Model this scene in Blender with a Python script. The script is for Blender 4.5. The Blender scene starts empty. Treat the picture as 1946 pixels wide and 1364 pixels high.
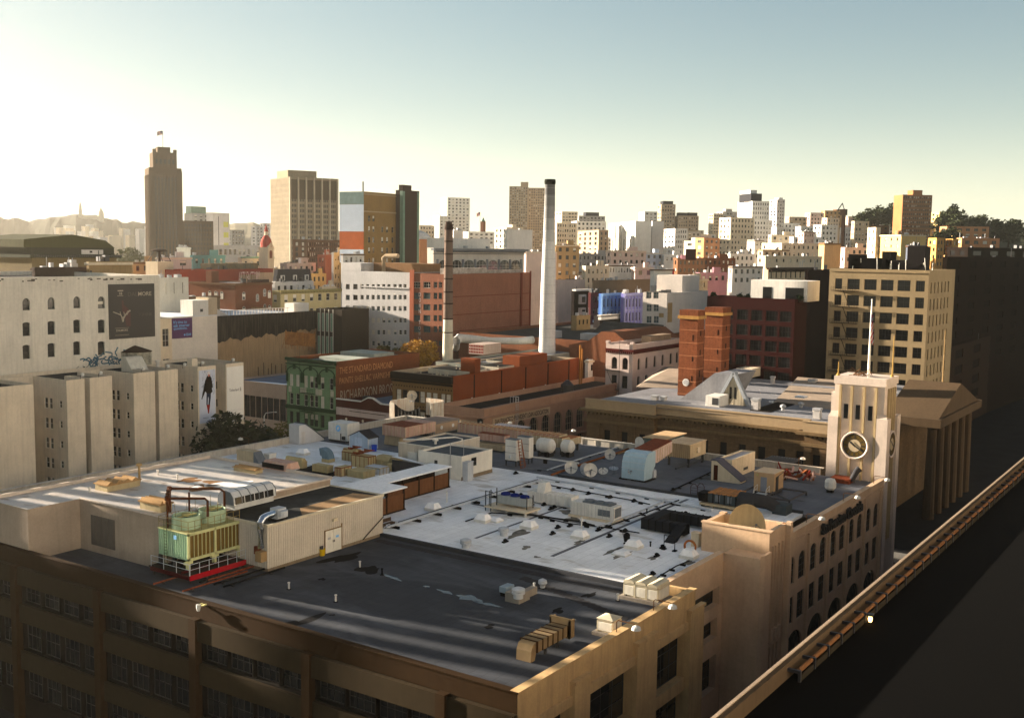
import bpy,math,random
from mathutils import Vector,Matrix
rnd = random.Random(7)
SC = bpy.context.scene
COL = SC.collection
# ---------------------------------------------------------------- camera model
PX,PY = 973.0,682.0
VA,VB = (2400.0,490.0),(-2130.0,425.0)
F = math.sqrt(-((VA[0]-PX)*(VB[0]-PX)+(VA[1]-PY)*(VB[1]-PY)))
_X = Vector((VA[0]-PX,VA[1]-PY,F)).normalized()
_Y = Vector((VB[0]-PX,VB[1]-PY,F)).normalized()
_Z = _X.cross(_Y)
W2C = Matrix((_X,_Y,_Z)).transposed()
C2W = W2C.transposed()
CAM = Vector((0,0,50))
def ray(px,py): return C2W @ Vector((px-PX,py-PY,F))
def at(px,py,z):
    r = ray(px,py); return CAM + r*((z-50)/r.z)
def atd(px,py,d):
    r = ray(px,py); return CAM + r*(d/math.hypot(r.x,r.y))
def onX(x,px,py):
    r = ray(px,py); return CAM + r*(x/r.x)
def onY(y,px,py):
    r = ray(px,py); return CAM + r*(y/r.y)
def ext(o,d,px):
    c = W2C @ (Vector(o)-CAM); e = W2C @ Vector(d); s = (px-PX)/F
    return (s*c.z-c.x)/(e.x-s*e.z)
def zat(o,py):
    c = W2C @ (Vector(o)-CAM); e = W2C @ Vector((0,0,1)); s = (py-PY)/F
    return o[2]+(s*c.z-c.y)/(e.y-s*e.z)
# ---------------------------------------------------------------- materials
MATS = {}
def mk(name,col,rough=.85,var=.18,sc=.35,streak=0.,metal=0.,bump=0.,brick=None,fine=.5,dirt=None):
    if name in MATS: return MATS[name]
    col = [.72*(x/.72)**1.5 if x < .72 else x for x in col]
    m = bpy.data.materials.new(name); m.use_nodes = True
    nt = m.node_tree; N = nt.nodes; L = nt.links
    b = N['Principled BSDF']; b.inputs['Roughness'].default_value = rough; b.inputs['Metallic'].default_value = metal; b.inputs['Specular IOR Level'].default_value = .04 if rough > .78 else .4
    tc = N.new('ShaderNodeTexCoord')
    c = list(col)+[1]
    lo = [x*(1-var) for x in col]+[1]; hi = [min(1,x*(1+var)) for x in col]+[1]
    n1 = N.new('ShaderNodeTexNoise'); n1.inputs['Scale'].default_value = sc; n1.inputs['Detail'].default_value = 6; n1.inputs['Roughness'].default_value = .65
    L.new(tc.outputs['Object'],n1.inputs['Vector'])
    r1 = N.new('ShaderNodeMapRange'); r1.inputs[1].default_value = .3; r1.inputs[2].default_value = .7
    L.new(n1.outputs['Fac'],r1.inputs[0])
    mix = N.new('ShaderNodeMix'); mix.data_type = 'RGBA'; mix.inputs[6].default_value = lo; mix.inputs[7].default_value = hi
    L.new(r1.outputs[0],mix.inputs[0]); out = mix.outputs[2]
    if brick:
        mp = N.new('ShaderNodeSeparateXYZ'); L.new(tc.outputs['Object'],mp.inputs[0])
        ad = N.new('ShaderNodeMath'); ad.operation = 'ADD'; L.new(mp.outputs[0],ad.inputs[0]); L.new(mp.outputs[1],ad.inputs[1])
        cb = N.new('ShaderNodeCombineXYZ'); L.new(ad.outputs[0],cb.inputs[0]); L.new(mp.outputs[2],cb.inputs[1])
        bt = N.new('ShaderNodeTexBrick'); bt.inputs['Scale'].default_value = brick[0]
        bt.inputs['Color1'].default_value = (1,1,1,1); bt.inputs['Color2'].default_value = (.72,.72,.72,1); bt.inputs['Mortar'].default_value = (brick[1],)*3+(1,)
        bt.inputs['Mortar Size'].default_value = .03
        L.new(cb.outputs[0],bt.inputs['Vector'])
        mm = N.new('ShaderNodeMix'); mm.data_type = 'RGBA'; mm.blend_type = 'MULTIPLY'; mm.inputs[0].default_value = .8
        L.new(out,mm.inputs[6]); L.new(bt.outputs['Color'],mm.inputs[7]); out = mm.outputs[2]
    if streak:
        mp2 = N.new('ShaderNodeMapping'); mp2.inputs['Scale'].default_value = (1.3,1.3,.09)
        L.new(tc.outputs['Object'],mp2.inputs[0])
        n2 = N.new('ShaderNodeTexNoise'); n2.inputs['Scale'].default_value = 1.6; n2.inputs['Detail'].default_value = 5
        L.new(mp2.outputs[0],n2.inputs['Vector'])
        r2 = N.new('ShaderNodeMapRange'); r2.inputs[1].default_value = .45; r2.inputs[2].default_value = .75; r2.inputs[3].default_value = 0; r2.inputs[4].default_value = streak
        L.new(n2.outputs['Fac'],r2.inputs[0])
        m2 = N.new('ShaderNodeMix'); m2.data_type = 'RGBA'; d = dirt or [x*.35 for x in col]; m2.inputs[7].default_value = list(d)+[1]
        L.new(r2.outputs[0],m2.inputs[0]); L.new(out,m2.inputs[6]); out = m2.outputs[2]
    if fine:
        n3 = N.new('ShaderNodeTexNoise'); n3.inputs['Scale'].default_value = sc*14; n3.inputs['Detail'].default_value = 3
        L.new(tc.outputs['Object'],n3.inputs['Vector'])
        r3 = N.new('ShaderNodeMapRange'); r3.inputs[1].default_value = .25; r3.inputs[2].default_value = .75; r3.inputs[3].default_value = 1-var*fine; r3.inputs[4].default_value = 1+var*fine
        L.new(n3.outputs['Fac'],r3.inputs[0])
        m3 = N.new('ShaderNodeVectorMath'); m3.operation = 'SCALE'; L.new(out,m3.inputs[0]); L.new(r3.outputs[0],m3.inputs['Scale']); out = m3.outputs[0]
    L.new(out,b.inputs['Base Color'])
    if bump:
        bp = N.new('ShaderNodeBump'); bp.inputs['Strength'].default_value = bump; bp.inputs['Distance'].default_value = .05
        L.new(n1.outputs['Fac'],bp.inputs['Height']); L.new(bp.outputs[0],b.inputs['Normal'])
    MATS[name] = m; return m
def glassm(name,col=(.016,.018,.02),rough=.06):
    m = bpy.data.materials.new(name); m.use_nodes = True
    b = m.node_tree.nodes['Principled BSDF']; b.inputs['Base Color'].default_value = list(col)+[1]; b.inputs['Roughness'].default_value = rough; b.inputs['Specular IOR Level'].default_value = .28
    MATS[name] = m; return m
# ---------------------------------------------------------------- mesh builder
SPLIT = {'seam_bands': 'seam_band','roof_vents': 'roof_vent','roof_pipes': 'roof_pipe_stub','roof_units': 'roof_unit','walk_pads': 'walk_pad','pilaster': 'pilaster','pier': 'pier','roof_kerb': 'roof_kerb','screen': 'screen','post': 'post','mullion': 'mullion','thin_pipes': 'thin_pipe','roof_strip': 'roof_strip','spandrel_band': 'spandrel_band','damp_patch': 'damp_patch','dirt_patch': 'dirt_patch','corner_post': 'corner_post','drainpipe': 'drainpipe','flue': 'flue','round_covers': 'round_cover','leg': 'leg','stand': 'leg','cornice_': 'cornice','wall_struts': 'wall_strut','saddle': 'saddle','roof_stain': 'roof_stain','fresh_coat': 'roof_patch','soot_marks': 'soot_mark','roof_house': 'roof_hut','roof_hut': 'roof_hut','rib': 'rib'}
RENAME = {'seams': 'seam_trim','arm_seams': 'seam_trim','louvres': 'louvre_grille','bands': 'band_trim','joints': 'joint_trim','courses': 'brick_course','slots': 'slot_trim','brackets': 'bracket_trim','roundels': 'roundel_trim','steps': 'stair_flight','slats': 'slat_screen','ribs': 'rib_trim','wall_ribs': 'rib_trim','feet': 'base','latches': 'latch_trim','water_pipes': 'water_pipe','fittings': 'valve_gear','logo_bars': 'logo_bar','print_rules': 'print_rule','print_lines': 'print_line','printed_twigs': 'printed_thicket','printed_boots': 'printed_footwear','top_fans': 'fan_deck','side_panels': 'side_panel','brick_bands': 'brick_band','scrap_bars': 'scrap_metal','logo_stripes': 'logo_stripe','beams': 'beam_grid','pipes': 'pipe_tangle'}
class MB:
    def __init__(s): s.v = []; s.f = []; s.m = []
    def poly(s,pts,m=0):
        i = len(s.v); s.v += [tuple(p) for p in pts]; s.f.append(list(range(i,i+len(pts)))); s.m.append(m); return s
    def box(s,x0,y0,z0,x1,y1,z1,m=0,mt=None):
        if x1 < x0: x0,x1 = x1,x0
        if y1 < y0: y0,y1 = y1,y0
        if z1 < z0: z0,z1 = z1,z0
        i = len(s.v)
        s.v += [(x0,y0,z0),(x1,y0,z0),(x1,y1,z0),(x0,y1,z0),(x0,y0,z1),(x1,y0,z1),(x1,y1,z1),(x0,y1,z1)]
        for k,f in enumerate(((3,2,1,0),(4,5,6,7),(0,1,5,4),(1,2,6,5),(2,3,7,6),(3,0,4,7))):
            s.f.append([i+q for q in f]); s.m.append(mt if (mt is not None and k == 1) else m)
        return s
    def prism(s,out,z0,z1,m=0,mt=None):
        n = len(out); i = len(s.v)
        s.v += [(x,y,z0) for x,y in out]+[(x,y,z1) for x,y in out]
        for k in range(n):
            q = (k+1) % n; s.f.append([i+k,i+q,i+n+q,i+n+k]); s.m.append(m)
        s.f.append([i+n+k for k in range(n)]); s.m.append(m if mt is None else mt)
        s.f.append([i+k for k in range(n-1,-1,-1)]); s.m.append(m)
        return s
    def xprism(s,prof,x0,x1,m=0):      # profile in (y,z) extruded along x
        n = len(prof); i = len(s.v)
        s.v += [(x0,y,z) for y,z in prof]+[(x1,y,z) for y,z in prof]
        for k in range(n):
            q = (k+1) % n; s.f.append([i+k,i+n+k,i+n+q,i+q]); s.m.append(m)
        s.f.append([i+k for k in range(n)]); s.m.append(m)
        s.f.append([i+n+k for k in range(n-1,-1,-1)]); s.m.append(m)
        return s
    def yprism(s,prof,y0,y1,m=0):      # profile in (x,z) extruded along y
        n = len(prof); i = len(s.v)
        s.v += [(x,y0,z) for x,z in prof]+[(x,y1,z) for x,z in prof]
        for k in range(n):
            q = (k+1) % n; s.f.append([i+k,i+q,i+n+q,i+n+k]); s.m.append(m)
        s.f.append([i+k for k in range(n-1,-1,-1)]); s.m.append(m)
        s.f.append([i+n+k for k in range(n)]); s.m.append(m)
        return s
    def lathe(s,cx,cy,prof,n=16,m=0,a0=0.,a1=2*math.pi,cap=True):
        i = len(s.v); full = abs(a1-a0-2*math.pi) < 1e-6; cnt = n if full else n+1
        for r,z in prof:
            for k in range(cnt):
                a = a0+(a1-a0)*k/n; s.v.append((cx+r*math.cos(a),cy+r*math.sin(a),z))
        for j in range(len(prof)-1):
            for k in range(n):
                q = (k+1) % cnt if full else k+1
                s.f.append([i+j*cnt+k,i+j*cnt+q,i+(j+1)*cnt+q,i+(j+1)*cnt+k]); s.m.append(m)
        if cap and full:
            if prof[-1][0] > 1e-4: s.f.append([i+(len(prof)-1)*cnt+k for k in range(cnt)]); s.m.append(m)
            if prof[0][0] > 1e-4: s.f.append([i+k for k in range(cnt-1,-1,-1)]); s.m.append(m)
        return s
    def tube(s,pts,r,n=8,m=0):
        pts = [Vector(p) for p in pts]; i = len(s.v); R = r if isinstance(r,(list,tuple)) else [r]*len(pts)
        for j,p in enumerate(pts):
            a = pts[max(j-1,0)]; b = pts[min(j+1,len(pts)-1)]; t = (b-a).normalized()
            u = t.cross(Vector((0,0,1)));
            if u.length < 1e-3: u = t.cross(Vector((1,0,0)))
            u.normalize(); w = t.cross(u)
            for k in range(n):
                g = 2*math.pi*k/n; s.v.append(tuple(p+(u*math.cos(g)+w*math.sin(g))*R[j]))
        for j in range(len(pts)-1):
            for k in range(n):
                q = (k+1) % n; s.f.append([i+j*n+k,i+(j+1)*n+k,i+(j+1)*n+q,i+j*n+q]); s.m.append(m)
        s.f.append([i+k for k in range(n)]); s.m.append(m)
        s.f.append([i+(len(pts)-1)*n+k for k in range(n-1,-1,-1)]); s.m.append(m)
        return s
    def disc(s,c,nrm,r,n=24,m=0,depth=0.):
        c = Vector(c); t = Vector(nrm).normalized(); u = t.cross(Vector((0,0,1)))
        if u.length < 1e-3: u = Vector((1,0,0))
        u.normalize(); w = t.cross(u)
        s.poly([c+t*depth+(u*math.cos(2*math.pi*k/n)+w*math.sin(2*math.pi*k/n))*r for k in range(n)],m); return s
    def build(s,name,mats,parent=None,loc=(0,0,0),yaw=0.,world=False,smooth=False,bevel=0):
        if name in SPLIT:
            name = SPLIT[name]; pa = list(range(len(s.v)))
            def fi(i):
                while pa[i] != i: pa[i] = pa[pa[i]]; i = pa[i]
                return i
            for f in s.f:
                for i in f[1:]: pa[fi(i)] = fi(f[0])
            gr = {}
            for k,f in enumerate(s.f): gr.setdefault(fi(f[0]),[]).append(k)
            if 1 < len(gr) < 100:
                for ks in gr.values():
                    b = MB(); mp = {}
                    for k in ks:
                        b.f.append([mp.setdefault(i,len(mp)) for i in s.f[k]]); b.m.append(s.m[k])
                    b.v = [s.v[i] for i in mp]; o = b.build(name,mats,parent,loc,yaw,world,smooth,bevel)
                return o
        name = RENAME.get(name,name)
        me = bpy.data.meshes.new(name); me.from_pydata(s.v,[],s.f)
        for mm in (mats if isinstance(mats,(list,tuple)) else [mats]): me.materials.append(mm)
        me.polygons.foreach_set('material_index',s.m)
        if smooth: me.polygons.foreach_set('use_smooth',[True]*len(s.f))
        me.update()
        o = link(name,me,parent,loc,yaw,world)
        if smooth:
            me.set_sharp_from_angle(angle=math.radians(40))
        if bevel:
            bv = o.modifiers.new('bevel','BEVEL'); bv.width = bevel; bv.segments = 2; bv.limit_method = 'ANGLE'
        return o
def link(name,data,parent=None,loc=(0,0,0),yaw=0.,world=False):
    o = bpy.data.objects.new(name,data); COL.objects.link(o); o.location = loc; o.rotation_euler = (0,0,yaw)
    if parent:
        o.parent = parent
        if world: o.matrix_parent_inverse = PM[parent.name].inverted()
    return o
PM = {}
def tag(o,label,cat,group=None,kind=None):
    if label: o['label'] = label
    if cat: o['category'] = cat
    if group: o['group'] = group
    if kind: o['kind'] = kind
    return o
def thing(name,label,cat,loc=(0,0,0),yaw=0.,group=None):
    o = link(name,None,None,loc,yaw); o.empty_display_size = .5
    PM[o.name] = Matrix.Translation(Vector(loc)) @ Matrix.Rotation(yaw,4,'Z')
    return tag(o,label,cat,group)
def copy_tree(o,loc=None,yaw=None,label=None,group=None,parent=None):
    c = o.copy(); COL.objects.link(c)
    if parent: c.parent = parent
    if loc is not None: c.location = loc
    if yaw is not None: c.rotation_euler = (0,0,yaw)
    if label: c['label'] = label
    if group: c['group'] = group
    for ch in list(o.children): copy_tree(ch,parent=c)
    return c
# ---------------------------------------------------------------- windows & facades
GL = glassm('window_glass',(.010,.011,.012)); GLB = glassm('blue_glass',(.05,.075,.085),.08)
WF = mk('white_frame',(.62,.6,.55),.6,.1); DF = mk('dark_frame',(.05,.045,.04),.6,.1)
BL = mk('window_blind',(.6,.57,.5),.8,.12,2.); TF = mk('tan_frame',(.42,.34,.22),.7,.1); GF = mk('green_frame',(.10,.16,.11),.7,.1)
WCACHE = {}
def winmesh(w,h,style,arch,fm,blind,gm):
    key = (round(w,2),round(h,2),style,round(arch,2),fm.name,blind,gm.name)
    if key in WCACHE: return WCACHE[key]
    b = MB(); t = min(.09,w*.09); hs = h-arch
    top = [(w/2*math.cos(a),hs+arch*math.sin(a)) for a in [math.pi*k/8 for k in range(9)]] if arch else [(w/2,h),(-w/2,h)]
    b.poly([(-w/2,0,0),(w/2,0,0)]+[(x,0,z) for x,z in top],0)
    if style != 'none':
        b.box(-w/2,-.05,0,-w/2+t,.0,hs,1); b.box(w/2-t,-.05,0,w/2,.0,hs,1)
        b.box(-w/2+t,-.05,0,w/2-t,0,t,1)
        if not arch: b.box(-w/2+t,-.05,h-t,w/2-t,0,h,1)
        else:
            q = [(x,z) for x,z in top]; q2 = [((w/2-t)*math.cos(a),hs+(arch-t)*math.sin(a)) for a in [math.pi*k/8 for k in range(9)]]
            for k in range(8): b.poly([(q[k][0],-.05,q[k][1]),(q[k+1][0],-.05,q[k+1][1]),(q2[k+1][0],-.05,q2[k+1][1]),(q2[k][0],-.05,q2[k][1])],1)
        s = t*.6
        if style in ('sash','cross'): b.box(-w/2+t,-.045,hs*.5-s/2,w/2-t,0,hs*.5+s/2,1)
        if style in ('cross','mull'): b.box(-s/2,-.042,t,s/2,0,hs-t*(0 if arch else 1),1)
        if style.startswith('grid'):
            nx,nz = int(style[4]),int(style[5])
            for k in range(1,nx): x = -w/2+w*k/nx; b.box(x-s/2,-.042,t,x+s/2,0,hs-t+(arch*.8 if arch and abs(x) < w*.3 else 0),1)
            for k in range(1,nz): z = hs*k/nz; b.box(-w/2+t,-.045,z-s/2,w/2-t,0,z+s/2,1)
            if arch: b.box(-w/2+t,-.046,hs-s/2,w/2-t,0,hs+s/2,1)
    if blind:
        z0 = {1: hs*.55,2: t,3: hs*.3}[blind]; b.poly([(-w/2+t,-.012,z0),(w/2-t,-.012,z0),(w/2-t,-.012,hs-t),(-w/2+t,-.012,hs-t)],2)
    me = bpy.data.meshes.new('window'); me.from_pydata(b.v,[],b.f)
    for mm in (gm,fm,BL): me.materials.append(mm)
    me.polygons.foreach_set('material_index',b.m); me.update()
    WCACHE[key] = me; return me
class Wn:
    __slots__ = ('u','v','w','h','arch','style','fm','gm','blind','name')
    def __init__(s,u,v,w,h,arch=0,style='sash',fm=None,gm=None,blind=0,name='window'):
        s.u,s.v,s.w,s.h,s.arch,s.style,s.fm,s.gm,s.blind,s.name = u,v,w,h,arch,style,fm or DF,gm or GL,blind,name
def grid(L,n,m,w,h,top,step,u0=1.,u1=1.,p=0.,**k):
    """n columns and m rows of windows below wall height top; p = share with blinds"""
    out = []
    for i in range(n):
        c = u0+(L-u0-u1)*(i+.5)/n
        for j in range(m):
            kk = dict(k)
            if p: kk['blind'] = rnd.choice((1,2,3)) if rnd.random() < p else 0
            out.append(Wn(c-w/2,top-h-j*step,w,h,**kk))
    return out
def facade(mb,O,U,w,h,wins,dep=.25,m=0,z0=0.):
    O = Vector(O); U = Vector(U); Z = Vector((0,0,1)); N = U.cross(Z)
    us = sorted({0.,w}.union(*[{round(a.u,3),round(a.u+a.w,3)} for a in wins])) if wins else [0.,w]
    vs = sorted({z0,h}.union(*[{round(a.v,3),round(a.v+a.h,3)} for a in wins])) if wins else [z0,h]
    us = [u for u in us if -1e-6 <= u <= w+1e-6]; vs = [v for v in vs if z0-1e-6 <= v <= h+1e-6]
    P = lambda u,v,d=0.: O+U*u+Z*v-N*d
    hole = set()
    for a in wins:
        for i in range(len(us)-1):
            if us[i] >= a.u-1e-3 and us[i+1] <= a.u+a.w+1e-3:
                for j in range(len(vs)-1):
                    if vs[j] >= a.v-1e-3 and vs[j+1] <= a.v+a.h+1e-3: hole.add((i,j))
    # merge: rows strip-wise
    for j in range(len(vs)-1):
        i = 0
        while i < len(us)-1:
            if (i,j) in hole: i += 1; continue
            k = i
            while k+1 < len(us)-1 and (k+1,j) not in hole: k += 1
            mb.poly([P(us[i],vs[j]),P(us[k+1],vs[j]),P(us[k+1],vs[j+1]),P(us[i],vs[j+1])],m); i = k+1
    for a in wins:
        u0,u1,v0,v1 = a.u,a.u+a.w,a.v,a.v+a.h
        mb.poly([P(u0,v0),P(u0,v0,dep),P(u1,v0,dep),P(u1,v0)],m)
        mb.poly([P(u0,v1),P(u1,v1),P(u1,v1,dep),P(u0,v1,dep)],m)
        mb.poly([P(u0,v0),P(u0,v1),P(u0,v1,dep),P(u0,v0,dep)],m)
        mb.poly([P(u1,v0),P(u1,v0,dep),P(u1,v1,dep),P(u1,v1)],m)
        if a.arch:
            hs = a.h-a.arch; c = (u0+u1)/2; r = a.w/2
            A = [(c+r*math.cos(math.pi*k/10),v0+hs+a.arch*math.sin(math.pi*k/10)) for k in range(11)]
            mb.poly([P(u1,v1)]+[P(*q) for q in A[5::-1]][::1],m) if False else None
            mb.poly([P(*A[q]) for q in range(0,6)]+[P(u1,v1)],m)
            mb.poly([P(*A[q]) for q in range(5,11)]+[P(u0,v1)],m)
            for k in range(10): mb.poly([P(*A[k]),P(*A[k],dep),P(*A[k+1],dep),P(*A[k+1])],m)
def put_windows(root,O,U,wins,dep=.25,limit=100,world=False):
    O = Vector(O); U = Vector(U); Z = Vector((0,0,1)); N = U.cross(Z); yaw = math.atan2(U.y,U.x)
    cnt = root.get('_n',0); rest = []
    for a in wins:
        if cnt >= limit: rest.append(a); continue
        me = winmesh(a.w,a.h,a.style,a.arch,a.fm,a.blind,a.gm)
        link(a.name,me,root,O+U*(a.u+a.w/2)+Z*a.v-N*(dep-.004),yaw,world); cnt += 1
    root['_n'] = cnt
    if rest:
        me0 = bpy.data.meshes.new('windows'); b = MB(); mats = []
        for a in rest:
            w = winmesh(a.w,a.h,a.style,a.arch,a.fm,a.blind,a.gm)
            M = Matrix.Translation(O+U*(a.u+a.w/2)+Z*a.v-N*(dep-.004)) @ Matrix.Rotation(yaw,4,'Z')
            for p in w.polygons:
                mm = w.materials[p.material_index]
                if mm not in mats: mats.append(mm)
                b.poly([M @ w.vertices[i].co for i in p.vertices],mats.index(mm))
        o = b.build('window_field',mats,root,world=world); o['kind'] = 'stuff'
class Bd: pass
def blob(c,w_,h_,z,r):
    p,q,s_ = r.random()*6,r.random()*6,r.random()*6; out = []
    for k in range(30):
        a = 2*math.pi*k/30; e = 1+.28*math.sin(2*a+p)+.22*math.sin(3*a+q)+.14*math.sin(5*a+s_)+r.uniform(-.07,.07); out.append((c.x+w_*.5*math.cos(a)*e,c.y+h_*.5*math.sin(a)*e,z))
    return out
def frame(C,R,L,d=None,topz=None,base=None,top=None,z0=0.,yaw=0.):
    """corner pixel C; R/L pixel columns of the far ends of the right and left faces (or ('m',metres))"""
    if d is not None: o = atd(C[0],C[1],d); zt = o.z
    elif topz is not None: o = at(C[0],C[1],topz); zt = topz
    else: o = at(C[0],C[1],base); z0 = base; zt = zat(o,top) if not isinstance(top,tuple) else base+top[1]
    ur = Vector((math.cos(yaw),math.sin(yaw),0)); ul = Vector((-math.sin(yaw),math.cos(yaw),0))
    b = Bd(); b.W = R[1] if isinstance(R,tuple) else ext(o,ur,R); b.D = L[1] if isinstance(L,tuple) else ext(o,ul,L)
    b.o = Vector((o.x,o.y,z0)); b.H = zt-z0; b.yaw = yaw
    if b.W < 0 or b.D < 0 or b.W > 400 or b.D > 400: print('FRAME?',C,R,L,b.W,b.D,b.H)
    b.W = max(min(b.W,250),.3); b.D = max(min(b.D,250),.3)
    return b
def shell(b,wall,roof,wr=(),wl=(),par=.8,pt=.35,dep=.25,name='wall',cap=None):
    W,D,H = b.W,b.D,b.H; mb = MB()
    facade(mb,(0,0,0),(1,0,0),W,H,wr,dep); facade(mb,(0,D,0),(0,-1,0),D,H,wl,dep)
    mb.poly([(W,0,0),(W,D,0),(W,D,H),(W,0,H)]); mb.poly([(W,D,0),(0,D,0),(0,D,H),(W,D,H)])
    pt = min(pt,W*.2,D*.2)
    ou = [(0,0),(W,0),(W,D),(0,D)]; inn = [(pt,pt),(W-pt,pt),(W-pt,D-pt),(pt,D-pt)]
    for k in range(4):
        q = (k+1) % 4
        mb.poly([ou[k]+(H,),ou[q]+(H,),inn[q]+(H,),inn[k]+(H,)])
        mb.poly([inn[k]+(H,),inn[q]+(H,),inn[q]+(H-par,),inn[k]+(H-par,)])
    mb.build(name,wall,b.root)
    MB().poly([p+(H-par,) for p in inn]).build('roof',roof,b.root)
    put_windows(b.root,(0,0,0),(1,0,0),wr,dep); put_windows(b.root,(0,D,0),(0,-1,0),wl,dep)
    if '_n' in b.root: del b.root['_n']
def bld(name,label,cat,C,R,L,wall,roof,wr=None,wl=None,par=.8,dep=.25,group=None,**k):
    b = frame(C,R,L,**k); b.root = thing(name,label,cat,b.o,b.yaw,group)
    shell(b,wall,roof,wr(b) if wr else (),wl(b) if wl else (),par=par,dep=dep)
    b.add = lambda n,mb,m,**q: mb.build(n,m,b.root,**q)
    return b
# ---------------------------------------------------------------- lettering
DG = None
def text(parent,name,s,mat,O,U,height,width=None,ext_=.02,align='LEFT',shear=0.,spacing=1.,thick=0.,normal_up=False,world=False):
    cu = bpy.data.curves.new(name,'FONT'); cu.body = s; cu.extrude = ext_; cu.align_x = align; cu.shear = shear; cu.space_character = spacing; cu.offset = thick; cu.resolution_u = 2
    cu.space_line = .95
    to = bpy.data.objects.new(name,cu); COL.objects.link(to)
    bpy.context.view_layer.update()
    me = bpy.data.meshes.new_from_object(to.evaluated_get(bpy.context.evaluated_depsgraph_get()))
    bpy.data.objects.remove(to)
    xs = [v.co.x for v in me.vertices]; ys = [v.co.y for v in me.vertices]
    if not xs: return None
    x0,x1,y0,y1 = min(xs),max(xs),min(ys),max(ys)
    sy = height/(y1-y0); sx = (width/(x1-x0)) if width else sy
    O = Vector(O); U = Vector(U); Z = Vector((0,0,1)); N = U.cross(Z)
    for v in me.vertices:
        x,y,z = v.co; v.co = O+U*((x-x0)*sx)+Z*((y-y0)*sy)+N*z
    me.materials.clear(); me.materials.append(mat); me.update()
    return link(name,me,parent,world=world)
# ================================================================ LIGHT, SKY, AIR
SUN_EL,SUN_AZ = math.radians(11),math.radians(97.5)      # azimuth from +X, counter-clockwise
w = bpy.data.worlds.new('World'); SC.world = w; w.use_nodes = True
nt = w.node_tree; bg = nt.nodes['Background']; sk = nt.nodes.new('ShaderNodeTexSky'); sk.sky_type = 'NISHITA'
sk.sun_disc = False; sk.sun_elevation = SUN_EL; sk.sun_rotation = math.pi/2-SUN_AZ
sk.altitude = 60; sk.air_density = 1.0; sk.dust_density = 1.2; sk.ozone_density = 2.4
tn = nt.nodes.new('ShaderNodeMix'); tn.data_type = 'RGBA'; tn.blend_type = 'MULTIPLY'; tn.inputs[0].default_value = 1; tn.inputs[7].default_value = (.094,.1,.091,1); nt.links.new(sk.outputs[0],tn.inputs[6]); gm = nt.nodes.new('ShaderNodeGamma'); gm.inputs[1].default_value = 1.45; nt.links.new(tn.outputs[2],gm.inputs[0]); hs = nt.nodes.new('ShaderNodeHueSaturation'); hs.inputs['Saturation'].default_value = .74; hs.inputs['Value'].default_value = 10; nt.links.new(gm.outputs[0],hs.inputs['Color']); 
tcw = nt.nodes.new('ShaderNodeTexCoord'); sx = nt.nodes.new('ShaderNodeSeparateXYZ'); nt.links.new(tcw.outputs['Generated'],sx.inputs[0])
ab = nt.nodes.new('ShaderNodeMath'); ab.operation = 'ABSOLUTE'; nt.links.new(sx.outputs[2],ab.inputs[0]); om = nt.nodes.new('ShaderNodeMath'); om.operation = 'SUBTRACT'; om.inputs[0].default_value = 1; nt.links.new(ab.outputs[0],om.inputs[1])
pw = nt.nodes.new('ShaderNodeMath'); pw.operation = 'POWER'; pw.inputs[1].default_value = 15; nt.links.new(om.outputs[0],pw.inputs[0])
hg = nt.nodes.new('ShaderNodeVectorMath'); hg.operation = 'SCALE'; hg.inputs[0].default_value = (3.1,2.85,2.2); nt.links.new(pw.outputs[0],hg.inputs['Scale'])      # pale low-altitude haze band of the real sky
sm_ = nt.nodes.new('ShaderNodeVectorMath'); sm_.operation = 'ADD'; cpa = nt.nodes.new('ShaderNodeVectorMath'); cpa.operation = 'MULTIPLY_ADD'; cpa.inputs[1].default_value = (.27,.27,.30); cpa.inputs[2].default_value = (.8,.8,.8); nt.links.new(hs.outputs[0],cpa.inputs[0]); cpb = nt.nodes.new('ShaderNodeVectorMath'); cpb.operation = 'DIVIDE'; nt.links.new(hs.outputs[0],cpb.inputs[0]); nt.links.new(cpa.outputs[0],cpb.inputs[1]); nt.links.new(cpb.outputs[0],sm_.inputs[0]); nt.links.new(hg.outputs[0],sm_.inputs[1]); nt.links.new(sm_.outputs[0],bg.inputs[0]); bg.inputs[1].default_value = .066
sl = bpy.data.lights.new('sun','SUN'); sl.energy = 5.0; sl.angle = math.radians(.53); sl.color = (1,.85,.68)
so = bpy.data.objects.new('sun',sl); COL.objects.link(so)
sd = Vector((math.cos(SUN_AZ)*math.cos(SUN_EL),math.sin(SUN_AZ)*math.cos(SUN_EL),math.sin(SUN_EL)))
so.rotation_euler = sd.to_track_quat('Z','Y').to_euler(); so.location = sd*300+Vector((100,60,0))
cam = bpy.data.cameras.new('camera'); co = bpy.data.objects.new('camera',cam); COL.objects.link(co); SC.camera = co
cam.sensor_fit = 'HORIZONTAL'; cam.sensor_width = 36; cam.lens = 36*F/1946; cam.clip_end = 9000; cam.clip_start = 1
Rm = Matrix((C2W.col[0],-C2W.col[1],-C2W.col[2])).transposed()
co.matrix_world = Matrix.Translation(CAM) @ Rm.to_4x4()
SC.view_settings.view_transform = 'Standard'; SC.view_settings.look = 'None'; SC.view_settings.exposure = 2.6; SC.view_settings.gamma = 1
SC.cycles.use_denoising = True
SC.cycles.max_bounces = 5; SC.cycles.diffuse_bounces = 3; SC.cycles.glossy_bounces = 3; SC.cycles.volume_bounces = 0; SC.cycles.transmission_bounces = 2
SC.cycles.caustics_reflective = False; SC.cycles.caustics_refractive = False
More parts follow.
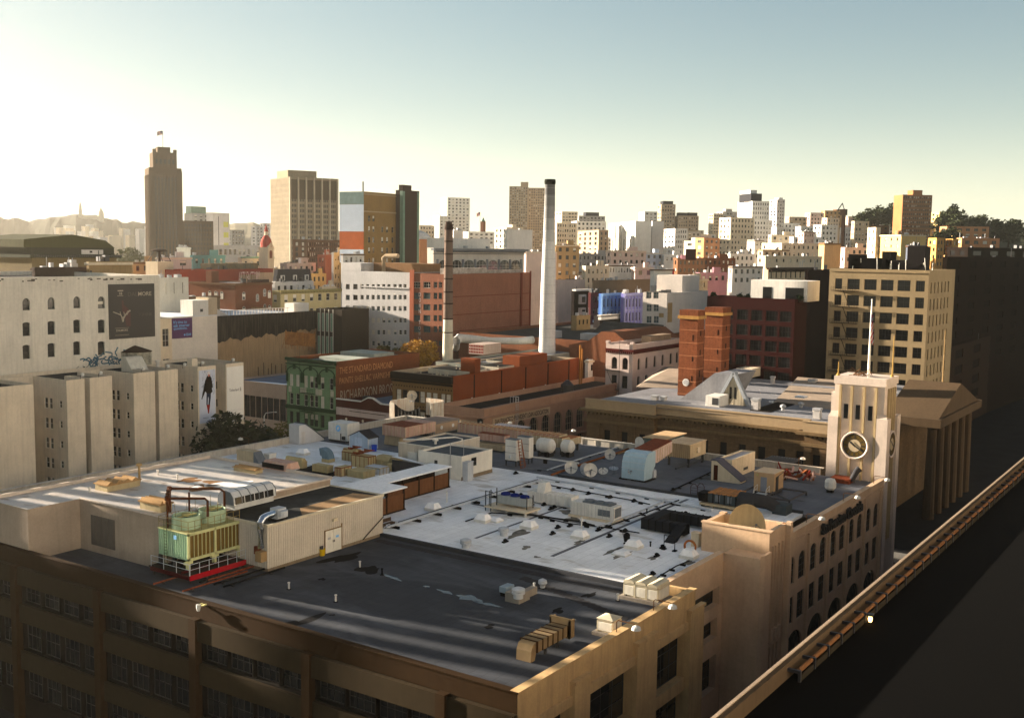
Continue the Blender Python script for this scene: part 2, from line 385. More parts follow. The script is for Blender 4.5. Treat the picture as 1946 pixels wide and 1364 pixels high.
# haze
HZ = (-350,-350,-1,3300,3300,175)
hz = MB().box(*HZ).build('haze',[])
hm = bpy.data.materials.new('haze_air'); hm.use_nodes = True; hn = hm.node_tree; hn.nodes.remove(hn.nodes['Principled BSDF'])
pv = hn.nodes.new('ShaderNodeVolumePrincipled'); pv.inputs['Color'].default_value = (1,.93,.78,1); pv.inputs['Density'].default_value = .00008; pv.inputs['Anisotropy'].default_value = .78
hn.links.new(pv.outputs[0],hn.nodes['Material Output'].inputs['Volume']); hz.data.materials.append(hm); hz['kind'] = 'stuff'

# ================================================================ GROUND
asph = mk('asphalt',(.045,.045,.047),.9,.3,.2); pave = mk('pavement',(.24,.23,.21),.9,.2,.3)
def sheet(name,pts,z,m):
    o = MB().poly([(x,y,z) for x,y in pts]).build(name,m); o['kind'] = 'structure'; return o
sheet('ground',[(-340,-340),(3290,-340),(3290,3290),(-340,3290)],0,asph)
sheet('mission_road' if False else 'road',[(162,-200),(182,-200),(182,1200),(162,1200)],.004,mk('road_asphalt',(.055,.055,.057),.85,.3,.3))
ln = MB()
for k in range(-12,60): ln.box(171.9,k*9.0,.005,172.1,k*9.0+3,.012)
o = ln.build('road_markings',mk('road_paint',(.7,.68,.6),.8,.2)); o['kind'] = 'structure'
MB().box(182,-20,0,185.6,60,.14).box(182,75,0,185.6,600,.14).box(160.6,43,0,162,150,.14).build('pavement',pave)['kind'] = 'structure'
# hills
def hill(name,ridge,d,base_d,mat,seed):
    """ridge: (px, py) along the skyline; a slope from base_d up to the ridge at distance d, then falling away"""
    r = random.Random(seed); mb = MB(); cols = []
    for px,py in ridge:
        p = atd(px,py,d); g = atd(px,py,base_d); col = []
        for k in range(7):
            t = k/6; q = Vector((g.x+(p.x-g.x)*t,g.y+(p.y-g.y)*t,-.5+(p.z+.5)*(t*t*(3-2*t))))
            if 0 < k < 6: q.z += r.uniform(-2,2)
            col.append(q)
        f = Vector((p.x-CAM.x,p.y-CAM.y,0)).normalized()
        col.append(Vector((p.x,p.y,0))+f*180+Vector((0,0,-.5))); cols.append(col)
    for a,b in zip(cols,cols[1:]):
        for k in range(len(a)-1): mb.poly([a[k],b[k],b[k+1],a[k+1]])
    o = mb.build(name,mat); o['kind'] = 'structure'; return o
hm1 = mk('hill_scrub',(.055,.06,.03),.95,.4,.02); hm2 = mk('hill_town',(.22,.2,.15),.95,.45,.03)
def ridge(px0,px1,n,f,amp,seed):
    r = random.Random(seed); return [(px0+(px1-px0)*i/n,f(px0+(px1-px0)*i/n)+r.uniform(-amp,amp)) for i in range(n+1)]
hill('hill',ridge(-160,330,50,lambda x: 414+6*math.sin(x*.03)+(x-120)*.02,3,1),2650,1700,hm1,2)
hill('hill',ridge(240,700,40,lambda x: 424+abs(x-430)*.055+3*math.sin(x*.05),2,3),2900,1900,hm2,4)
hill('hill',ridge(1180,2100,60,lambda x: 450-34*math.exp(-((x-1680)/190)**2)+2*math.sin(x*.04),2,5),1500,800,hm1,6)
hill('hill',ridge(760,1420,40,lambda x: 452+2*math.sin(x*.04),2,8),1900,1100,hm2,9)

# ================================================================ WALL PALETTE
def P_(name,c,**k):
    k.setdefault('var',.13); k.setdefault('sc',.12); k.setdefault('streak',.25); return mk(name,c,**k)
white = P_('white_paint',(.66,.64,.60)); cream = P_('cream_wall',(.63,.56,.45)); beige = P_('beige_wall',(.53,.46,.36)); tan = P_('tan_wall',(.42,.32,.19))
grey = P_('grey_wall',(.40,.39,.37)); pink = P_('pink_wall',(.60,.50,.45)); brown = P_('brown_wall',(.20,.13,.08)); dkbrown = P_('dark_brown_wall',(.09,.06,.045))
ochre = P_('ochre_wall',(.52,.34,.15)); yellow = P_('yellow_wall',(.62,.48,.26)); orange = P_('orange_wall',(.50,.30,.18)); blue = P_('blue_wall',(.16,.27,.50)); violet = P_('violet_wall',(.27,.27,.50))
teal = P_('teal_wall',(.20,.36,.36)); redp = P_('red_paint',(.36,.10,.06)); brickr = P_('red_brick',(.37,.20,.14),brick=(1.6,.55)); brickb = P_('brown_brick',(.25,.13,.08),brick=(1.6,.55)); greyw = P_('grey_white_wall',(.55,.53,.51))
tar = mk('tar_roof',(.06,.06,.062),.9,.35,.25); rgrey = mk('grey_roof',(.26,.27,.28),.9,.25,.2); rwhite = mk('white_roof_coat',(.62,.64,.66),.85,.15,.2); rtan = mk('tan_roof',(.36,.29,.22),.9,.2,.2); rdark = mk('gravel_roof',(.13,.125,.115),.95,.35,.4)
copper = mk('green_copper',(.20,.30,.24),.7,.2,.4); slate = mk('slate_roof',(.07,.07,.08),.8,.3,.8); redroof = mk('red_tile',(.40,.13,.10),.8,.2,.6)
steel = mk('painted_steel',(.42,.42,.42),.5,.15,.5); dmetal = mk('dark_metal',(.05,.05,.055),.5,.2,.5); pole_w = mk('pole_white',(.75,.72,.66),.4,.08)

# ================================================================ FAR CITY
def far(name,label,cat,L,C,R,top,d,yaw,wall,nL=0,nR=0,rows=0,fh=3.6,wf=.5,hf=.5,style='none',roof=None,pent=(),pmat=None,par=.8,group=None,fm=None,gm=None,blind=.3,v0=1.4):
    if yaw < 0 and C < 1300 and d > 450: yaw -= 16
    y = math.radians(yaw)
    def ws(n,Wd):
        if not n or not rows or Wd < 2: return []
        bw = (Wd-1.2)/n; return grid(Wd,n,rows,bw*wf,fh*hf,b.H-v0,fh,.6,.6,blind,style=style,fm=fm or WF,gm=gm)
    if 'dark' in name: blind = 0
    b = frame((C,top),R,L,d=d,yaw=y); b.root = thing(name,label,cat,b.o,y,group)
    shell(b,wall,roof or rgrey,ws(nR,b.W),ws(nL,b.D),par=par,dep=.2)
    for (x0,x1,y0,y1,h) in pent:
        MB().box(x0*b.W,y0*b.D,b.H-par,x1*b.W,y1*b.D,b.H+h).build('penthouse',pmat or wall,b.root)
    if d < 720 and b.W > 4:
        W,D,H = b.W,b.D,b.H
        if rnd.random() < .6 and 'dark' not in name: q = rnd.uniform(.25,.6); MB().box(-q,-q,H-.7,W,-.01,H-.2).box(-q,-.01,H-.7,-.01,D,H-.2).build('cornice',rnd.choice((wall,cream,brown)),b.root)
        mb = MB()
        for k in range(rnd.randint(2,6)): x,y,s = W*rnd.uniform(.08,.85),D*rnd.uniform(.1,.8),rnd.uniform(.4,1.6); mb.box(x,y,H-par,x+s,y+s,H+rnd.uniform(.1,1.4))
        for k in range(rnd.randint(0,3)): x,y = W*rnd.random(),D*rnd.uniform(.05,.6); mb.tube([(x,y,H-par),(x,y,H+rnd.uniform(1,3))],.1,5)
        mb.build('roof_vents',rnd.choice((steel,greyw,dmetal)) if 'dark' not in name else dmetal,b.root)
    b.add = lambda n,mb,m,**q: mb.build(n,m,b.root,**q)
    return b
M_ = lambda x: ('m',x)
PH = [(.3,.7,.3,.8,3.)]
# --- church and hill houses at far left
b = frame((196,411),158,M_(16),d=1650,yaw=0) if False else None
r = thing('hilltop_church','hazy church with one spire and a dome on the far left hill','church',atd(175,420,2450),math.radians(-35))
s = 2450/2092
MB().box(-22*s,0,-12,20*s,22,9*s).build('nave',cream,r)
MB().box(-22*s,0,-12,-16*s,6,20*s).lathe(-19*s,3,[(3*s,20*s),(2.2*s,27*s),(.1,34*s)],8).build('spire',cream,r)
MB().lathe(15*s,6,[(5*s,9*s),(5*s,13*s),(4*s,17*s),(2*s,20*s),(.3,25*s)],10).build('dome',cream,r)
for k in range(26):
    px = 100+rnd.random()*190; py = 424+rnd.random()*40; d = 1500+ (466-py)*16+rnd.random()*60
    far('hillside_house','pale hillside house dissolving in the haze at far left','house',px-7,px,px+8+rnd.random()*9,py,d,5,rnd.choice((cream,white,beige,greyw)),group='hillside houses in the left haze',par=.4)
# --- art deco tower
b = frame((283,318),345,280,d=850,yaw=math.radians(-31))
deco = P_('deco_brick',(.13,.085,.035)); b.root = thing('deco_tower','tall stepped art deco tower of brown brick flying a small flag','tower',b.o,b.yaw)
b.D = 26; W,D,H = b.W,b.D,b.H; S = 850/2092
nb = 7; ws = []
for i in range(nb):
    c = W*(.14+.72*(i+.5)/nb)
    for j in range(26): ws.append(Wn(c-.7,H-9.5-j*3.5,1.4,2.0,style='none'))
wl = [Wn(D*(.2+.6*(i+.5)/5)-.7,H-9.5-j*3.5,1.4,2.,style='none') for i in range(5) for j in range(6)]
shell(b,deco,rgrey,(),(),par=.6)
put_windows(b.root,(0,0,0),(1,0,0),ws,-.1); b.root.pop('_n',None)
mb = MB(); [mb.box(W*(.14+.72*(i+.5)/nb)-.95,-.07,4,W*(.14+.72*(i+.5)/nb)+.95,-.01,H-6.5) for i in range(nb)]; mb.build('spandrel_strip',P_('deco_spandrel',(.07,.05,.03)),b.root)
mb = MB()
for i in range(nb+1): mb.box(W*(.14+.72*i/nb)-.55,-.9,0,W*(.14+.72*i/nb)+.55,.02,H-5.2)
mb.box(-.3,-.6,0,W*.12,-.02,H-2).box(W*.88,-.6,0,W+.3,-.02,H-2)
for i in range(6): mb.box(-.7,D*(.15+.7*i/5)-.5,0,.02,D*(.15+.7*i/5)+.5,H-5)
mb.build('pilaster',deco,b.root)
h2 = zat(b.o+Vector((0,0,H)),290)-H if False else 28*S
mb = MB(); x0,x1 = 8*S,W-7*S; mb.box(x0,3,H-.5,x1,D-3,H+h2)
for i in range(6): c = x0+(x1-x0)*(.06+.88*i/5); mb.box(c-.6,2.3,H,c+.6,3.02,H+h2-1.5)
for c in (x0,x1-2.2): mb.box(c,2.6,H+h2-.2,c+2.2,6,H+h2+2.2)
mb.build('upper_stage',deco,b.root)
mb = MB()
for i in range(5): c = x0+(x1-x0)*(.15+.7*i/4); mb.poly([(c-.7,2.99,H+3),(c+.7,2.99,H+3),(c+.7,2.99,H+h2-5),(c-.7,2.99,H+h2-5)])
mb.build('window_field',GL,b.root)['kind'] = 'stuff'
xa,xb = 17*S,W-17*S; MB().box(xa,6,H+h2-.2,xb,D-6,H+h2+10*S).build('crown',deco,b.root)
fp = MB().tube([(W*.48,8,H+h2+9*S),(W*.48,8,H+h2+39*S)],.22,6).build('flagpole',dmetal,b.root)
flag_r = mk('flag_red',(.5,.05,.05),.8,.1); flag_w = mk('flag_white',(.7,.68,.64),.8,.05); flag_b = mk('flag_blue',(.03,.05,.2),.8,.1)
def flag(parent,x,y,z,w,h,dirx=-1.,droop=.25):
    """striped flag with a blue canton, its hoist at (x,y,z) top"""
    mb = MB(); n = 8
    def q(u,v): return (x+dirx*w*u*(1-.08*u),y+.12*w*math.sin(u*7)*u,z-h*v-droop*w*u*u)
    for j in range(13):
        for i in range(n):
            u0,u1,v0,v1 = i/n,(i+1)/n,j/13,(j+1)/13; m = 2 if (i < 3 and j < 7) else (j % 2)
            mb.poly([q(u0,v1),q(u1,v1),q(u1,v0),q(u0,v0)],m)
    return mb.build('flag',[flag_r,flag_w,flag_b],parent)
flag(b.root,W*.48,8,H+h2+39*S,4.2,2.8,-1)
# lower wing
an = P_('deco_brick',(0,0,0)); wx1 = ext(b.o+Vector((0,0,H)),Vector((math.cos(b.yaw),math.sin(b.yaw),0)),404); Hw = H-93*S
wing = thing('deco_wing','lower brown brick wing of many windows beside the art deco tower','building',b.o+Vector((math.cos(b.yaw),math.sin(b.yaw),0))*(W+.4),b.yaw)
bw = Bd(); bw.W = wx1-W-.4; bw.D = 24; bw.H = Hw; bw.root = wing; bw.o = b.o; bw.yaw = b.yaw
shell(bw,deco,rgrey,grid(bw.W,9,12,1.3,2.,Hw-2.4,3.4,1,1,style='none'),(),par=.5,dep=.4)
mb = MB()
for i in range(10): c = 1+(bw.W-2)*i/9; mb.box(c-.3,-.4,0,c+.3,-.002,Hw-1)
mb.build('pilaster',deco,wing)
for i in range(8): c = bw.W*(i+.5)/8
# --- buildings behind, left third
far('office_block','grey-green stepped block with rooftop box behind the deco wing','building',350,366,398,405,1000,5,grey,0,3,4,pent=[(.0,.9,.2,.8,6)],pmat=copper)
b = far('apartment_block','pale concrete block with yellow-green window stack behind the deco wing','building',392,405,436,404,980,5,greyw,0,0,0)
for j in range(5):
    MB().box(b.W*.62,-.12,b.H-12-j*9,b.W*.92,-.02,b.H-7.5-j*9).build('window',mk('lime_panel',(.5,.5,.12),.6,.2,.3),b.root)
MB().box(b.W*.30,-.1,2,b.W*.34,-.02,b.H-3).build('joint',dmetal,b.root)
far('apartment_block','small grey hazy block right of the lime-windowed block','building',425,440,464,437,1100,5,grey,2,4,9,3.4)
b = far('apartment_block','slim hazy tower with a column of round balconies','apartment tower',477,487,500,430,1150,5,greyw,1,2,14,3.2)
far('apartment_block','slim pale tower beside the round balcony tower','apartment tower',494,500,519,424,1180,5,white,1,3,14,3.2)
far('market_hall','long low pale hall with flat roof edge under the lime-windowed block','hall',380,404,512,466,900,8,greyw,0,12,1,9,.55,.5,par=.4,style='none',v0=3)
# --- domed belfry
r = thing('church_belfry','cream church belfry with red dome and little spire','church',atd(529-20,505,470)*1.0,math.radians(12)); r.location.z = 0; PM[r.name] = Matrix.Translation(r.location) @ Matrix.Rotation(math.radians(12),4,'Z')
s = 470/2092; zz = lambda py: zat(r.location,py)
bwid = 19*s*1.02
MB().box(0,0,0,bwid,bwid,zz(471)).box(-.3,-.3,zz(495),bwid+.3,bwid+.3,zz(493)).box(-.3,-.3,zz(472),bwid+.3,bwid+.3,zz(470)).yprism([(0,zz(470)),(bwid,zz(470)),(bwid/2,zz(460))],-.2,.6).build('belfry',cream,r)
ar = MB(); hw = bwid*.22; c = bwid/2; ar.poly([(c-hw,-.04,zz(491)),(c+hw,-.04,zz(491))]+[(c+hw*math.cos(a),-.04,zz(480)+hw*math.sin(a)) for a in [math.pi*k/8 for k in range(9)]]); ar.build('arch',mk('belfry_shade',(.25,.12,.09),.9),r)
MB().lathe(c,c,[(bwid*.56,zz(470)),(bwid*.55,zz(462)),(bwid*.45,zz(455)),(bwid*.25,zz(449)),(bwid*.18,zz(447))],12).build('dome',redroof,r)
MB().lathe(c,c,[(bwid*.17,zz(448)),(bwid*.17,zz(440))],8).build('lantern',cream,r)
MB().lathe(c,c,[(bwid*.2,zz(440)),(bwid*.1,zz(433)),(.05,zz(425))],8).build('spire',redroof,r)
# --- tan office tower
b = frame((551,336),641,514,d=700,yaw=math.radians(-24)); tt = P_('tan_tower_stone',(.33,.285,.21)); b.root = thing('office_tower','broad tan office slab with vertical ribs and rooftop sign box','office tower',b.o,b.yaw)
W,D,H = b.W,b.D,b.H; S = 700/2092
rows = 16; ws = [Wn(W*i/6+1.0+(W/6-2.0)*k/3+.2,H-15-j*3.3,(W/6-2.0)/3-.4,1.9,style='none',gm=GLB if False else GL) for i in range(6) for k in range(3) for j in range(rows)]
rnd.shuffle(ws)
shell(b,tt,rgrey,ws,(),par=.5,dep=.3)
mb = MB()
for i in range(7): mb.box(W*i/6-.5,-.8,0,W*i/6+.5,-.02,H)
for i in range(24): y = D*(i+.5)/24; mb.box(-.3,y-.28,0,-.02,y+.28,H-.3)
mb.build('rib',P_('rib_stone',(.46,.41,.33)),b.root)
mb = MB()
for j in range(22): mb.box(-.06,.4,H-4-j*3.3-2,-.01,D-.4,H-4-j*3.3)
mb.build('window_field',GL,b.root)['kind'] = 'stuff'
MB().box(.6,-.12,H-13.5,W-.6,-.02,H-1.5).build('louvre_band',P_('louvre_brown',(.13,.10,.06)),b.root)
MB().box(W*.02,5,H-.6,W*.62,D*.7,H+4.4).build('penthouse',tt,b.root)
# --- brown block below the tower
b = far('office_block','low brown office block with slatted face below the tan slab','office block',556,583,647,455,560,6,brown,2,16,14,2.6,.42,.72,roof=rtan,fm=DF)
# --- mural building with dark tower
b = frame((692,364),754,645,d=455,yaw=math.radians(4)); b.root = thing('hotel_block','ochre block with blue white and orange painted side wall','building',b.o,b.yaw)
W,D,H = b.W,b.D,b.H; S = 455/2092
ws = []
for j in range(9):
    for c in (.12,.25): ws.append(Wn(W*(c if j < 99 else c)-.0,H-12-j*4.3-(2.6 if False else 0),1.5,2.4,style='sash',fm=TF,blind=rnd.choice((0,0,1,3))))
    for c in (.52,.67,.84):
        if j > 0: ws.append(Wn(W*c,H-12-j*4.3,1.5,2.4,style='sash',fm=TF,blind=rnd.choice((0,0,1,3))))
shell(b,P_('ochre_block',(.34,.24,.11)),rgrey,ws,(),par=.7)
mur = [(364,388,mk('mural_grey',(.26,.33,.32),.9,.2)),(388,440,mk('mural_white',(.55,.60,.66),.9,.06)),(440,474,mk('mural_orange',(.46,.18,.08),.9,.12)),(474,500,mk('mural_white',(0,0,0)))]
for y0,y1,m in mur:
    zt,zb = zat(b.o,y0)-.1,zat(b.o,y1)
    MB().box(-.12,.2,zb,-.01,D-.2,zt-.0).build('mural',m,b.root)
MB().box(-.3,-.3,H-1.2,W+.2,.0,H-.7).box(-.2,-.25,H-8.2,W+.1,0,H-7.7).build('cornice',TF,b.root)
MB().tube([(.6,1,H),(.6,1,H+4)],.3,6).build('chimney',dmetal,b.root)
for px in (735,): pass
b = far('dark_tower','dark narrow tower with pale green corner stripes','tower',752,766,797,361,470,4,dkbrown,0,0,0,roof=copper,pent=[(.1,.6,.2,.8,2.2)])
for x0,x1 in ((-.02,.1),(.86,.98)): MB().box(b.W*x0+.05,-.1,0,b.W*x1+.05,-.01,b.H-.5).build('stripe',copper,b.root)
MB().box(-.1,.02*b.D,0,-.01,.4*b.D,b.H-.4).build('stripe',copper,b.root)
# --- centre skyline
far('apartment_tower','hazy white tower rising behind the two chimneys','apartment tower',838,850,893,375,1300,-10,white,0,6,12,3.6,.5,.5)
far('apartment_block','hazy white stepped block in front of the far white tower','building',822,835,886,410,1150,-10,white,0,7,6,3.4)
far('office_block','low hazy block with long windows left of the stepped white one','building',786,797,826,428,950,-6,cream,0,5,4)
r = thing('brick_spire','small brick spire standing among far pale roofs','spire',atd(918,435,1000),0); r.location.z = 0
s = 1000/2092; z1 = zat(r.location,413); z2 = zat(r.location,421); MB().box(-3*s,-3*s,0,4*s,4*s,z2).build('shaft',brickb,r); MB().lathe(.5*s,.5*s,[(5*s,z2),(.2,z1)],4).build('spire',copper,r)
b = far('low_rise','pale flat block under the far flag','building',878,890,940,440,980,-10,white,0,5,3)
px = thing('flagpole','thin far flagpole over pale roofs left of the twin tower','flagpole',atd(912,440,980)); z0 = px.location.z
MB().tube([(0,0,-3),(0,0,17)],.3,6).build('pole',pole_w,px); flag(px,0,0,17,5,3.2,-1)
b = far('apartment_tower','left half of the tall twin slab with dark window strips','apartment tower',962,968,1004,354,1300,-44,P_('twin_stone',(.44,.36,.27)),0,8,24,3.1,.5,.55,pent=[(.6,1,.2,.9,5)])
b = far('apartment_tower','right half of the tall twin slab behind the white chimney','apartment tower',998,1004,1036,357,1320,-44,P_('twin_stone',(0,0,0)),0,7,24,3.1,.5,.55)
far('apartment_block','pale round-cornered block with bands right of the white chimney','building',1050,1068,1098,402,1150,-28,cream,3,5,7,3.4,.7,.45)
far('apartment_block','wide grey block with dark low roof behind cream offices','building',1092,1100,1150,410,1200,-28,grey,0,7,4,pent=[(.3,.8,.2,.8,4)],pmat=slate)
far('office_block','cream office block with rows of square windows right of the chimney','office block',1050,1058,1096,423,900,-28,cream,0,8,8,4,.5,.5)
far('office_block','white block behind the tan slab block','office block',1086,1096,1152,420,930,-28,white,0,7,3)
far('apartment_block','tan slab block with two dark recessed strips','building',1098,1138,1157,437,800,-32,P_('tan_slab',(.46,.36,.26)),4,2,8,3.6,.4,.6)
b = far('office_block','white block with black vertical window strips','office block',1157,1208,1238,420,880,-34,white,9,0,1,28,.4,.95,v0=2)
far('apartment_block','plain grey-white block with green lower wall','building',1232,1240,1262,420,930,-34,greyw)
far('apartment_block','hazy pale step behind the dark-roofed tower','building',1214,1225,1258,402,1150,-34,white,0,4,4)
b = far('apartment_tower','tall grey tower with dark hipped roof and corner turrets','apartment tower',1250,1257,1284,388,1050,-36,P_('taupe_stone',(.42,.36,.28)),2,5,9,3.4,pent=[(.15,.85,.1,.9,3)],pmat=slate)
b = far('apartment_tower','left one of the low twin blocks with dark roofs','apartment tower',1283,1289,1308,410,1050,-36,P_('taupe_stone',(0,0,0)),1,4,6,3.4,pent=[(.1,.9,.1,.9,3)],pmat=slate)
b = far('apartment_tower','right one of the low twin blocks with dark roofs','apartment tower',1302,1308,1328,410,1060,-36,P_('taupe_stone',(0,0,0)),1,4,6,3.4,pent=[(.1,.9,.1,.9,3)],pmat=slate)
far('apartment_block','cream block half in sun below the dark-roofed twins','building',1262,1283,1307,434,800,-38,white,3,5,5,3.6)
far('apartment_block','mauve-grey block below the dark-roofed twins','building',1300,1306,1332,440,860,-38,grey,0,3,4)
far('apartment_block','hazy block with banded floors left of the big white tower','building',1347,1356,1375,406,1150,-40,beige,2,4,6,3.3,.7,.4)
far('apartment_block','hazy stepped grey block left of the big white tower','building',1362,1374,1404,402,1180,-40,grey,2,5,3,pent=PH)
b = far('hotel_block','wide cream sunlit block with four dozen windows below the white tower','building',1367,1389,1434,413,820,-42,cream,3,7,9,3.9,.42,.5)
b = far('hotel_tower','big white stepped tower with dark rooftop floor','tower',1402,1430,1463,382,900,-42,white,0,7,16,3.5,.42,.55,pent=[(.0,.62,.1,.9,6)],pmat=slate)
MB().box(.12*b.W,.3*b.D,b.H,.5*b.W,b.D*1.02,b.H+9).build('upper_stage',white,b.root)
far('hotel_block','lower white wing at the foot of the big white tower','building',1424,1432,1468,418,870,-42,white,0,6,9,3.6,.42,.5)
far('apartment_tower','slim tower half white half grey right of the big white tower','apartment tower',1463,1477,1492,379,1150,-45,greyw,2,3,12,3.3,.5,.5,pent=[(.4,.9,.2,.8,2)])
hillrow = [(1492,1500,1534,412,1000,beige),(1480,1490,1520,424,900,white),(1512,1522,1546,430,880,white),(1530,1540,1566,404,1050,pink),(1560,1568,1600,400,1080,tan),(1546,1561,1592,427,800,white),
           (1562,1572,1595,414,950,cream),(1583,1590,1598,398,1100,brown),(1604,1612,1640,414,1000,pink),(1618,1624,1652,420,820,beige),(1596,1606,1628,432,900,white),(1466,1476,1500,432,850,white),(1517,1528,1548,440,700,pink),(1636,1646,1690,428,900,brown),(1654,1664,1700,416,1050,white),(1640,1650,1668,406,1150,cream)]
names = ['sunlit beige block highest in the row right of the white tower','white block at the foot of the slim half grey tower','white block with sunlit left side below the beige one','pinkish block on the skyline left of the mast','tan flat block on the skyline beside the mast','white block with two dark window columns left of the mast','cream block behind the white one near the mast','narrow brown block touching the mast','pinkish block right of the mast','beige tower block right of the mast','small white block at the mast foot','white low block under the slim tower','blush white block with blank side near the yellow block','brown low block behind the yellow block','white block under the tree hill','cream block against the tree hill']
for (L,C,R,t,d,m),nm in zip(hillrow,names):
    far('apartment_block',nm,'building',L,C,R,t,d,-46,m,2,4,5,3.5,.45,.5)
r = thing('radio_mast','thin dark lattice mast rising over the hillside blocks','mast',atd(1601,470,780)); r.location.z = 0
zt = zat(r.location,392); MB().box(-1,-1,0,1.2,1.2,zt-6).box(-1.6,-1.6,zt-6,2.2,2.2,zt-2).build('mast_column',dkbrown,r); MB().tube([(0,0,zt-2),(2,2,zt+2),(6,6,zt-2)],.4,6).build('jib',dmetal,r)
b = far('apartment_tower','brown gridded apartment slab alone on the right hill','apartment tower',1699,1716,1772,370,950,-52,P_('brown_slab',(.38,.22,.12)),0,14,14,3.3,.6,.55,pent=[(.40,.72,.2,.8,4)],gm=None)
far('apartment_block','golden sunlit block right of the brown slab','building',1770,1786,1802,402,980,-58,yellow,2,2,5)
far('apartment_block','orange block on the far right with arched roofs','building',1786,1800,1880,430,820,-58,orange,1,5,5)
far('apartment_block','narrow golden block at the right edge below the trees','building',1797,1812,1826,437,760,-58,yellow,1,2,2)
far('apartment_block','ochre block with dark left side at the right edge','building',1764,1780,1795,452,600,-58,ochre,2,2,5)
far('apartment_block','second ochre block with dark flank at the right edge','building',1797,1811,1822,454,600,-58,ochre,2,2,5)
far('apartment_block','rust brown block beyond the second ochre block','building',1818,1828,1900,452,620,-58,orange,1,4,5)
b = far('apartment_block','golden yellow block with small windows below the brown slab','building',1655,1713,1760,446,560,-42,yellow,5,0,8,3.4,.22,.42)
far('apartment_block','tall cream yellow shaft on the left of the golden block','building',1649,1665,1674,432,575,-44,cream,2,2,8,3.4,.3,.45)
far('water_tank_house','grey-blue rooftop house in front of the golden block','building',1722,1728,1760,466,420,-30,P_('bluegrey_wall',(.20,.22,.26)))
far('office_block','cream office block with two window bands under the hill row','office block',1448,1486,1560,462,650,-42,cream,4,8,3,4,.35,.45)
far('office_block','plain beige blank-walled block right of the cream bands','building',1556,1567,1598,462,560,-30,P_('sun_beige',(.60,.44,.28)))
b = far('warehouse','pale low block with bracketed cornice in bright sun','building',1447,1455,1562,486,520,-30,cream,0,8,3,4.2,.25,.35)
b = far('corniced_house','bright house front with deep dark bracketed cornice','building',1452,1460,1545,510,430,-12,P_('bright_cream',(.70,.58,.42)),0,9,3,4,.3,.6)
mb = MB(); W = b.W; mb.box(-1.2,-1.6,b.H-.5,W*.97,0,b.H+.3)
for i in range(24): x = W*(i+.3)/25; mb.box(x,-1.4,b.H-1.4,x+.35,-.01,b.H-.5)
mb.build('cornice',dkbrown,b.root)
for k in range(92):
    px = 1150+(k*.618034 % 1)*560; d = 980+(k*137 % 420); py = 447-26*math.exp(-((px-1650)/200)**2)-(d-980)*.035+rnd.random()*8; wd = 16+rnd.random()*18
    far('hillside_block','small pale block of the dense hillside skyline','building',px-5,px,px+wd,py,d,-40-rnd.random()*10,rnd.choice((white,cream,pink,greyw,beige,white)),1,4,4,3.3,.45,.5,group='dense hillside skyline blocks')
def bounce_tower(lab,x,y,w_,h_,m):  # unseen towers added to bounce warm sun onto the shaded fronts
    b = Bd(); b.o = Vector((x,y,0)); b.W,b.D,b.H,b.yaw = w_,30,h_,0; b.root = thing('bounce_tower_block',lab,'building',b.o); ws = grid(w_,int(w_/9),int(h_/12),3,4,h_-4,11,3,3,style='mull')
    mb = MB(); facade(mb,(w_,30,0),(-1,0,0),w_,h_,ws); mb.box(0,0,0,w_,29.7,h_); mb.build('wall',m,b.root); put_windows(b.root,(w_,30,0),(-1,0,0),ws); b.root.pop('_n',None)
bounce_tower('added unseen pale tower block behind the viewer bouncing sunlight',-60,-95,130,105,white); bounce_tower('added unseen cream tower block right of and behind the viewer bouncing sunlight',85,-105,110,85,cream); bounce_tower('added unseen pale slab block far right behind the viewer bouncing sunlight',210,-110,150,75,white)
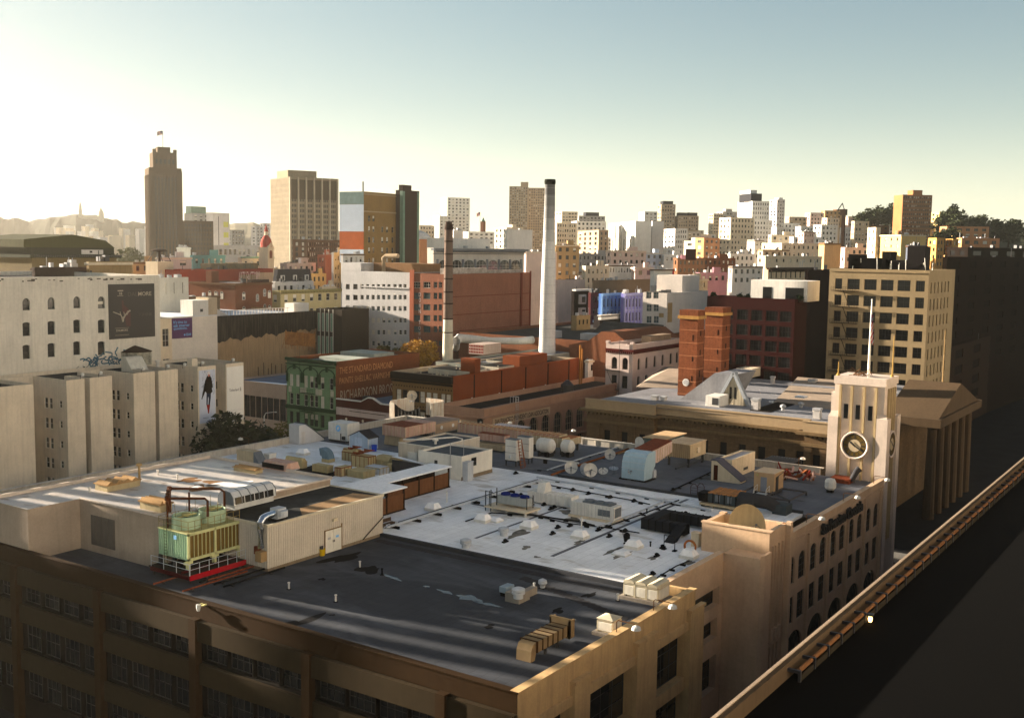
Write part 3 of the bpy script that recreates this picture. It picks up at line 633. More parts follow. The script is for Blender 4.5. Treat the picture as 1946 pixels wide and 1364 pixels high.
# ================================================================ MIDDLE CITY (Market Street and South of Market)
# --- low blocks between Market Street and the skyline
low = [ # L C R top d yaw wall nL nR rows name
 (996,1000,1058,478,520,-10,pink,0,0,0,'tall blank pinkish white wall left of the white chimney'),
 (1050,1056,1101,465,540,-14,tan,0,3,5,'tan block with orange edge right of the white chimney'),
 (1056,1062,1112,532,420,-8,pink,0,0,0,'low blank pink wall right of the white chimney'),
 (940,963,995,432,800,-10,cream,3,3,5,'cream windowed block left of the twin slab foot'),
 (958,964,1012,436,700,-10,white,0,0,0,'plain white blank block under the twin slab'),
 (1106,1113,1158,505,470,-14,cream,1,5,3,'old cream building with dark cornice near the blue houses'),
 (1150,1156,1208,503,490,-20,white,1,9,1,'glaring white block with pilasters above the blue houses'),
 (1200,1207,1243,508,485,-20,pink,0,2,1,'pale pink block beside the glaring white one'),
 (1236,1243,1281,511,430,-20,white,0,0,0,'blank white wall with a red right edge'),
 (1126,1132,1244,533,425,-6,P_('stained_brown',(.30,.23,.17)),0,0,0,'long stained brown blank wall above the blue houses'),
 (1152,1162,1228,476,620,-20,pink,1,6,2,'pale pinkish block with paired windows in mid skyline'),
 (1100,1106,1164,482,640,-20,grey,1,8,2,'grey flat block with parapet below the tan slab block'),
 (1218,1226,1262,480,640,-24,P_('bluish_white',(.50,.54,.60)),1,3,2,'bluish white block in mid skyline'),
 (1255,1262,1300,484,640,-24,white,1,4,1,'low white block right of the bluish one'),
 (1280,1288,1340,490,560,-20,P_('brown_mid',(.27,.17,.11)),1,6,2,'brown brick block with billboard in mid skyline'),
 (1326,1336,1398,490,580,-20,brickb,1,7,2,'dark red brick block in mid skyline'),
 (1322,1330,1382,518,470,-16,P_('rose_pink',(.52,.32,.36)),1,4,1,'rose pink low house below the brick block'),
 (1321,1338,1368,452,720,-38,orange,1,3,4,'orange-brown block with sunlit left side'),
 (1300,1322,1336,458,740,-38,cream,1,2,3,'small cream block left of the orange-brown one'),
 (1384,1392,1450,506,500,-16,white,1,5,2,'white low block left of the bracketed cornice'),
 (1378,1388,1434,482,600,-30,white,1,5,2,'white block below the cream hotel'),
 (1440,1450,1500,474,640,-38,beige,1,4,2,'beige block under the hill row'),
 (1598,1606,1652,470,600,-40,pink,1,4,2,'pink low block left of the golden block'),
 (1420,1434,1452,456,700,-40,white,1,2,3,'small white block beside the cream bands'),
 (1236,1244,1300,543,400,-6,grey,0,3,1,'grey low block behind the white painted building'),
 (1284,1292,1345,531,420,-10,beige,1,4,2,'beige low block behind the white painted building'),
 (855,862,880,438,600,-6,white,0,0,0,'plain white slab behind the brown chimney'),
 (606,612,640,545,400,2,beige,0,2,1,'low tan house between narrow tower and grey-white block'),
 (586,592,620,520,480,4,yellow,0,3,2,'low golden house left of the narrow pink tower'),
 (603,618,634,484,490,10,P_('rosy_brick',(.45,.22,.16)),2,0,5,'narrow rosy brick building with cream lit side'),
 (630,634,652,480,470,4,greyw,0,3,8,'narrow grey-white grid building beside the mural block'),
 (648,652,692,482,440,2,white,0,4,2,'white decorated low block below the mural'),
 (362,366,428,485,470,6,teal,0,5,1,'teal painted low house below the deco wing'),
 (296,302,364,489,455,6,greyw,0,2,1,'pale grey low roof block under the deco tower'),
 (336,341,362,470,500,6,white,0,0,0,'white cube on roofs under the deco tower'),
 (245,252,300,498,430,8,tan,0,3,1,'sunlit tan shed roof left of the deco tower foot'),
 (452,460,520,490,470,6,cream,0,5,1,'cream flat block with green edge below the long hall'),
 (532,545,600,500,480,4,P_('lilac_grey',(.46,.42,.42)),1,5,1,'lilac grey low block beneath the belfry'),
 (516,522,596,536,400,2,greyw,1,6,1,'pale grey low building with white roof edge below the mansard house'),
 (740,748,800,455,640,0,white,1,4,3,'white block peeping behind the dark tower'),
 (1460,1466,1512,446,760,-42,cream,1,4,3,'cream block at the foot of the white tower'),
 (1500,1508,1560,450,740,-42,white,1,5,2,'white block in front of the hill row'),
]
for (L,C,R,t,d,yw,m,nL,nR,rows,nm) in low:
    b = far('low_rise',nm,'building',L,C,R,t,d,yw,m,nL,nR,rows,3.8,.42,.5,pent=[(.55,.8,.3,.7,2.2)] if (rows and rnd.random() < .6) else (),roof=rnd.choice((rgrey,rtan,rwhite)))
    if 'red right edge' in nm: MB().box(b.W*.92,-.1,0,b.W,-.01,b.H).build('red_strip',P_('signal_red',(.55,.06,.07)),b.root)
    if 'billboard' in nm: MB().box(b.W*.25,-1.2,b.H-1,b.W*.62,-.8,b.H+4.5).build('billboard',P_('maroon_board',(.05,.015,.015)),b.root); MB().box(b.W*.08,-1.2,b.H-.6,b.W*.24,-.8,b.H+1.5).build('billboard',P_('rose_pink',(0,0,0)),b.root)
    if 'green edge' in nm: MB().box(-.3,-.5,b.H-.2,b.W,.6,b.H+.5).build('eave',copper,b.root)
grp = [('small pale flat-roofed building of the sunlit city spread',(white,cream,pink),46,1040,1620),('small tan or brown building of the sunlit city spread',(tan,beige,brown),22,1040,1620),('small hazy low building on the left beyond the red theatre wall',(greyw,cream,tan),12,420,660)]
for lab,pal,n,a,c in grp:
    for k in range(n):
        d = 520+ (k*97 % 480); px = a+(c-a)*((k*0.618+.1) % 1)
        py = 530-(d-480)*.12+rnd.random()*14; wd = 9000/d*(1+rnd.random()*1.6)
        far('low_rise',lab,'building',px-5,px,px+wd+6,py,d,0 if px < 700 else -24-rnd.random()*16,rnd.choice(pal),1,rnd.choice((2,3,4)),2,3.6,.4,.5,group=lab,roof=rnd.choice((rgrey,rwhite,rtan)))
# --- cream dome house and great white classical hall
r = thing('domed_building','orange trimmed building with white rounded dome behind the mural block','building',atd(797,478,500)); r.location.z = 0; PM[r.name] = Matrix.Translation(r.location)
s = 500/2092; z1 = zat(r.location,458); x1 = ext(r.location,(1,0,0),840)
MB().box(0,0,0,x1,18,z1).box(-.5,-.5,z1,x1+.5,18.5,z1+.8).build('wall',orange,r)
MB().lathe(x1*.45,9,[(x1*.44,z1+.8),(x1*.42,z1+2),(x1*.33,z1+3.6),(x1*.18,z1+4.7),(.1,z1+5)],16).build('dome',white,r)
MB().lathe(x1*.45,9,[(.8,z1+5),(.7,z1+6),(.1,z1+7)],8).build('finial',orange,r)
b = far('classical_hall','big white classical hall with dentil cornice and arched top windows','building',812,824,996,471,432,-6,P_('hall_stone',(.60,.56,.50)),0,0,0,par=.6)
W,H = b.W,b.H; mb = MB(); mb.box(-1.5,-1.8,H-1.0,W+1,0,H-.2).box(-.6,-.7,H-2.4,W+.3,0,H-2.1)
for i in range(60): x = W*(i+.2)/60; mb.box(x,-1.2,H-1.7,x+W/120,-.01,H-1.0)
mb.build('cornice',b.root.children[0].data.materials[0],b.root)
put = [Wn(2+i*(W-4)/7+.5,H-9.2,(W-4)/7-1.2,4.6,arch=2.2,style='grid32',fm=WF) for i in range(7)]
mb = MB(); put_windows(b.root,(0,-.3,0),(1,0,0),put,dep=0)
for i in range(8): x = 2+i*(W-4)/7; mb.box(x-.45,-.45,0,x+.45,-.01,H-4.4)
mb.build('pilaster',b.root.children[0].data.materials[0],b.root)
MB().box(W*.3,6,H-1,W*.72,20,H+4).build('penthouse',white,b.root)
# --- left middle: theatre wall, brick blocks
b = far('theatre_block','long low red painted wall with white graffiti and cream patch','building',300,342,519,513,410,5,redp,0,0,0,roof=rgrey,par=.6)
W,H = b.W,b.H; Hp = H-2.6
MB().box(W*.80,-.12,0,W-.05,-.012,H-1.5).build('cream_patch',P_('stucco_patch',(.58,.44,.32)),b.root)
MB().box(W*.62,-.09,0,W*.80,-.012,H-2.2).build('stained_patch',P_('stained_stucco',(.40,.30,.19),streak=.7),b.root)
text(b.root,'graffiti','ARTS FACTORY',P_('graffiti_paint',(.72,.55,.50)),(W*.60,-.14,H-5.6),(1,0,0),4.6,W*.24,.01)
mb = MB()
for i in range(34):
    x = W*(.35+.6*rnd.random()); y = 2+rnd.random()*8; mb.tube([(x,y,H-.6),(x+rnd.uniform(-1,1),y,H+rnd.uniform(1,2.6)),(x+rnd.uniform(-2,2),y+.5,H+rnd.uniform(.3,2))],.07,5)
mb.build('roof_pipes',P_('pipe_green',(.14,.18,.15)),b.root)
MB().box(W*.45,7,H-.6,W*.98,12,H+2.0).build('roof_house',P_('roofhouse_brown',(.25,.2,.13)),b.root)
b = far('brick_block','brown brick block with arched windows below the red theatre wall','building',360,447,517,538,360,4,brickb,0,0,0,par=.5,roof=rgrey)
W,D,H = b.W,b.D,b.H
wl = [Wn(D*u,H-z,1.2,2.4,arch=.5,style='sash',fm=WF,blind=2) for u,z in ((.42,5.2),(.55,5.2),(.68,5.2))]
wr_ = [Wn(W*u,H-z,1.3,2.5,arch=.55,style='sash',fm=WF,blind=bl) for u,z,bl in ((.18,5.4,1),(.55,6.2,0),(.75,4.6,0),(.88,5.2,2),(.18,10,1),(.75,9.6,0),(.88,10,1))]
put_windows(b.root,(0,0,0),(1,0,0),wr_,dep=-.02); put_windows(b.root,(0,D,0),(0,-1,0),wl,dep=-.02)
MB().box(W*.5,1,H-.5,W*.98,3,H+.9).build('tarpaulin',dkbrown,b.root)
MB().box(-.2,D*.5,H-.5,3,D*.62,H+3.6).build('roof_house',brickb,b.root)
b = far('low_rise','off-white low building with one tall window left of the brown brick block','building',296,303,358,528,330,3,P_('chalk_white',(.58,.56,.50)),0,3,1,4.4,.12,.75,style='sash')
b = far('low_shed','long brown-roofed low shed behind the billboard building','building',298,304,418,566,345,2,P_('shed_brown',(.22,.17,.12)),0,0,0,roof=P_('shed_roof',(.24,.20,.16)),par=.2)
b = far('corbelled_building','cream two-storey building with dark bracket cornice and sash windows','building',512,533,648,553,385,0,P_('cream_olive',(.50,.44,.28)),1,7,2,5,.42,.5,style='sash',blind=.5)
W,H = b.W,b.H; mb = MB(); mb.box(-.8,-.9,H-.3,W,0,H+.2)
for i in range(40): x = W*(i+.2)/40; mb.box(x,-.7,H-1.0,x+.3,-.01,H-.3)
mb.build('cornice',P_('olive_trim',(.33,.30,.16)),b.root)
b = frame((526,535),594,517,d=405,yaw=math.radians(1)); b.root = thing('mansard_house','white house with dark mansard roof and round-headed dormers','house',b.o,b.yaw)
W,D,H = b.W,b.D,b.H
MB().box(0,0,0,W,D,H).build('wall',white,b.root); zt = zat(b.o,512)
mb = MB(); mb.yprism([(.01,H),(W-.01,H),(W-1,zt),(1,zt)],.3,D-.3); mb.build('mansard_roof',slate,b.root)
for i in range(3):
    x = W*(i+.5)/3; m_ = MB(); m_.box(x-.9,-.1,H+.2,x+.9,1.8,H+2.2).build('dormer',white,b.root)
    link('window',winmesh(.9,1.6,'sash',.4,DF,0,GL),b.root,(x,-.14,H+.4))
# --- tan stained wall building with the question billboard
b = bld('stained_wall_building','tan concrete building with a black tarred band along its upper wall','building',(411,601),601,M_(40),P_('stained_tan',(.46,.35,.23),streak=.55,sc=.2),rwhite,d=318,par=.7)
W,H,D = b.W,b.H,b.D
black = P_('tar_band',(.035,.03,.022),var=.4,streak=.35,dirt=(.2,.15,.1),sc=.6)
mb = MB(); n = 40
for i in range(n):
    x0,x1 = W*i/n,W*(i+1)/n; f = lambda t: H-5.6-1.5*(1-t/W)-.45*math.sin(t*.9)-.3*math.sin(t*2.3)
    mb.poly([(x0,-.03,f(x0)),(x1,-.03,f(x1)),(x1,-.03,H+.02),(x0,-.03,H+.02)])
mb.build('tar_band',black,b.root)
mb = MB()
for i in range(10): x = W*(.38+.045*i)+rnd.random(); mb.box(x,-.25,2,x+.12,-.01,H-14-rnd.random()*3)
mb.box(W*.33,-.35,4,W*.85,-.2,4.2).box(W*.72,-.2,H-10.2,W*.995,-.01,H-9.9)
mb.build('wall_struts',P_('rust_strut',(.20,.13,.08)),b.root)
mb = MB()
for i in range(26): x = 1+i*(W-9)/26; mb.box(x,3.2,H-.7,x+.16,3.4,H+1.2)
mb.box(1,3.2,H+1.1,W-8,3.3,H+1.25).build('roof_railing',greyw,b.root)
MB().box(W-7.5,2,H-.7,W-1.2,6,H+2.4).build('penthouse',white,b.root); MB().yprism([(1.2,H-.7),(8,H-.7),(2.2,H+2.2),(1.2,H+2.2)],3,6).build('roof_ramp',greyw,b.root)
q = frame((323,606),411,M_(30),d=300); yq = b.o.y
x0 = (Vector(b.o)+Vector((ext(b.o+Vector((0,0,H)),Vector((1,0,0)),323),0,0))).x
r = thing('billboard_wall_building','smooth white blank-walled building carrying a purple advertisement','building',(x0,yq-.4,0)); wq = b.o.x-x0-.02
hq = zat(Vector((x0,yq-.4,0)),604)
MB().box(0,0,0,wq,40,hq).build('wall',P_('smooth_white',(.70,.65,.58),streak=.08),r)
MB().box(-.1,-.1,hq,wq,40,hq+.2).build('roof',rwhite,r)
MB().box(wq*.46,-.06,hq+.2,wq*.80,5,hq+4.4).build('penthouse',white,r); MB().box(wq*.80,-.08,hq+.2,wq+.0,5,hq+5).build('penthouse',beige,r)
MB().box(wq*.62,-.09,hq+1.2,wq*.68,-.05,hq+2.0).build('vent',dmetal,r)
p0 = onY(yq-.4,326,604); p1 = onY(yq-.4,365,641); bx,bw_,bz0,bz1 = p0.x,p1.x-p0.x,p1.z,p0.z-.2
ad = thing('purple_billboard','purple billboard asking smarter questions on the smooth white wall','billboard',(bx,yq-.4,bz0)); bh = bz1-bz0
MB().box(0,-.14,0,bw_,-.01,bh).build('board',mk('board_purple',(.15,.03,.17),.6,.05),ad); sky_p = mk('print_skyblue',(.25,.5,.75),.6,.04)
for k,s_ in enumerate(("It's time to",'ask smarter','questions.')): text(ad,'lettering',s_,sky_p,(bw_*.07,-.145,bh*(.74-.17*k)),(1,0,0),bh*.15,bw_*(.66,.80,.68)[k],.012,thick=.01)
lt = text(ad,'logo','IBM',sky_p,(bw_*.68,-.145,bh*.10),(1,0,0),bh*.13,bw_*.25,.012,thick=.02)
mb = MB()
for k in range(4): z = bh*(.115+.03*k); mb.box(bw_*.67,-.162,z,bw_*.94,-.158,z+bh*.008)
mb.build('logo_stripes',MATS['board_purple'],ad); MB().disc((bw_*.61,-.16,bh*.16),(0,-1,0),bh*.05,12).build('logo_mark',sky_p,ad)
b = bld('pale_street_building','narrow cream street front with tall dark windows beside the whisky billboard wall','building',(303,606),326,M_(20),cream,rwhite,d=285,wr=lambda b: grid(b.W,1,2,b.W*.55,4.5,b.H-2.5,7.5,.3,.3,style='grid23',fm=WF))
# --- dark whisky billboard building
b = bld('whisky_wall_building','tall white-painted building with arched windows and a huge dark billboard','building',(303,523),M_(.6),M_(30),P_('dirty_white',(.62,.59,.53),streak=.3,sc=.15),tar,d=214,yaw=0) if False else None
p = onY(170,303,523); zT = p.z; xR = p.x
r = thing('whisky_wall_building','tall white-painted building with arched windows and a huge dark billboard','building',(81,170,0)); WW = xR-81
b = Bd(); b.W,b.D,b.H,b.root,b.o,b.yaw = WW,34,zT,r,Vector((81,170,0)),0
ww = []
for px in (146,192.5):
    for py0,py1,ar in ((563,586,.8),(607,633,.25),(648,675,.25)):
        a = onY(170,px-6.2,py1); c = onY(170,px+6.2,py0); ww.append(Wn(a.x-81,a.z,c.x-a.x,c.z-a.z,arch=ar,style='sash',fm=DF,blind=1 if (px > 170 and py0 < 600) else 0))
for k in range(1,3):
    for w_ in list(ww[:3]): ww.append(Wn(w_.u-4.6*k-.3,w_.v,w_.w,w_.h,arch=w_.arch,style='sash',fm=DF))
shell(b,P_('dirty_white',(.62,.59,.53),streak=.3,sc=.15),tar,ww,(),par=.8,dep=.35)
sm = P_('soot_patch',(.16,.14,.12),var=.6,sc=1.5); mb = MB()
for i in range(38): x = WW*(.05+.9*rnd.random()); z = zT-.35-rnd.random()*.5; mb.box(x,-.015,z,x+.2+rnd.random()*.7,-.002,z+.1+.25*rnd.random())
mb.build('soot_marks',sm,r)
g = MB(); gr = random.Random(4); gg0,gg1 = onY(170,148,670).x-81,onY(170,262,670).x-81
for i in range(34):
    k = gr.choice((0,0,0,1,2,2)); x = gg0+(gg1-gg0)*gr.random(); z = 27.9+gr.random()*1.6; a = gr.uniform(0,6); pr = Vector((x,-.02-.0004*i,z))
    for j in range(6):
        a += gr.uniform(-1.3,1.3); nx = pr+Vector((math.cos(a)*.42,0,math.sin(a)*.3)); t_ = Vector((-math.sin(a),0,math.cos(a)))*(.13 if k < 2 else .05); g.poly([pr-t_,nx-t_,nx+t_,pr+t_],k); pr = nx
g.build('graffiti',[mk('paint_blue',(.05,.16,.22),.7),mk('paint_green',(.03,.14,.07),.7),mk('paint_black',(.02,.02,.02),.7)],r)
a0 = onY(170,205,540.5); a1 = onY(170,294,641); bb = thing('whisky_billboard','huge near-black whisky billboard with silver stag head and bottle glow','billboard',(a0.x,170,a1.z+.2)); bw_,bh = a1.x-a0.x,a0.z-a1.z-.2
MB().box(0,-.16,0,bw_,-.01,bh).build('board',mk('board_black',(.012,.006,.005),.5,.1),bb)
gold = mk('print_silver',(.42,.38,.32),.6,.1); dimg = mk('print_dim',(.13,.11,.10),.6,.1); rr = mk('print_dark_red',(.10,.012,.008),.5,.3,2.)
text(bb,'lettering','THE',dimg,(bw_*.64,-.165,bh*.87),(1,0,0),bh*.03,bw_*.08,.01)
text(bb,'lettering','DAL',dimg,(bw_*.41,-.165,bh*.775),(1,0,0),bh*.075,bw_*.215,.01,thick=.01); text(bb,'lettering','MORE',gold,(bw_*.635,-.165,bh*.775),(1,0,0),bh*.075,bw_*.295,.01,thick=.01)
text(bb,'lettering','I SHINE',dimg,(bw_*.66,-.165,bh*.40),(1,0,0),bh*.055,bw_*.27,.01)
text(bb,'lettering','18',gold,(bw_*.225,-.165,bh*.805),(1,0,0),bh*.05,bw_*.06,.01,thick=.015)
text(bb,'lettering','DALMORE',gold,(bw_*.145,-.165,bh*.135),(1,0,0),bh*.04,bw_*.25,.01,thick=.01)
mb = MB(); mb.box(bw_*.19,-.17,bh*.87,bw_*.31,-.162,bh*.89).box(bw_*.18,-.17,bh*.785,bw_*.31,-.162,bh*.793).box(bw_*.12,-.17,bh*.195,bw_*.42,-.162,bh*.20).box(bw_*.12,-.17,bh*.065,bw_*.42,-.162,bh*.07); mb.build('print_rules',gold,bb)
mb = MB(); pts = [(.27,.70),(.31,.70),(.32,.62),(.42,.54),(.46,.45),(.46,.22),(.36,.22),(.33,.40),(.28,.50)]; mb.poly([(x*bw_,-.164,z*bh) for x,z in pts]); mb.build('bottle_glow',rr,bb)
mb = MB()
for pl,r_ in (([(.285,.31),(.275,.36),(.26,.41),(.24,.44),(.16,.47),(.08,.50)],.012),([(.285,.31),(.30,.37),(.33,.42),(.37,.46),(.42,.50),(.45,.51)],.016),([(.25,.43),(.23,.50)],.007),([(.33,.42),(.31,.49)],.008),([(.36,.45),(.40,.44)],.007),([(.38,.47),(.39,.51)],.007),([(.285,.31),(.287,.40)],.018)):
    mb.tube([(x*bw_,-.17,z*bh) for x,z in pl],r_*bw_,6)
mb.build('stag_emblem',gold,bb)
# roof pieces over it: rounded old roof, block and tank frame
r = thing('mansard_block','dark olive roofed old block with heavy shaggy cornice at far left','building',(0,0,0)); r.location = atd(60,480,300); r.location.z = 0; PM[r.name] = Matrix.Translation(r.location)
o = r.location; z = lambda py: zat(o,py); X1 = ext(o+Vector((0,0,48)),(1,0,0),226)
ol = P_('olive_roof',(.11,.11,.05)); mb = MB(); mb.box(0,0,0,X1*.97,26,z(488)).build('wall',P_('olive_wall',(.20,.16,.08)),r)
MB().box(-1,-1,z(490),X1,27,z(484)).build('cornice',P_('cornice_dark',(.06,.07,.035)),r)
mb = MB(); mb.prism([(0,0),(X1*.94,0),(X1*.94,26),(0,26)],z(484),z(470)); mb.build('attic',P_('attic_dark',(.07,.075,.05)),r)
mb = MB(); zr = z(470); zt = z(455); mb.yprism([(-2,zr),(X1*.95,zr),(X1*.84,zt),(X1*.45,zt+1.4),(-2,zt)],0,26); mb.build('curved_roof',ol,r)
mb = MB()
for i in range(40): x = X1*i/40; mb.box(x,-1.25,z(488),x+X1/90,-1.001,z(484.5))
mb.build('brackets',dmetal,r)
MB().box(X1*.55,-.3,z(483),X1*.8,0,z(474)).build('dormer',greyw,r); MB().box(X1*.64,-.36,z(480),X1*.67,-.3,z(476)).build('window',GL,r)
b = far('roof_block','blank tan rooftop block above the whisky billboard wall','building',164,169,250,497,236,0,P_('roofblock_tan',(.36,.28,.17)),par=.3); b.root
MB().box(b.W*.01,-.05,b.H-4,b.W*.06,-.01,b.H-1.8).build('door',dmetal,b.root)
b = far('roof_block','dark brown rooftop block at far left above the whisky wall','building',60,66,167,508,232,0,dkbrown,par=.3)
tk = thing('tank_tower','round flat tank on a splayed leg frame above roofs','tank',at(303,497,43)); o = tk.location
mb = MB(); z1 = 3.6; mb.lathe(0,0,[(2.6,z1),(3.0,z1+.3),(2.2,z1+.8),(.2,z1+1.1)],14); mb.build('tank',dkbrown,tk)
for dx,dy in ((-1,-1),(1,-1),(1,1),(-1,1)): MB().tube([(dx*1.4,dy*1.4,z1),(dx*3.2,dy*2.4,0)],.14,6).build('leg',dmetal,tk)
MB().lathe(0,0,[(.5,0),(.5,z1)],8).build('riser',dkbrown,tk); o.z = 43
MB().box(-3.4,-3.4,-14,3.4,3.4,0).build('base_block',beige,tk)
# ================================================================ SOUTH OF MARKET, NEAR MIDDLE
# --- white-grey loft block and red brick block sharing one front
gw = P_('loft_white',(.52,.51,.50),streak=.15)
def loftwin(b):
    out = []
    for px0,px1 in ((657,664.5),(671,679.5)):
        for py in (540,560.5,581,605,627,648): out.append((px0,px1,py))
    for c in (688,698.5,709,719,729,739,750.5,760.5,769.5):
        for py in (540,560.5,582,604.5,627,648): out.append((c-3,c+3,py))
    return out
b = frame((779,518),M_(40),650,d=338); b.root = thing('loft_block','grey-white loft block with a grid of small sash windows','building',b.o,b.yaw); xw = b.o.x
ws = []
for p0,p1,py in loftwin(b):
    a = onX(xw,p0,py+9.5 if p0 < 684 else py+8.5); c = onX(xw,p1,py); u0 = b.o.y+b.D-a.y; u1 = b.o.y+b.D-c.y
    if u1 > u0: ws.append(Wn(u0,a.z,u1-u0,c.z-a.z,style='sash',fm=WF if p0 > 684 else DF,blind=rnd.choice((0,0,1,2)) if py > 575 else 0,gm=GLB if py > 550 and rnd.random() < .6 else GL))
shell(b,gw,rtan,(),ws,par=1.0,dep=.3)
zl = zat(b.o+Vector((0,b.D,0)),499); dl = (b.D)-(onX(xw,686,518).y-b.o.y)
MB().box(-.05,b.D-dl,b.H-.02,8,b.D,zl).build('raised_bay',gw,b.root)
z6 = onX(xw,720,549).z; MB().box(-.35,.0,b.H-5.0,-.005,b.D-dl-.4,b.H-4.6).build('string_course',gw,b.root)
rt = P_('roof_tan_house',(.30,.20,.12)); x0 = onX(xw+12,722,515); mb = MB(); mb.box(6,b.D*.02,b.H-1,16,b.D*.72,b.H+2.6); mb.build('roof_house',rt,b.root)
mb = MB(); pp = [(4,b.D*.50,b.H-1),(4,b.D*.50,b.H+4.2),(4.3,b.D*.47,b.H+4.8),(4.3,b.D*.30,b.H+4.9)]; mb.tube(pp,.75,10); mb.build('roof_duct',P_('duct_beige',(.46,.38,.28)),b.root)
MB().lathe(3,b.D*.74,[(1.6,b.H-1),(1.6,b.H+1.6)],10).build('roof_tank',greyw,b.root)
# brick block
yb = b.o.y-.15
c = onX(xw,845,521); H = c.z; D = yb-c.y; r = thing('brick_loft','long red brick block with green-framed windows and blank side wall','building',(xw,c.y,0)); b2 = Bd(); b2.root,b2.o,b2.yaw,b2.H,b2.D = r,Vector((xw,c.y,0)),0,H,D
b2.W = ext(Vector((xw,c.y,H)),(1,0,0),1009)
ws = []
for p0,p1 in ((783.5,798.5),(804.5,818),(824,831),(833.5,840)):
    for k,(y0,y1) in enumerate(((536,547),(556.5,568),(578.5,589.5),(599,610),(620,631),(648,657))):
        a = onX(xw,p0,y1); e = onX(xw,p1,y0); ws.append(Wn(c.y+D-a.y,a.z,a.y-e.y,e.z-a.z,style='grid32' if p0 < 820 else 'cross',fm=GF if k else WF,gm=GL if k == 0 else GLB))
shell(b2,brickr,rtan,(),ws,par=.9,dep=.25)
mb = MB()
for z in (H-7,H-12.5,H-17.5): mb.box(1,-.06,z,b2.W-1,-.005,z+.22)
mb.box(b2.W*.865,-.35,0,b2.W*.885,-.005,H).box(b2.W-.8,-.2,0,b2.W,-.005,H+.5)
mb.build('brick_bands',P_('brick_dark',(.22,.07,.04)),r)
MB().box(-.3,D-1.6,0,-.005,D,H+1).build('party_wall',P_('brick_bright',(.38,.17,.11)),r)
for k,ch in enumerate('DOWN TOWN'):
    if ch != ' ': text(r,'lettering',ch,P_('faded_white',(.50,.44,.42)),(-.03,D*.71+.5,H-7-1.7*k),(0,-1,0),1.25,.9,.01)
MB().box(2,D*.1,H-.9,b2.W*.5,D*.25,H+1.7).box(b2.W*.3,2,H-.9,b2.W*.95,2.6,H+1.0).build('roof_parapet_screen',P_('graffiti_parapet',(.42,.38,.34),var=.5,sc=.6),r)
MB().box(b2.W*.94,-.1,H-23,b2.W*.985,-.01,H-20).build('yellow_sign',P_('sign_yellow',(.60,.33,.04)),r)
# --- green glass strip building
b = bld('green_glass_building','dark building with pale green glass strips between mullions','building',(650,589),M_(12),601,P_('bronze_wall',(.07,.055,.04)),rgrey,d=332,
        wl=lambda b: [Wn(b.D*.02+i*b.D*.165+.2,b.H-j*7.0-5.6-1.2,b.D*.165-.4,5.6,style='mull',fm=WF,gm=glassm('green_glass',(.10,.24,.17),.2) if 'green_glass' not in MATS else MATS['green_glass']) for i in range(4) for j in range(2)])
mb = MB()
for i in range(4): mb.box(-.15,b.D-(b.D*.165*(i+1))-.08,4,-.01,b.D-(b.D*.165*(i+1))+.08,b.H)
mb.build('mullion',WF,b.root)
MB().box(-.12,b.D*.1,3,-.01,b.D*.9,b.H-15).build('lower_front',brown,b.root)
# --- warehouse with gravel roof
b = bld('brick_warehouse','wide brick warehouse with a dark gravel roof behind the chimneys','warehouse',(1150,650),M_(85),872,P_('warehouse_brick',(.30,.16,.10),brick=(1.6,.5)),rdark,d=300,par=.9)
mb = MB(); mb.box(10,b.D*.45,b.H-.9,14,b.D*.5,b.H+1.2).box(25,b.D*.2,b.H-.9,31,b.D*.26,b.H+1.0).box(12,10,b.H-.9,16,15,b.H+.9).build('roof_units',steel,b.root)
mb = MB(); mb.yprism([(28,b.H-.85),(44,b.H-.85),(44,b.H+2.2),(36,b.H+3)],b.D*.08,b.D*.42); mb.build('roof_monitor',rdark,b.root)
r = thing('gable_brick_wall','brick building with a stepped low gable right of the warehouse','building',(0,0,0)); p = atd(1168,640,291); r.location = (p.x,p.y-8,0); PM[r.name] = Matrix.Translation(r.location)
mb = MB(); z0 = p.z-3; mb.xprism([(0,0),(22,0),(22,z0),(16,z0+1.5),(12,z0+4.2),(8,z0+4.2),(4,z0+1.5),(0,z0)],0,30); mb.build('wall',MATS['warehouse_brick'],r)
# curved dark canopy hall & yellow hut
b = far('canopy_hall','long low dark-roofed hall with pale eaves before the blue houses','hall',1128,1140,1224,600,365,-4,P_('hall_dark',(.07,.06,.06)),roof=slate,par=.3)
MB().box(-1,-1.2,b.H-1.3,b.W,0,b.H-.4).box(-1,-1,b.H,b.W,.4,b.H+.3).build('eave',white,b.root)
far('yellow_hut','small yellow tan roof building left of the dark canopy hall','building',1086,1096,1122,600,352,-4,tan,0,3,1,3,.4,.5)
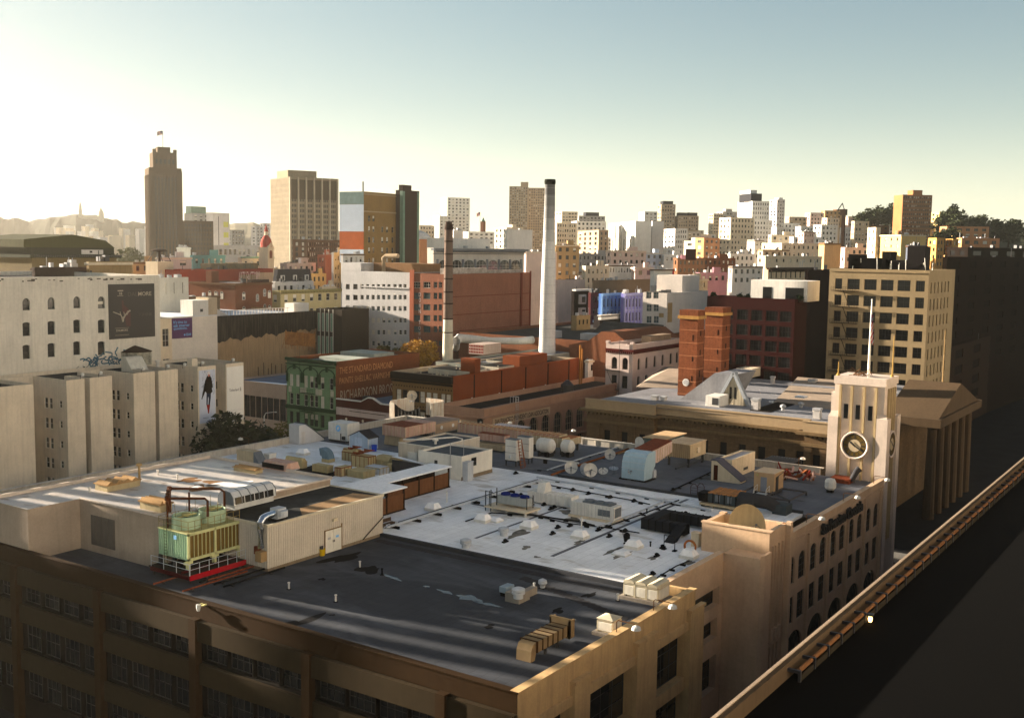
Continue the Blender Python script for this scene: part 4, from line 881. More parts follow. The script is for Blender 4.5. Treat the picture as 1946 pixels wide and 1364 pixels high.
# --- painted houses beyond
b = far('dark_bay_house','black and white house with stacked white bay windows','house',1086,1091,1122,553,385,-8,P_('black_brown',(.035,.022,.02)),0,0,0,par=.4)
for (u0,u1) in ((.28,.6),):
    for j in range(3): MB().box(b.W*u0,-1.1,b.H-4.6-j*4.6,b.W*u1,0,b.H-1.3-j*4.6).build('bay_window',white,b.root); link('window',winmesh(b.W*.2,2,'sash',0,DF,0,GL),b.root,(b.W*.44,-1.13,b.H-4.0-j*4.6))
MB().box(-.5,-1.2,b.H,b.W,.5,b.H+.6).build('cornice',white,b.root)
def victorian(nm,lab,L,C,R,top,d,m,tr):
    b = far(nm,lab,'house',L,C,R,top,d,-6,m,0,0,0,par=.5); W,H = b.W,b.H; n = 6
    wins = [Wn(W*(i+.5)/n-W*.028,H-4.6-j*4.7,W*.056,2.9,arch=.4,style='sash',fm=tr) for i in range(n) for j in range(3)]
    put_windows(b.root,(0,-.32,0),(1,0,0),wins,dep=0)
    mb = MB(); mb.box(-.4,-1.0,H-.8,W+.2,0,H).box(-.2,-.5,H-5.8,W+.1,0,H-5.4)
    for i in range(n+1): mb.box(W*i/n-.25,-.6,0,W*i/n+.25,-.01,H-.8)
    mb.build('trim',tr,b.root); MB().box(0,-.3,0,W,-.01,H-.9).build('front',m,b.root)
victorian('painted_house','bright blue Victorian row house with slim white-trimmed windows',1138,1143,1186,558,372,blue,P_('blue_trim',(.24,.36,.54)))
victorian('painted_house','violet-blue Victorian row house beside the bright blue one',1180,1186,1224,558,371,violet,P_('violet_trim',(.34,.34,.50)))
far('narrow_house','narrow dark red house between black and blue houses','house',1118,1123,1144,556,380,-8,P_('maroon_house',(.16,.06,.06)),0,2,3,4,.4,.5)
# --- the two tall chimneys
r = thing('white_chimney','tall tapered white round chimney with dark rim','chimney',at(1040,651,24)); o = r.location.copy(); r.location.z = 16; PM[r.name] = Matrix.Translation(r.location)
d = math.hypot(o.x,o.y); s = d/2092; zt = zat(o,341); h = zt-16; cw = P_('chimney_white',(.60,.60,.58),streak=.12)
prof = [(17.5*s,0),(15.6*s,8),(14.0*s,h*.45),(11.0*s,h*.75),(9.6*s,h-1.4)]
pi_ = lambda z: next(a[0]+(c_[0]-a[0])*(z-a[1])/(c_[1]-a[1]) for a,c_ in zip(prof,prof[1:]) if a[1] <= z <= c_[1]+1e-6)
zs = [0,8,h*.45,h*.68]; MB().lathe(0,0,[(pi_(z),z) for z in zs],28).build('shaft',cw,r,smooth=True)
for k in range(5): za_,zb_ = h*(.68+.06*k),(h*(.74+.06*k) if k < 4 else h-1.4); MB().lathe(0,0,[(pi_(za_),za_),(pi_(zb_),zb_)],28,cap=False).build('sooty_shaft',P_('chimney_soot%s' % 'abcde'[k],tuple(x*(1-.13*(k+1)) for x in (.60,.60,.58)),streak=.3),r,smooth=True)
ld = MB()
for a in (-.2,.2): ld.tube([(-pi_(z)-.15,a,z) for z in (2,h*.45,h*.75,h-2)],.03,4)
for k in range(70): z = 2+(h-4)*k/70; ld.box(-pi_(z)-.17,-.2,z,-pi_(z)-.13,.2,z+.05)
ld.build('ladder',dmetal,r); MB().lathe(0,0,[(9.6*s,h-1.4),(10.4*s,h-1.2),(10.8*s,h-.6),(10*s,h),(8*s,h),(7.4*s,h-2)],28,cap=False).build('rim',P_('rim_green_black',(.03,.035,.02)),r)
mb = MB()
for k in range(1,22): z = h*k/22; R = [p for p in prof]; rr_ = next(a[0]+(c_[0]-a[0])*(z-a[1])/(c_[1]-a[1]) for a,c_ in zip(prof,prof[1:]) if a[1] <= z <= c_[1]+1e-6) if z < h-1.4 else 9.6*s; mb.lathe(0,0,[(rr_+.015,z),(rr_+.015,z+.06)],28,cap=False)
mb.build('joints',P_('chimney_joint',(.42,.42,.42)),r)
r = thing('brown_chimney','slim brown banded smokestack with dark cap and pale lower length','chimney',at(851,664,24)); o = r.location.copy(); r.location.z = 14; PM[r.name] = Matrix.Translation(r.location)
d = math.hypot(o.x,o.y); s = d/2092; Z = lambda py: zat(o,py)-14; bm = P_('stack_brown',(.24,.19,.16),streak=.2)
MB().lathe(0,0,[(10.4*s,0),(10*s,Z(650)),(9.1*s,Z(607))],24).build('lower_shaft',P_('stack_pale',(.56,.54,.46),streak=.2),r,smooth=True)
MB().lathe(0,0,[(9.1*s,Z(607)),(7.8*s,Z(437))],24).build('shaft',bm,r,smooth=True)
MB().lathe(0,0,[(8.4*s,Z(437)),(8.4*s,Z(434)),(5.6*s,Z(421)),(4.8*s,Z(421))],16).build('cap',dkbrown,r)
mb = MB()
for py in (633,607,578,556,531,507,484,460): mb.lathe(0,0,[((7.8+(py-437)*.0078)*s+.04,Z(py)),((7.8+(py-437)*.0078)*s+.04,Z(py)+.35)],24,cap=False)
mb.build('bands',dkbrown,r)
# --- power house under the chimneys
b = bld('power_house','grey boiler house with curved rooftop pipes below the chimneys','building',(905,694),M_(60),828,P_('powerhouse_grey',(.30,.31,.28)),rgrey,d=262,par=.6)
b.D; pw = P_('pipe_white',(.50,.50,.48)); o = b.o; H = b.H
Lc = lambda px,py,z: at(px,py,z)-Vector((o.x,o.y,0))
pts = [Lc(866,661,H-.5),Lc(866,648,H+2.2),Lc(872,643,H+2.6),Lc(890,644,H+2.4),Lc(930,647,H+2),Lc(985,648,H+2),Lc(1012,646,H+2)]
MB().tube(pts,[1.1,1.25,1.3,1.2,.9,.95,1.1],12).build('roof_pipe',pw,b.root,smooth=True)
MB().box(*(Lc(893,672,H-.6)),*(Lc(945,662,H+2.8))).build('louvre_house',P_('louvre_pink',(.42,.32,.29)),b.root) if False else None
f = frame((919,674),952,891,base=H+o.z-.6,top=655); q = f.o-o
MB().box(q.x,q.y,H-.6,q.x+f.W,q.y+f.D,H-.6+f.H).build('louvre_house',P_('louvre_pink',(.45,.38,.34)),b.root)
mb = MB()
for i in range(9):
    for j in range(3): y = q.y+f.D*(i+.25)/9; mb.box(q.x-.06,y,H-.3+j*f.H*.3,q.x-.01,y+f.D/18,H-.3+j*f.H*.3+f.H*.2)
mb.build('louvres',P_('louvre_red',(.30,.08,.06)),b.root)
MB().tube([Lc(893,640,H+1),Lc(1010,652,H+1)],.9,8).build('roof_duct',cream,b.root)
f = frame((1022,690),1097,M_(12),base=16,top=660)
r = thing('white_wall_house','white blank-walled annex at the foot of the white chimney','building',f.o); r.location.z = 0; PM[r.name] = Matrix.Translation(r.location)
MB().box(0,0,0,f.W,14,16+f.H).build('wall',white,r); MB().box(.3,.3,16+f.H,f.W-.3,13.7,16.05+f.H).build('roof',rwhite,r)
MB().tube([(-12,2,16+f.H-1.5),(1,2,16+f.H-1.0),(4,3,16+f.H+.6),(f.W*.7,5,16+f.H+.8)],.5,8).build('roof_pipe',pw,r)
# --- flag by the plant
r = thing('street_flagpole','flagpole with a pale hanging flag beside the golden tree','flagpole',at(829,668,15)); z1 = zat(r.location,631)-r.location.z
MB().tube([(0,0,-15),(0,0,z1)],.13,6).build('pole',pole_w,r)
mb = MB()
for i in range(6): u0,u1 = i/6,(i+1)/6; g_ = lambda u: (-3.0*u,.25*math.sin(5*u),z1-.4-1.9*u); a,c = g_(u0),g_(u1); mb.poly([(a[0],a[1],a[2]-1.3),(c[0],c[1],c[2]-1.1),c,a])
mb.build('flag',flag_w,r)
# --- blue-roofed low building
b = bld('blue_roof_building','low beige building with a blue-grey roof and tall dark windows','building',(543,732),M_(45),440,P_('rosy_beige',(.47,.39,.33),streak=.15),P_('blue_roof',(.20,.25,.31)),topz=15.3,par=.5,
        wl=lambda b: [Wn(b.D-(onX(b.o.x,px,770).y-b.o.y)-1.05,b.H-9.1,2.1,5.5,style='grid23',fm=DF) for px in (469,480,491,502.5,513.5,525,537)])
b.root; mb = MB(); mb.box(10,b.D*.35,b.H-.5,14,b.D*.5,b.H+.3); mb.build('skylight',rwhite,b.root)
MB().box(-.12,.4,4.2,-.01,b.D*.7,4.5).build('string_course',MATS['rosy_beige'],b.root)
MB().box(-.15,1,0,-.01,b.D*.9,3.4).build('shop_band',dkbrown,b.root)
xm = b.o.x
# --- green ornate building with the ghost-sign brick flank
gm_ = P_('green_front',(.24,.34,.22),streak=.15); gd = P_('green_trim',(.06,.12,.065)); gb = P_('ghost_brick',(.27,.125,.06),brick=(1.6,.5),var=.3)
p = onX(xm,638,688); b = Bd(); b.o = Vector((xm,p.y,0)); b.H = p.z; b.yaw = 0; b.D = onX(xm,545,679).y-p.y; b.W = ext(p,(1,0,0),797)
b.root = thing('green_ornate_building','pale green four-storey front with arched dark green trim and painted-sign brick flank','building',b.o)
W,D,H = b.W,b.D,b.H; wl = []
for px in (553.5,565.5,581,592,600.5,612.5,629.5):
    u = D-(onX(xm,px,720).y-p.y)
    for j,(t,h_) in enumerate(((4.0,2.9),(7.9 if False else 8.6,2.9),(13.2,3.0))): wl.append(Wn(u-.65,H-t-h_,1.3,h_,style='sash',fm=WF if j < 2 else gd,blind=rnd.choice((0,0,1,2))))
mb = MB(); facade(mb,(0,0,0),(1,0,0),W,H,[]); mb.poly([(W,0,0),(W,D,0),(W,D,H),(W,0,H)]); mb.poly([(W,D,0),(0,D,0),(0,D,H),(W,D,H)])
for a,c in (((0,0),(W,.5)),((W-.5,.5),(W,D)),((0,D-.5),(W-.5,D))): mb.box(a[0]+.002,a[1]+.002,H-.9,c[0]-.002,c[1]-.002,H+.02)
mb.build('brick_wall',gb,b.root)
mb = MB(); facade(mb,(-.02,D,0),(0,-1,0),D,H,wl,.3); mb.box(-.02,0,H-.9,.5,D,H); mb.build('front',gm_,b.root); put_windows(b.root,(-.02,D,0),(0,-1,0),wl,.3)
MB().poly([(.3,.3,H-.9),(W-.3,.3,H-.9),(W-.3,D-.3,H-.9),(.3,D-.3,H-.9)]).build('roof',P_('greenish_roof',(.22,.27,.27)),b.root)
MB().box(W*.25,2,H-.9,W*.45,D*.8,H-.1).box(W*.55,D*.2,H-.9,W*.8,D*.9,H+.4).build('skylight',P_('roof_glass_frame',(.40,.42,.38)),b.root)
mb = MB(); mb.box(-.7,-.1,H-.5,-.03,D,H+.15).box(-.5,0,H-1.5,-.03,D,H-1.2).box(-.5,0,H-12.4,-.03,D,H-11.5).box(-.35,0,H-17,-.03,D,H-16.6)
cent = [D*(.165),D*.5,D*.835]
for c in cent:
    hw = D*.15
    for k in range(10):
        a0,a1 = math.pi*k/10,math.pi*(k+1)/10; q = lambda a,r_: (c+hw*r_*math.cos(a),H-3.6+1.6*r_*math.sin(a))
        y0,z0 = q(a0,1.12); y1,z1 = q(a1,1.12); y2,z2 = q(a1,.95); y3,z3 = q(a0,.95)
        mb.poly([(-.18,y0,z0),(-.18,y3,z3),(-.18,y2,z2),(-.18,y1,z1)])
    for e in (-1,1): mb.box(-.3,c+e*hw-.25,H-5.8,-.03,c+e*hw+.25,H-3.4)
    mb.box(-.4,c-.3,H-2.6,-.03,c+.3,H-1.5)
mb.build('trim',gd,b.root)
mb = MB()
for j in range(1,12): mb.box(-.06,.1,H-12.8-.36*j if j < 11 else H-17,-.03,D-.1,H-12.8-.36*j+.05 if j < 11 else H-16.9)
mb.build('rustication',gd,b.root)
mb = MB()
for u in (.07,.30,.37,.62,.69,.93): mb.box(-.1,D*u-.5,H-8.4,-.03,D*u+.5,H-7.0)
mb.build('panel',P_('panel_cream',(.52,.50,.42)),b.root)
fe = MB(); yc = D*.53
for j in range(3):
    z = H-8.2-j*4.5; fe.box(-1.2,yc-2.2,z,-.35,yc+2.2,z+.08)
    for k in range(9): fe.box(-1.2,yc-2.2+k*.55,z,-1.16,yc-2.2+k*.55+.04,z+1)
    fe.box(-1.2,yc-2.2,z+1,-1.15,yc+2.2,z+1.06)
    if j < 2: fe.tube([(-.8,yc-1.6,z),(-.8,yc+1.2,z-4.5)],.05,5)
fe.tube([(-.9,yc+2.4,2),(-.9,yc+2.4,H+3)],.04,5); fe.build('fire_escape',gd,b.root)
gp = P_('ghost_paint',(.46,.38,.30),var=.4,sc=1.2); gp2 = P_('ghost_paint_warm',(.50,.30,.16),var=.4,sc=1.2)
text(b.root,'ghost_lettering','THE STANDARD DIAMOND',gp2,(W*.04,-.012,H-3.0),(1,0,0),1.6,W*.62,.005); text(b.root,'ghost_lettering','PAINTS SHELLAC VARNISHES',gp2,(W*.04,-.012,H-5.4),(1,0,0),1.5,W*.62,.005)
text(b.root,'ghost_lettering','RICHARDSON BROS.',gp,(W*.05,-.012,H-9.6),(1,0,0),2.6,W*.62,.005); text(b.root,'ghost_lettering','PACIFIC',gp,(W*.28,-.012,H-12.1),(1,0,0),1.2,W*.2,.005)
yg = p.y
# billboard scaffold behind green building
r = thing('billboard_scaffold','rusty back of a rooftop sign frame behind the green building','sign frame',at(545,676,b.H)+Vector((14,4,0)))
mb = MB(); mb.box(0,0,1,.1,11,4.5)
for i in range(6): mb.box(-.12,i*2.1,0,0,i*2.1+.12,5); mb.tube([(-.1,i*2.1,4),(-1.6,i*2.1,0)],.06,5)
mb.build('frame',P_('rust_panel',(.42,.24,.10),var=.4,sc=1),r)
# --- low banded shop
p = onX(xm,745,771); b = Bd(); b.o = Vector((xm,p.y,0)); b.H = p.z; b.yaw = 0; b.D = yg-p.y-.1; b.W = 32
b.root = thing('banded_shop','low red brick shop with white band and gently peaked parapet','shop',b.o); W,D,H = b.W,b.D,b.H
sb = P_('shop_brick',(.16,.05,.035),brick=(1.6,.5))
mb = MB(); mb.xprism([(0,0),(D,0),(D,H),(D*.55,H),(D*.42,H+1.1),(D*.34,H+1.1),(D*.2,H),(0,H)],0,.5); mb.box(.5,0,0,W,.4,H-.3).box(.5,D-.4,0,W,D,H-.3); mb.build('wall',sb,b.root)
MB().poly([(.5,.4,H-1.2),(W,.4,H-1.2),(W,D-.4,H-1.2),(.5,D-.4,H-1.2)]).build('roof',P_('blue_roof',(0,0,0)),b.root)
cp = MB(); cp.xprism([(0,H),(.02,H+.25),(D*.2,H+.25),(D*.34,H+1.35),(D*.42,H+1.35),(D*.55,H+.25),(D,H+.25),(D,H),(D*.55,H),(D*.42,H+1.1),(D*.34,H+1.1),(D*.2,H)],-.1,.6); cp.build('coping',white,b.root)
MB().box(-.12,.1,H-3.6,-.01,D-.1,H-1.8).build('white_band',P_('band_pinkwhite',(.56,.48,.44)),b.root); MB().box(-.15,D*.1,H-2.5,-.125,D*.75,H-2.35).build('sign_line',dkbrown,b.root)
for k in range(3): MB().disc((-.2,D*(.2+.3*k),H-4.4),(-1,0,0),.35,14,depth=.05).build('globe_lamp',cream,b.root)
for k in range(5): link('window',winmesh(D*.13,2.6,'mull',0,DF,0,GL),b.root,(-.03,D*(.14+.18*k),H-8),-math.pi/2)
MB().box(W*.3,D*.3,H-1.2,W*.38,D*.4,H+1.4).box(W*.2,D*.75,H-1.2,W*.24,D*.85,H+.3).build('roof_unit',dmetal,b.root)
ys = p.y
# --- brown hotel with the rust-red flank
p = onX(xm,861,716); b = Bd(); b.o = Vector((xm,p.y,0)); b.H = p.z; b.yaw = 0; b.D = ys-p.y-.1; b.W = ext(p,(1,0,0),1100.5)
b.root = thing('red_flank_hotel','brown tile-fronted hotel with dark cornice and long rust-red blank flank','building',b.o); W,D,H = b.W,b.D,b.H
wl = []
for px in (757.5,769.5,780.5,792,802.5,814.5,826.5,842.5,851.5):
    u = D-(onX(xm,px,735).y-p.y)
    for j in range(4): wl.append(Wn(u-.75,H-4.7-1.9-j*4.6+(-.0),1.5,2.6,style='sash',fm=DF,blind=2 if rnd.random() < .8 else 0))
rf = P_('rust_red_paint',(.27,.105,.045),streak=.15,sc=.15); tf = P_('brown_tile',(.27,.19,.10),sc=1.)
mb = MB(); facade(mb,(0,0,0),(1,0,0),W,H,[]); mb.poly([(W,0,0),(W,D,0),(W,D,H),(W,0,H)]); mb.box(0.002,0.002,H-1,W,.45,H+.1)
mb.build('flank',rf,b.root)
mb = MB(); facade(mb,(-.02,D,0),(0,-1,0),D,H,wl,.3); mb.build('front',tf,b.root); put_windows(b.root,(-.02,D,0),(0,-1,0),wl,.3)
mb = MB(); mb.box(.5,D-.5,0,W,D,H).box(0,.45,H-1,.5,D,H+.02).box(W-.45,.45,H-1,W,D-.5,H+.02); mb.build('wall',P_('parapet_stone',(.42,.36,.28)),b.root)
MB().poly([(.4,.4,H-1),(W,.4,H-1),(W,D,H-1),(.4,D,H-1)]).build('roof',tar,b.root)
mb = MB(); mb.box(-.8,-.1,H-1.6,-.03,D,H-.05).box(-.5,0,H-2.2,-.03,D,H-1.8).box(-.35,0,H-8.6,-.03,D,H-8.1).box(-.35,0,H-13.2,-.03,D,H-12.7); mb.build('cornice',P_('cornice_black',(.03,.022,.016)),b.root)
mb = MB()
for i in range(22):
    for z in (H-3.1,H-7.5,H-9.6): mb.disc((-.03,D*(i+.5)/22,z),(-1,0,0),.2,8,depth=.03)
mb.build('roundels',P_('roundel_dark',(.09,.05,.03)),b.root)
mb = MB()
for k,x in enumerate((.145,.345,.535,.72,.905)): mb.box(W*x-.12,-.16,0,W*x+.12,-.005,H-.2)
mb.build('drainpipe',P_('pipe_black',(.03,.02,.016)),b.root)
for x in (.13,.33,.52,.70,.87): MB().box(W*x-.25,-.14,H-5.6,W*x+.15,-.02,H-5.3).box(W*x-.25,-.14,H-7.6,W*x-.1,-.02,H-5.6).box(W*x-.25,-.14,H-7.6,W*x+.15,-.02,H-7.3).build('white_bracket',white,b.root)
# lightwells and stair heads on roof
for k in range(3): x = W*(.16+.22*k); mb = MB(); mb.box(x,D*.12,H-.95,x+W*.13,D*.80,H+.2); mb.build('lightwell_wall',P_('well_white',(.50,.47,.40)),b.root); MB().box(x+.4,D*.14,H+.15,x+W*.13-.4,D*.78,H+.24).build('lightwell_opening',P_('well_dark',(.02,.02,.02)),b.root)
MB().box(W*.165,.6,H-1,W*.205,4.6,H+3.2).build('roof_hut',rf,b.root); MB().box(W*.5,.6,H-1,W*.73,5.5,H+2.4).build('roof_hut',rf,b.root)
mb = MB()
for k in range(60): x = 1+rnd.random()*(W-4); y = 1+rnd.random()*(D-2); h_ = .4+rnd.random()*1.2; mb.box(x,y,H-1,x+.25,y+.25,H-1+h_)
mb.build('roof_vents',P_('vent_pale',(.50,.46,.38)),b.root)
mb = MB(); mb.tube([(W-.5,-.6,0),(W-.5,-.6,H+3.5)],.25,8).tube([(W+.5,-.6,0),(W+.5,-.6,H+2.5)],.2,8); mb.build('flue',P_('flue_brass',(.36,.20,.07)),b.root)
yh = p.y
# --- loan association building
zp = 16; p = at(920,778,zp); b = Bd(); b.o = Vector((p.x,p.y,0)); b.H = zp; b.yaw = 0; b.D = min(yh-p.y-.1,30); b.W = ext(p,(1,0,0),1164)+12
b.root = thing('loan_building','pink stone loan association building with big arched windows and carved name panel','building',b.o); W,D,H = b.W,b.D,b.H
ws = []
for px,pt in ((966.5,802),(991,793),(1014.5,786),(1037.5,779.5),(1060.5,773.5),(1082,768),(1103,762.5),(1124,757)):
    a = onY(p.y,px,pt); u = a.x-p.x; ws.append(Wn(u-1.75,H-8.9,3.5,5.0,arch=1.75,style='grid42',fm=P_('arch_frame',(.52,.44,.34)))); ws.append(Wn(u-1.5,H-13.6,3.0,3.6,style='grid33',fm=MATS['arch_frame']))
st = P_('pink_stone',(.44,.31,.235),streak=.12,sc=.3)
shell(b,st,tar,ws,(),par=1.2,dep=.4)
mb = MB(); mb.box(-.5,-.5,H-2.0,W,-.01,H-1.7).box(-.35,-.35,H-.02,W,.8,H+.12).box(-.5,0,H-2.0,-.01,D,H-1.7).box(-.7,-.7,H-10.2,W,-.01,H-9.9); mb.build('cornice',st,b.root)
sx0 = onY(p.y,936,790).x-p.x; sx1 = onY(p.y,1045,770).x-p.x; lp = P_('panel_stone',(.54,.44,.33)); MB().box(sx0,-.1,H-4.0,sx1,-.01,H-2.3).build('name_panel',lp,b.root)
ink = P_('letter_shadow',(.08,.05,.035)); text(b.root,'lettering','SAN FRANCISCO PROVIDENT LOAN ASSOCIATION',ink,(sx0+.8,-.11,H-3.7),(1,0,0),1.1,sx1-sx0-1.6,.01,thick=.012)
MB().box(-.1,.5,H-4.3,-.01,D*.86,H-2.7).build('name_panel',lp,b.root); text(b.root,'lettering','S.F. PROVIDENT LOAN A.',ink,(-.11,D*.84,H-3.9),(0,-1,0),.8,D*.78,.01)
MB().box(-1.6,.2,H-10,-.15,.6,H-1.9).build('blade_sign',mk('sign_black',(.015,.015,.014),.6),b.root)
for k,ch in enumerate('PDPO'): text(b.root,'lettering',ch,white,(-1.2,.19,H-3.4-1.75*k),(1,0,0),1.0,.6,.01)
lad = MB(); lx = onY(p.y,981,780).x-p.x
for s_ in (-.4,.4): lad.box(lx+s_-.04,-.25,H-9,lx+s_+.04,-.17,H+1.2)
for k in range(20): lad.box(lx-.4,-.23,H-8.8+k*.5,lx+.4,-.19,H-8.75+k*.5)
lad.tube([(lx-.6,-.2,H+.2),(lx-.6,-.2,H+1.4),(lx-.6,1.2,H+1.4),(lx-.6,1.2,H)],.06,5).tube([(lx+.6,-.2,H+.2),(lx+.6,-.2,H+1.4),(lx+.6,1.2,H+1.4),(lx+.6,1.2,H)],.06,5).tube([(lx-.6,-.2,H+1.4),(lx+.6,-.2,H+1.4)],.06,5)
lad.build('ladder',greyw,b.root)
MB().lathe(W*.62,5,[(1.6,H-1.2),(1.6,H+.8),(.9,H+1.5),(.4,H+2)],12).build('roof_tank',dmetal,b.root)
MB().box(W-8,-.12,H-13.5,W-4.5,-.01,H-8.2).build('dark_doorway',MATS['sign_black'],b.root)
gs = thing('green_sign','small bright green sign on the corner of the pink stone building','sign',(b.o.x+W-4.2,b.o.y-.9,H-9.4)); MB().box(0,0,0,1.6,.2,2.0).build('panel',P_('sign_green',(.10,.36,.03)),gs); MB().box(.6,.2,.8,.8,.85,1).build('arm',dmetal,gs)
# --- white arcaded corner building
b = bld('arcaded_hotel','white corner building with round-arched windows and dark red cornice line','building',(1203,655),1292,1152,P_('arcade_white',(.58,.50,.46),streak=.1),tar,d=276,par=1.1,dep=.4,
        wr=lambda b: [Wn(b.W*u-.75,z0,1.5,h_,arch=a,style='sash',fm=DF) for u in (.13,.29,.46,.63,.81,.95) for z0,h_,a in ((b.H-6.6,3.0,.75),(b.H-11.4,3.2,.4),(b.H-16.4,3.2,.4))],
        wl=lambda b: [Wn(b.D*u-.8,z0,1.6,h_,arch=a,style='sash',fm=DF) for u in (.32,.72) for z0,h_,a in ((b.H-6.4,3.0,.8),(b.H-11.2,3.2,0),(b.H-16.0,3.2,0))])
W,D,H = b.W,b.D,b.H; mb = MB(); mb.box(-.35,-.35,H-1.9,W,-.01,H-1.3).box(-.35,-.01,H-1.9,-.01,D,H-1.3)
for i in range(46): x = W*(i+.3)/46; mb.box(x,-.25,H-2.4,x+.3,-.01,H-1.9)
for i in range(14): y = D*(i+.3)/14; mb.box(-.25,y,H-2.4,-.01,y+.3,H-1.9)
mb.build('cornice',P_('maroon_trim',(.15,.035,.03)),b.root); MB().box(-.2,-.2,H,.8,.8,H+.6).box(-.2,D-.8,H,.8,D,H+.6).build('corner_post',MATS['arcade_white'],b.root)
fe = MB()
for j in range(3):
    z = H-6.8-j*4.8; fe.box(-1.2,D*.45,z,-.05,D*.98,z+.08).box(-1.2,D*.45,z+1,-1.15,D*.98,z+1.05)
    for k in range(8): fe.box(-1.2,D*.45+k*D*.075,z,-1.16,D*.45+k*D*.075+.04,z+1)
    fe.tube([(-.7,D*.9,z),(-.7,D*.6,z-4.8)],.06,5)
fe.tube([(-.4,D*.46,2),(-.4,D*.46,H+1.5)],.07,5); fe.build('fire_escape',dmetal,b.root)
MB().box(W*.5,2,H-1.1,W*.95,D*.6,H+1.2).build('roof_house',rtan,b.root)
b2 = far('low_rise','small white shed with a dark pipe frame roof left of the arcaded hotel','building',1112,1118,1152,684,292,0,white,0,3,1,3.2,.4,.5)
# --- white painted block behind the brick towers
b = bld('white_painted_block','plain white-painted block with few small square windows behind brick towers','building',(1268,557),1346,1222,P_('clean_white',(.60,.56,.52),streak=.1),rgrey,d=340,par=.8,dep=.25,
        wl=lambda b: [Wn(b.D-(onX(b.o.x,px,py).y-b.o.y)-.9,onX(b.o.x,px,py).z-1.2,1.8,2.2,style='grid22',fm=WF,gm=GLB) for px in (1233,1246.5) for py in (560,584.5,606.5,633)])
W,D,H = b.W,b.D,b.H
MB().box(W*.55,3,H-.8,W*.98,12,H+5).build('tank_house',P_('clean_white',(0,0,0)),b.root)
MB().box(-.15,1,H-7.5,-.01,2.5,H-6.2).box(W*.02,-.1,H-9,W*.12,-.01,H-3).build('tan_shutter',tan,b.root)
mb = MB()
for k in range(4): mb.box(1+k*1.6,2,H-.8,2+k*1.6,3.4,H+.5+.3*(k % 2))
mb.build('roof_units',dmetal,b.root)
# --- Old stone mint with two brick chimneys
zm = 19.; mint = P_('mint_stone',(.25,.185,.12),streak=.25,sc=.3,brick=(.55,.72)); mcap = P_('mint_parapet',(.42,.34,.24),streak=.1); mdark = P_('mint_entablature',(.25,.19,.12),streak=.3,sc=.6)
cA = at(1258,776,zm); cN = at(1556,808,zm)      # right end of left pavilion, near end of recessed wall
pL = at(1128,762,zm); xF = pL.x; yL = pL.y+1.5; yP = onX(xF,1243,776).y; yQ = onX(xF+1.5,1535,801).y; yR = onX(xF,1572,808).y-6
r = thing('stone_mint','long dark stone classical building with heavy cornice pilasters and tall dark windows','building',(xF,yR,0)); o = r.location.copy(); DW = 62
def mintwing(x0,ya,yb,wl,pil):
    D = yb-ya; mb = MB(); facade(mb,(x0,yb-yR,0),(0,-1,0),D,zm-1.6,wl,.5); facade(mb,(x0,ya-yR,0),(1,0,0),12,zm-1.6,[],0); mb.poly([(x0+12,yb-yR,0),(x0,yb-yR,0),(x0,yb-yR,zm-1.6),(x0+12,yb-yR,zm-1.6)])
    for y in pil: mb.box(x0-.35,y-yR-.55,0,x0-.01,y-yR+.55,zm-4.4).box(x0-.5,y-yR-.7,zm-5.2,x0-.01,y-yR+.7,zm-4.4)
    mb.build('wall',mint,r); put_windows(r,(x0,yb-yR,0),(0,-1,0),wl,.5); r.pop('_n',None)
    e = MB(); e.box(x0-.5,ya-yR-.5,zm-4.2,x0-.02,yb-yR+.5,zm-3.6).box(x0-1.3,ya-yR-1.3,zm-2.0,x0+10,yb-yR+1.3,zm-1.55)
    n = int(D/.9)
    for i in range(n): y = ya-yR+D*(i+.25)/n; e.box(x0-.85,y,zm-2.5,x0-.02,y+.45,zm-2.0)
    e.build('entablature',mdark,r); MB().box(x0-.25,ya-yR-.25,zm-1.55,x0+.45,yb-yR+.25,zm+.25).box(x0-.4,ya-yR-.4,zm+.25,x0+.6,yb-yR+.4,zm+.45).build('parapet',mcap,r)
wy = lambda px,x: onX(x,px,850).y
def mw(px,x,yb): y = wy(px,x); zt_ = onX(x,px,0).z; zt_ = zm-5.6; return Wn(yb-y-.75,zt_-6.5,1.5,6.5,style='none')
mintwing(0,yP,yL,[mw(px,xF,yL) for px in (1152.5,1185.5,1219)],[wy(px,xF) for px in (1135.5,1168.5,1201.5,1238)])
mintwing(1.8,yQ,yP,[mw(px,xF+1.8,yP) for px in (1250,1269.5,1303.5,1338.5,1374,1410,1447,1485,1523 if False else 1520)],[])
mintwing(0,yR,yQ,[mw(1552,xF,yQ)],[wy(1537,xF),wy(1566,xF)])
Lz = zm-.2; LL = yL-yR
MB().poly([(2.2,.3,Lz),(DW,.3,Lz),(DW,LL-.3,Lz),(.6,LL-.3,Lz)]).build('roof',P_('mint_roof',(.30,.30,.31),var=.2,sc=.15),r)
MB().box(12,-.2,0,DW,LL,zm-2).build('core_wall',mint,r)
rel = lambda px,py,z: at(px,py,z)-Vector((o.x,o.y,0))
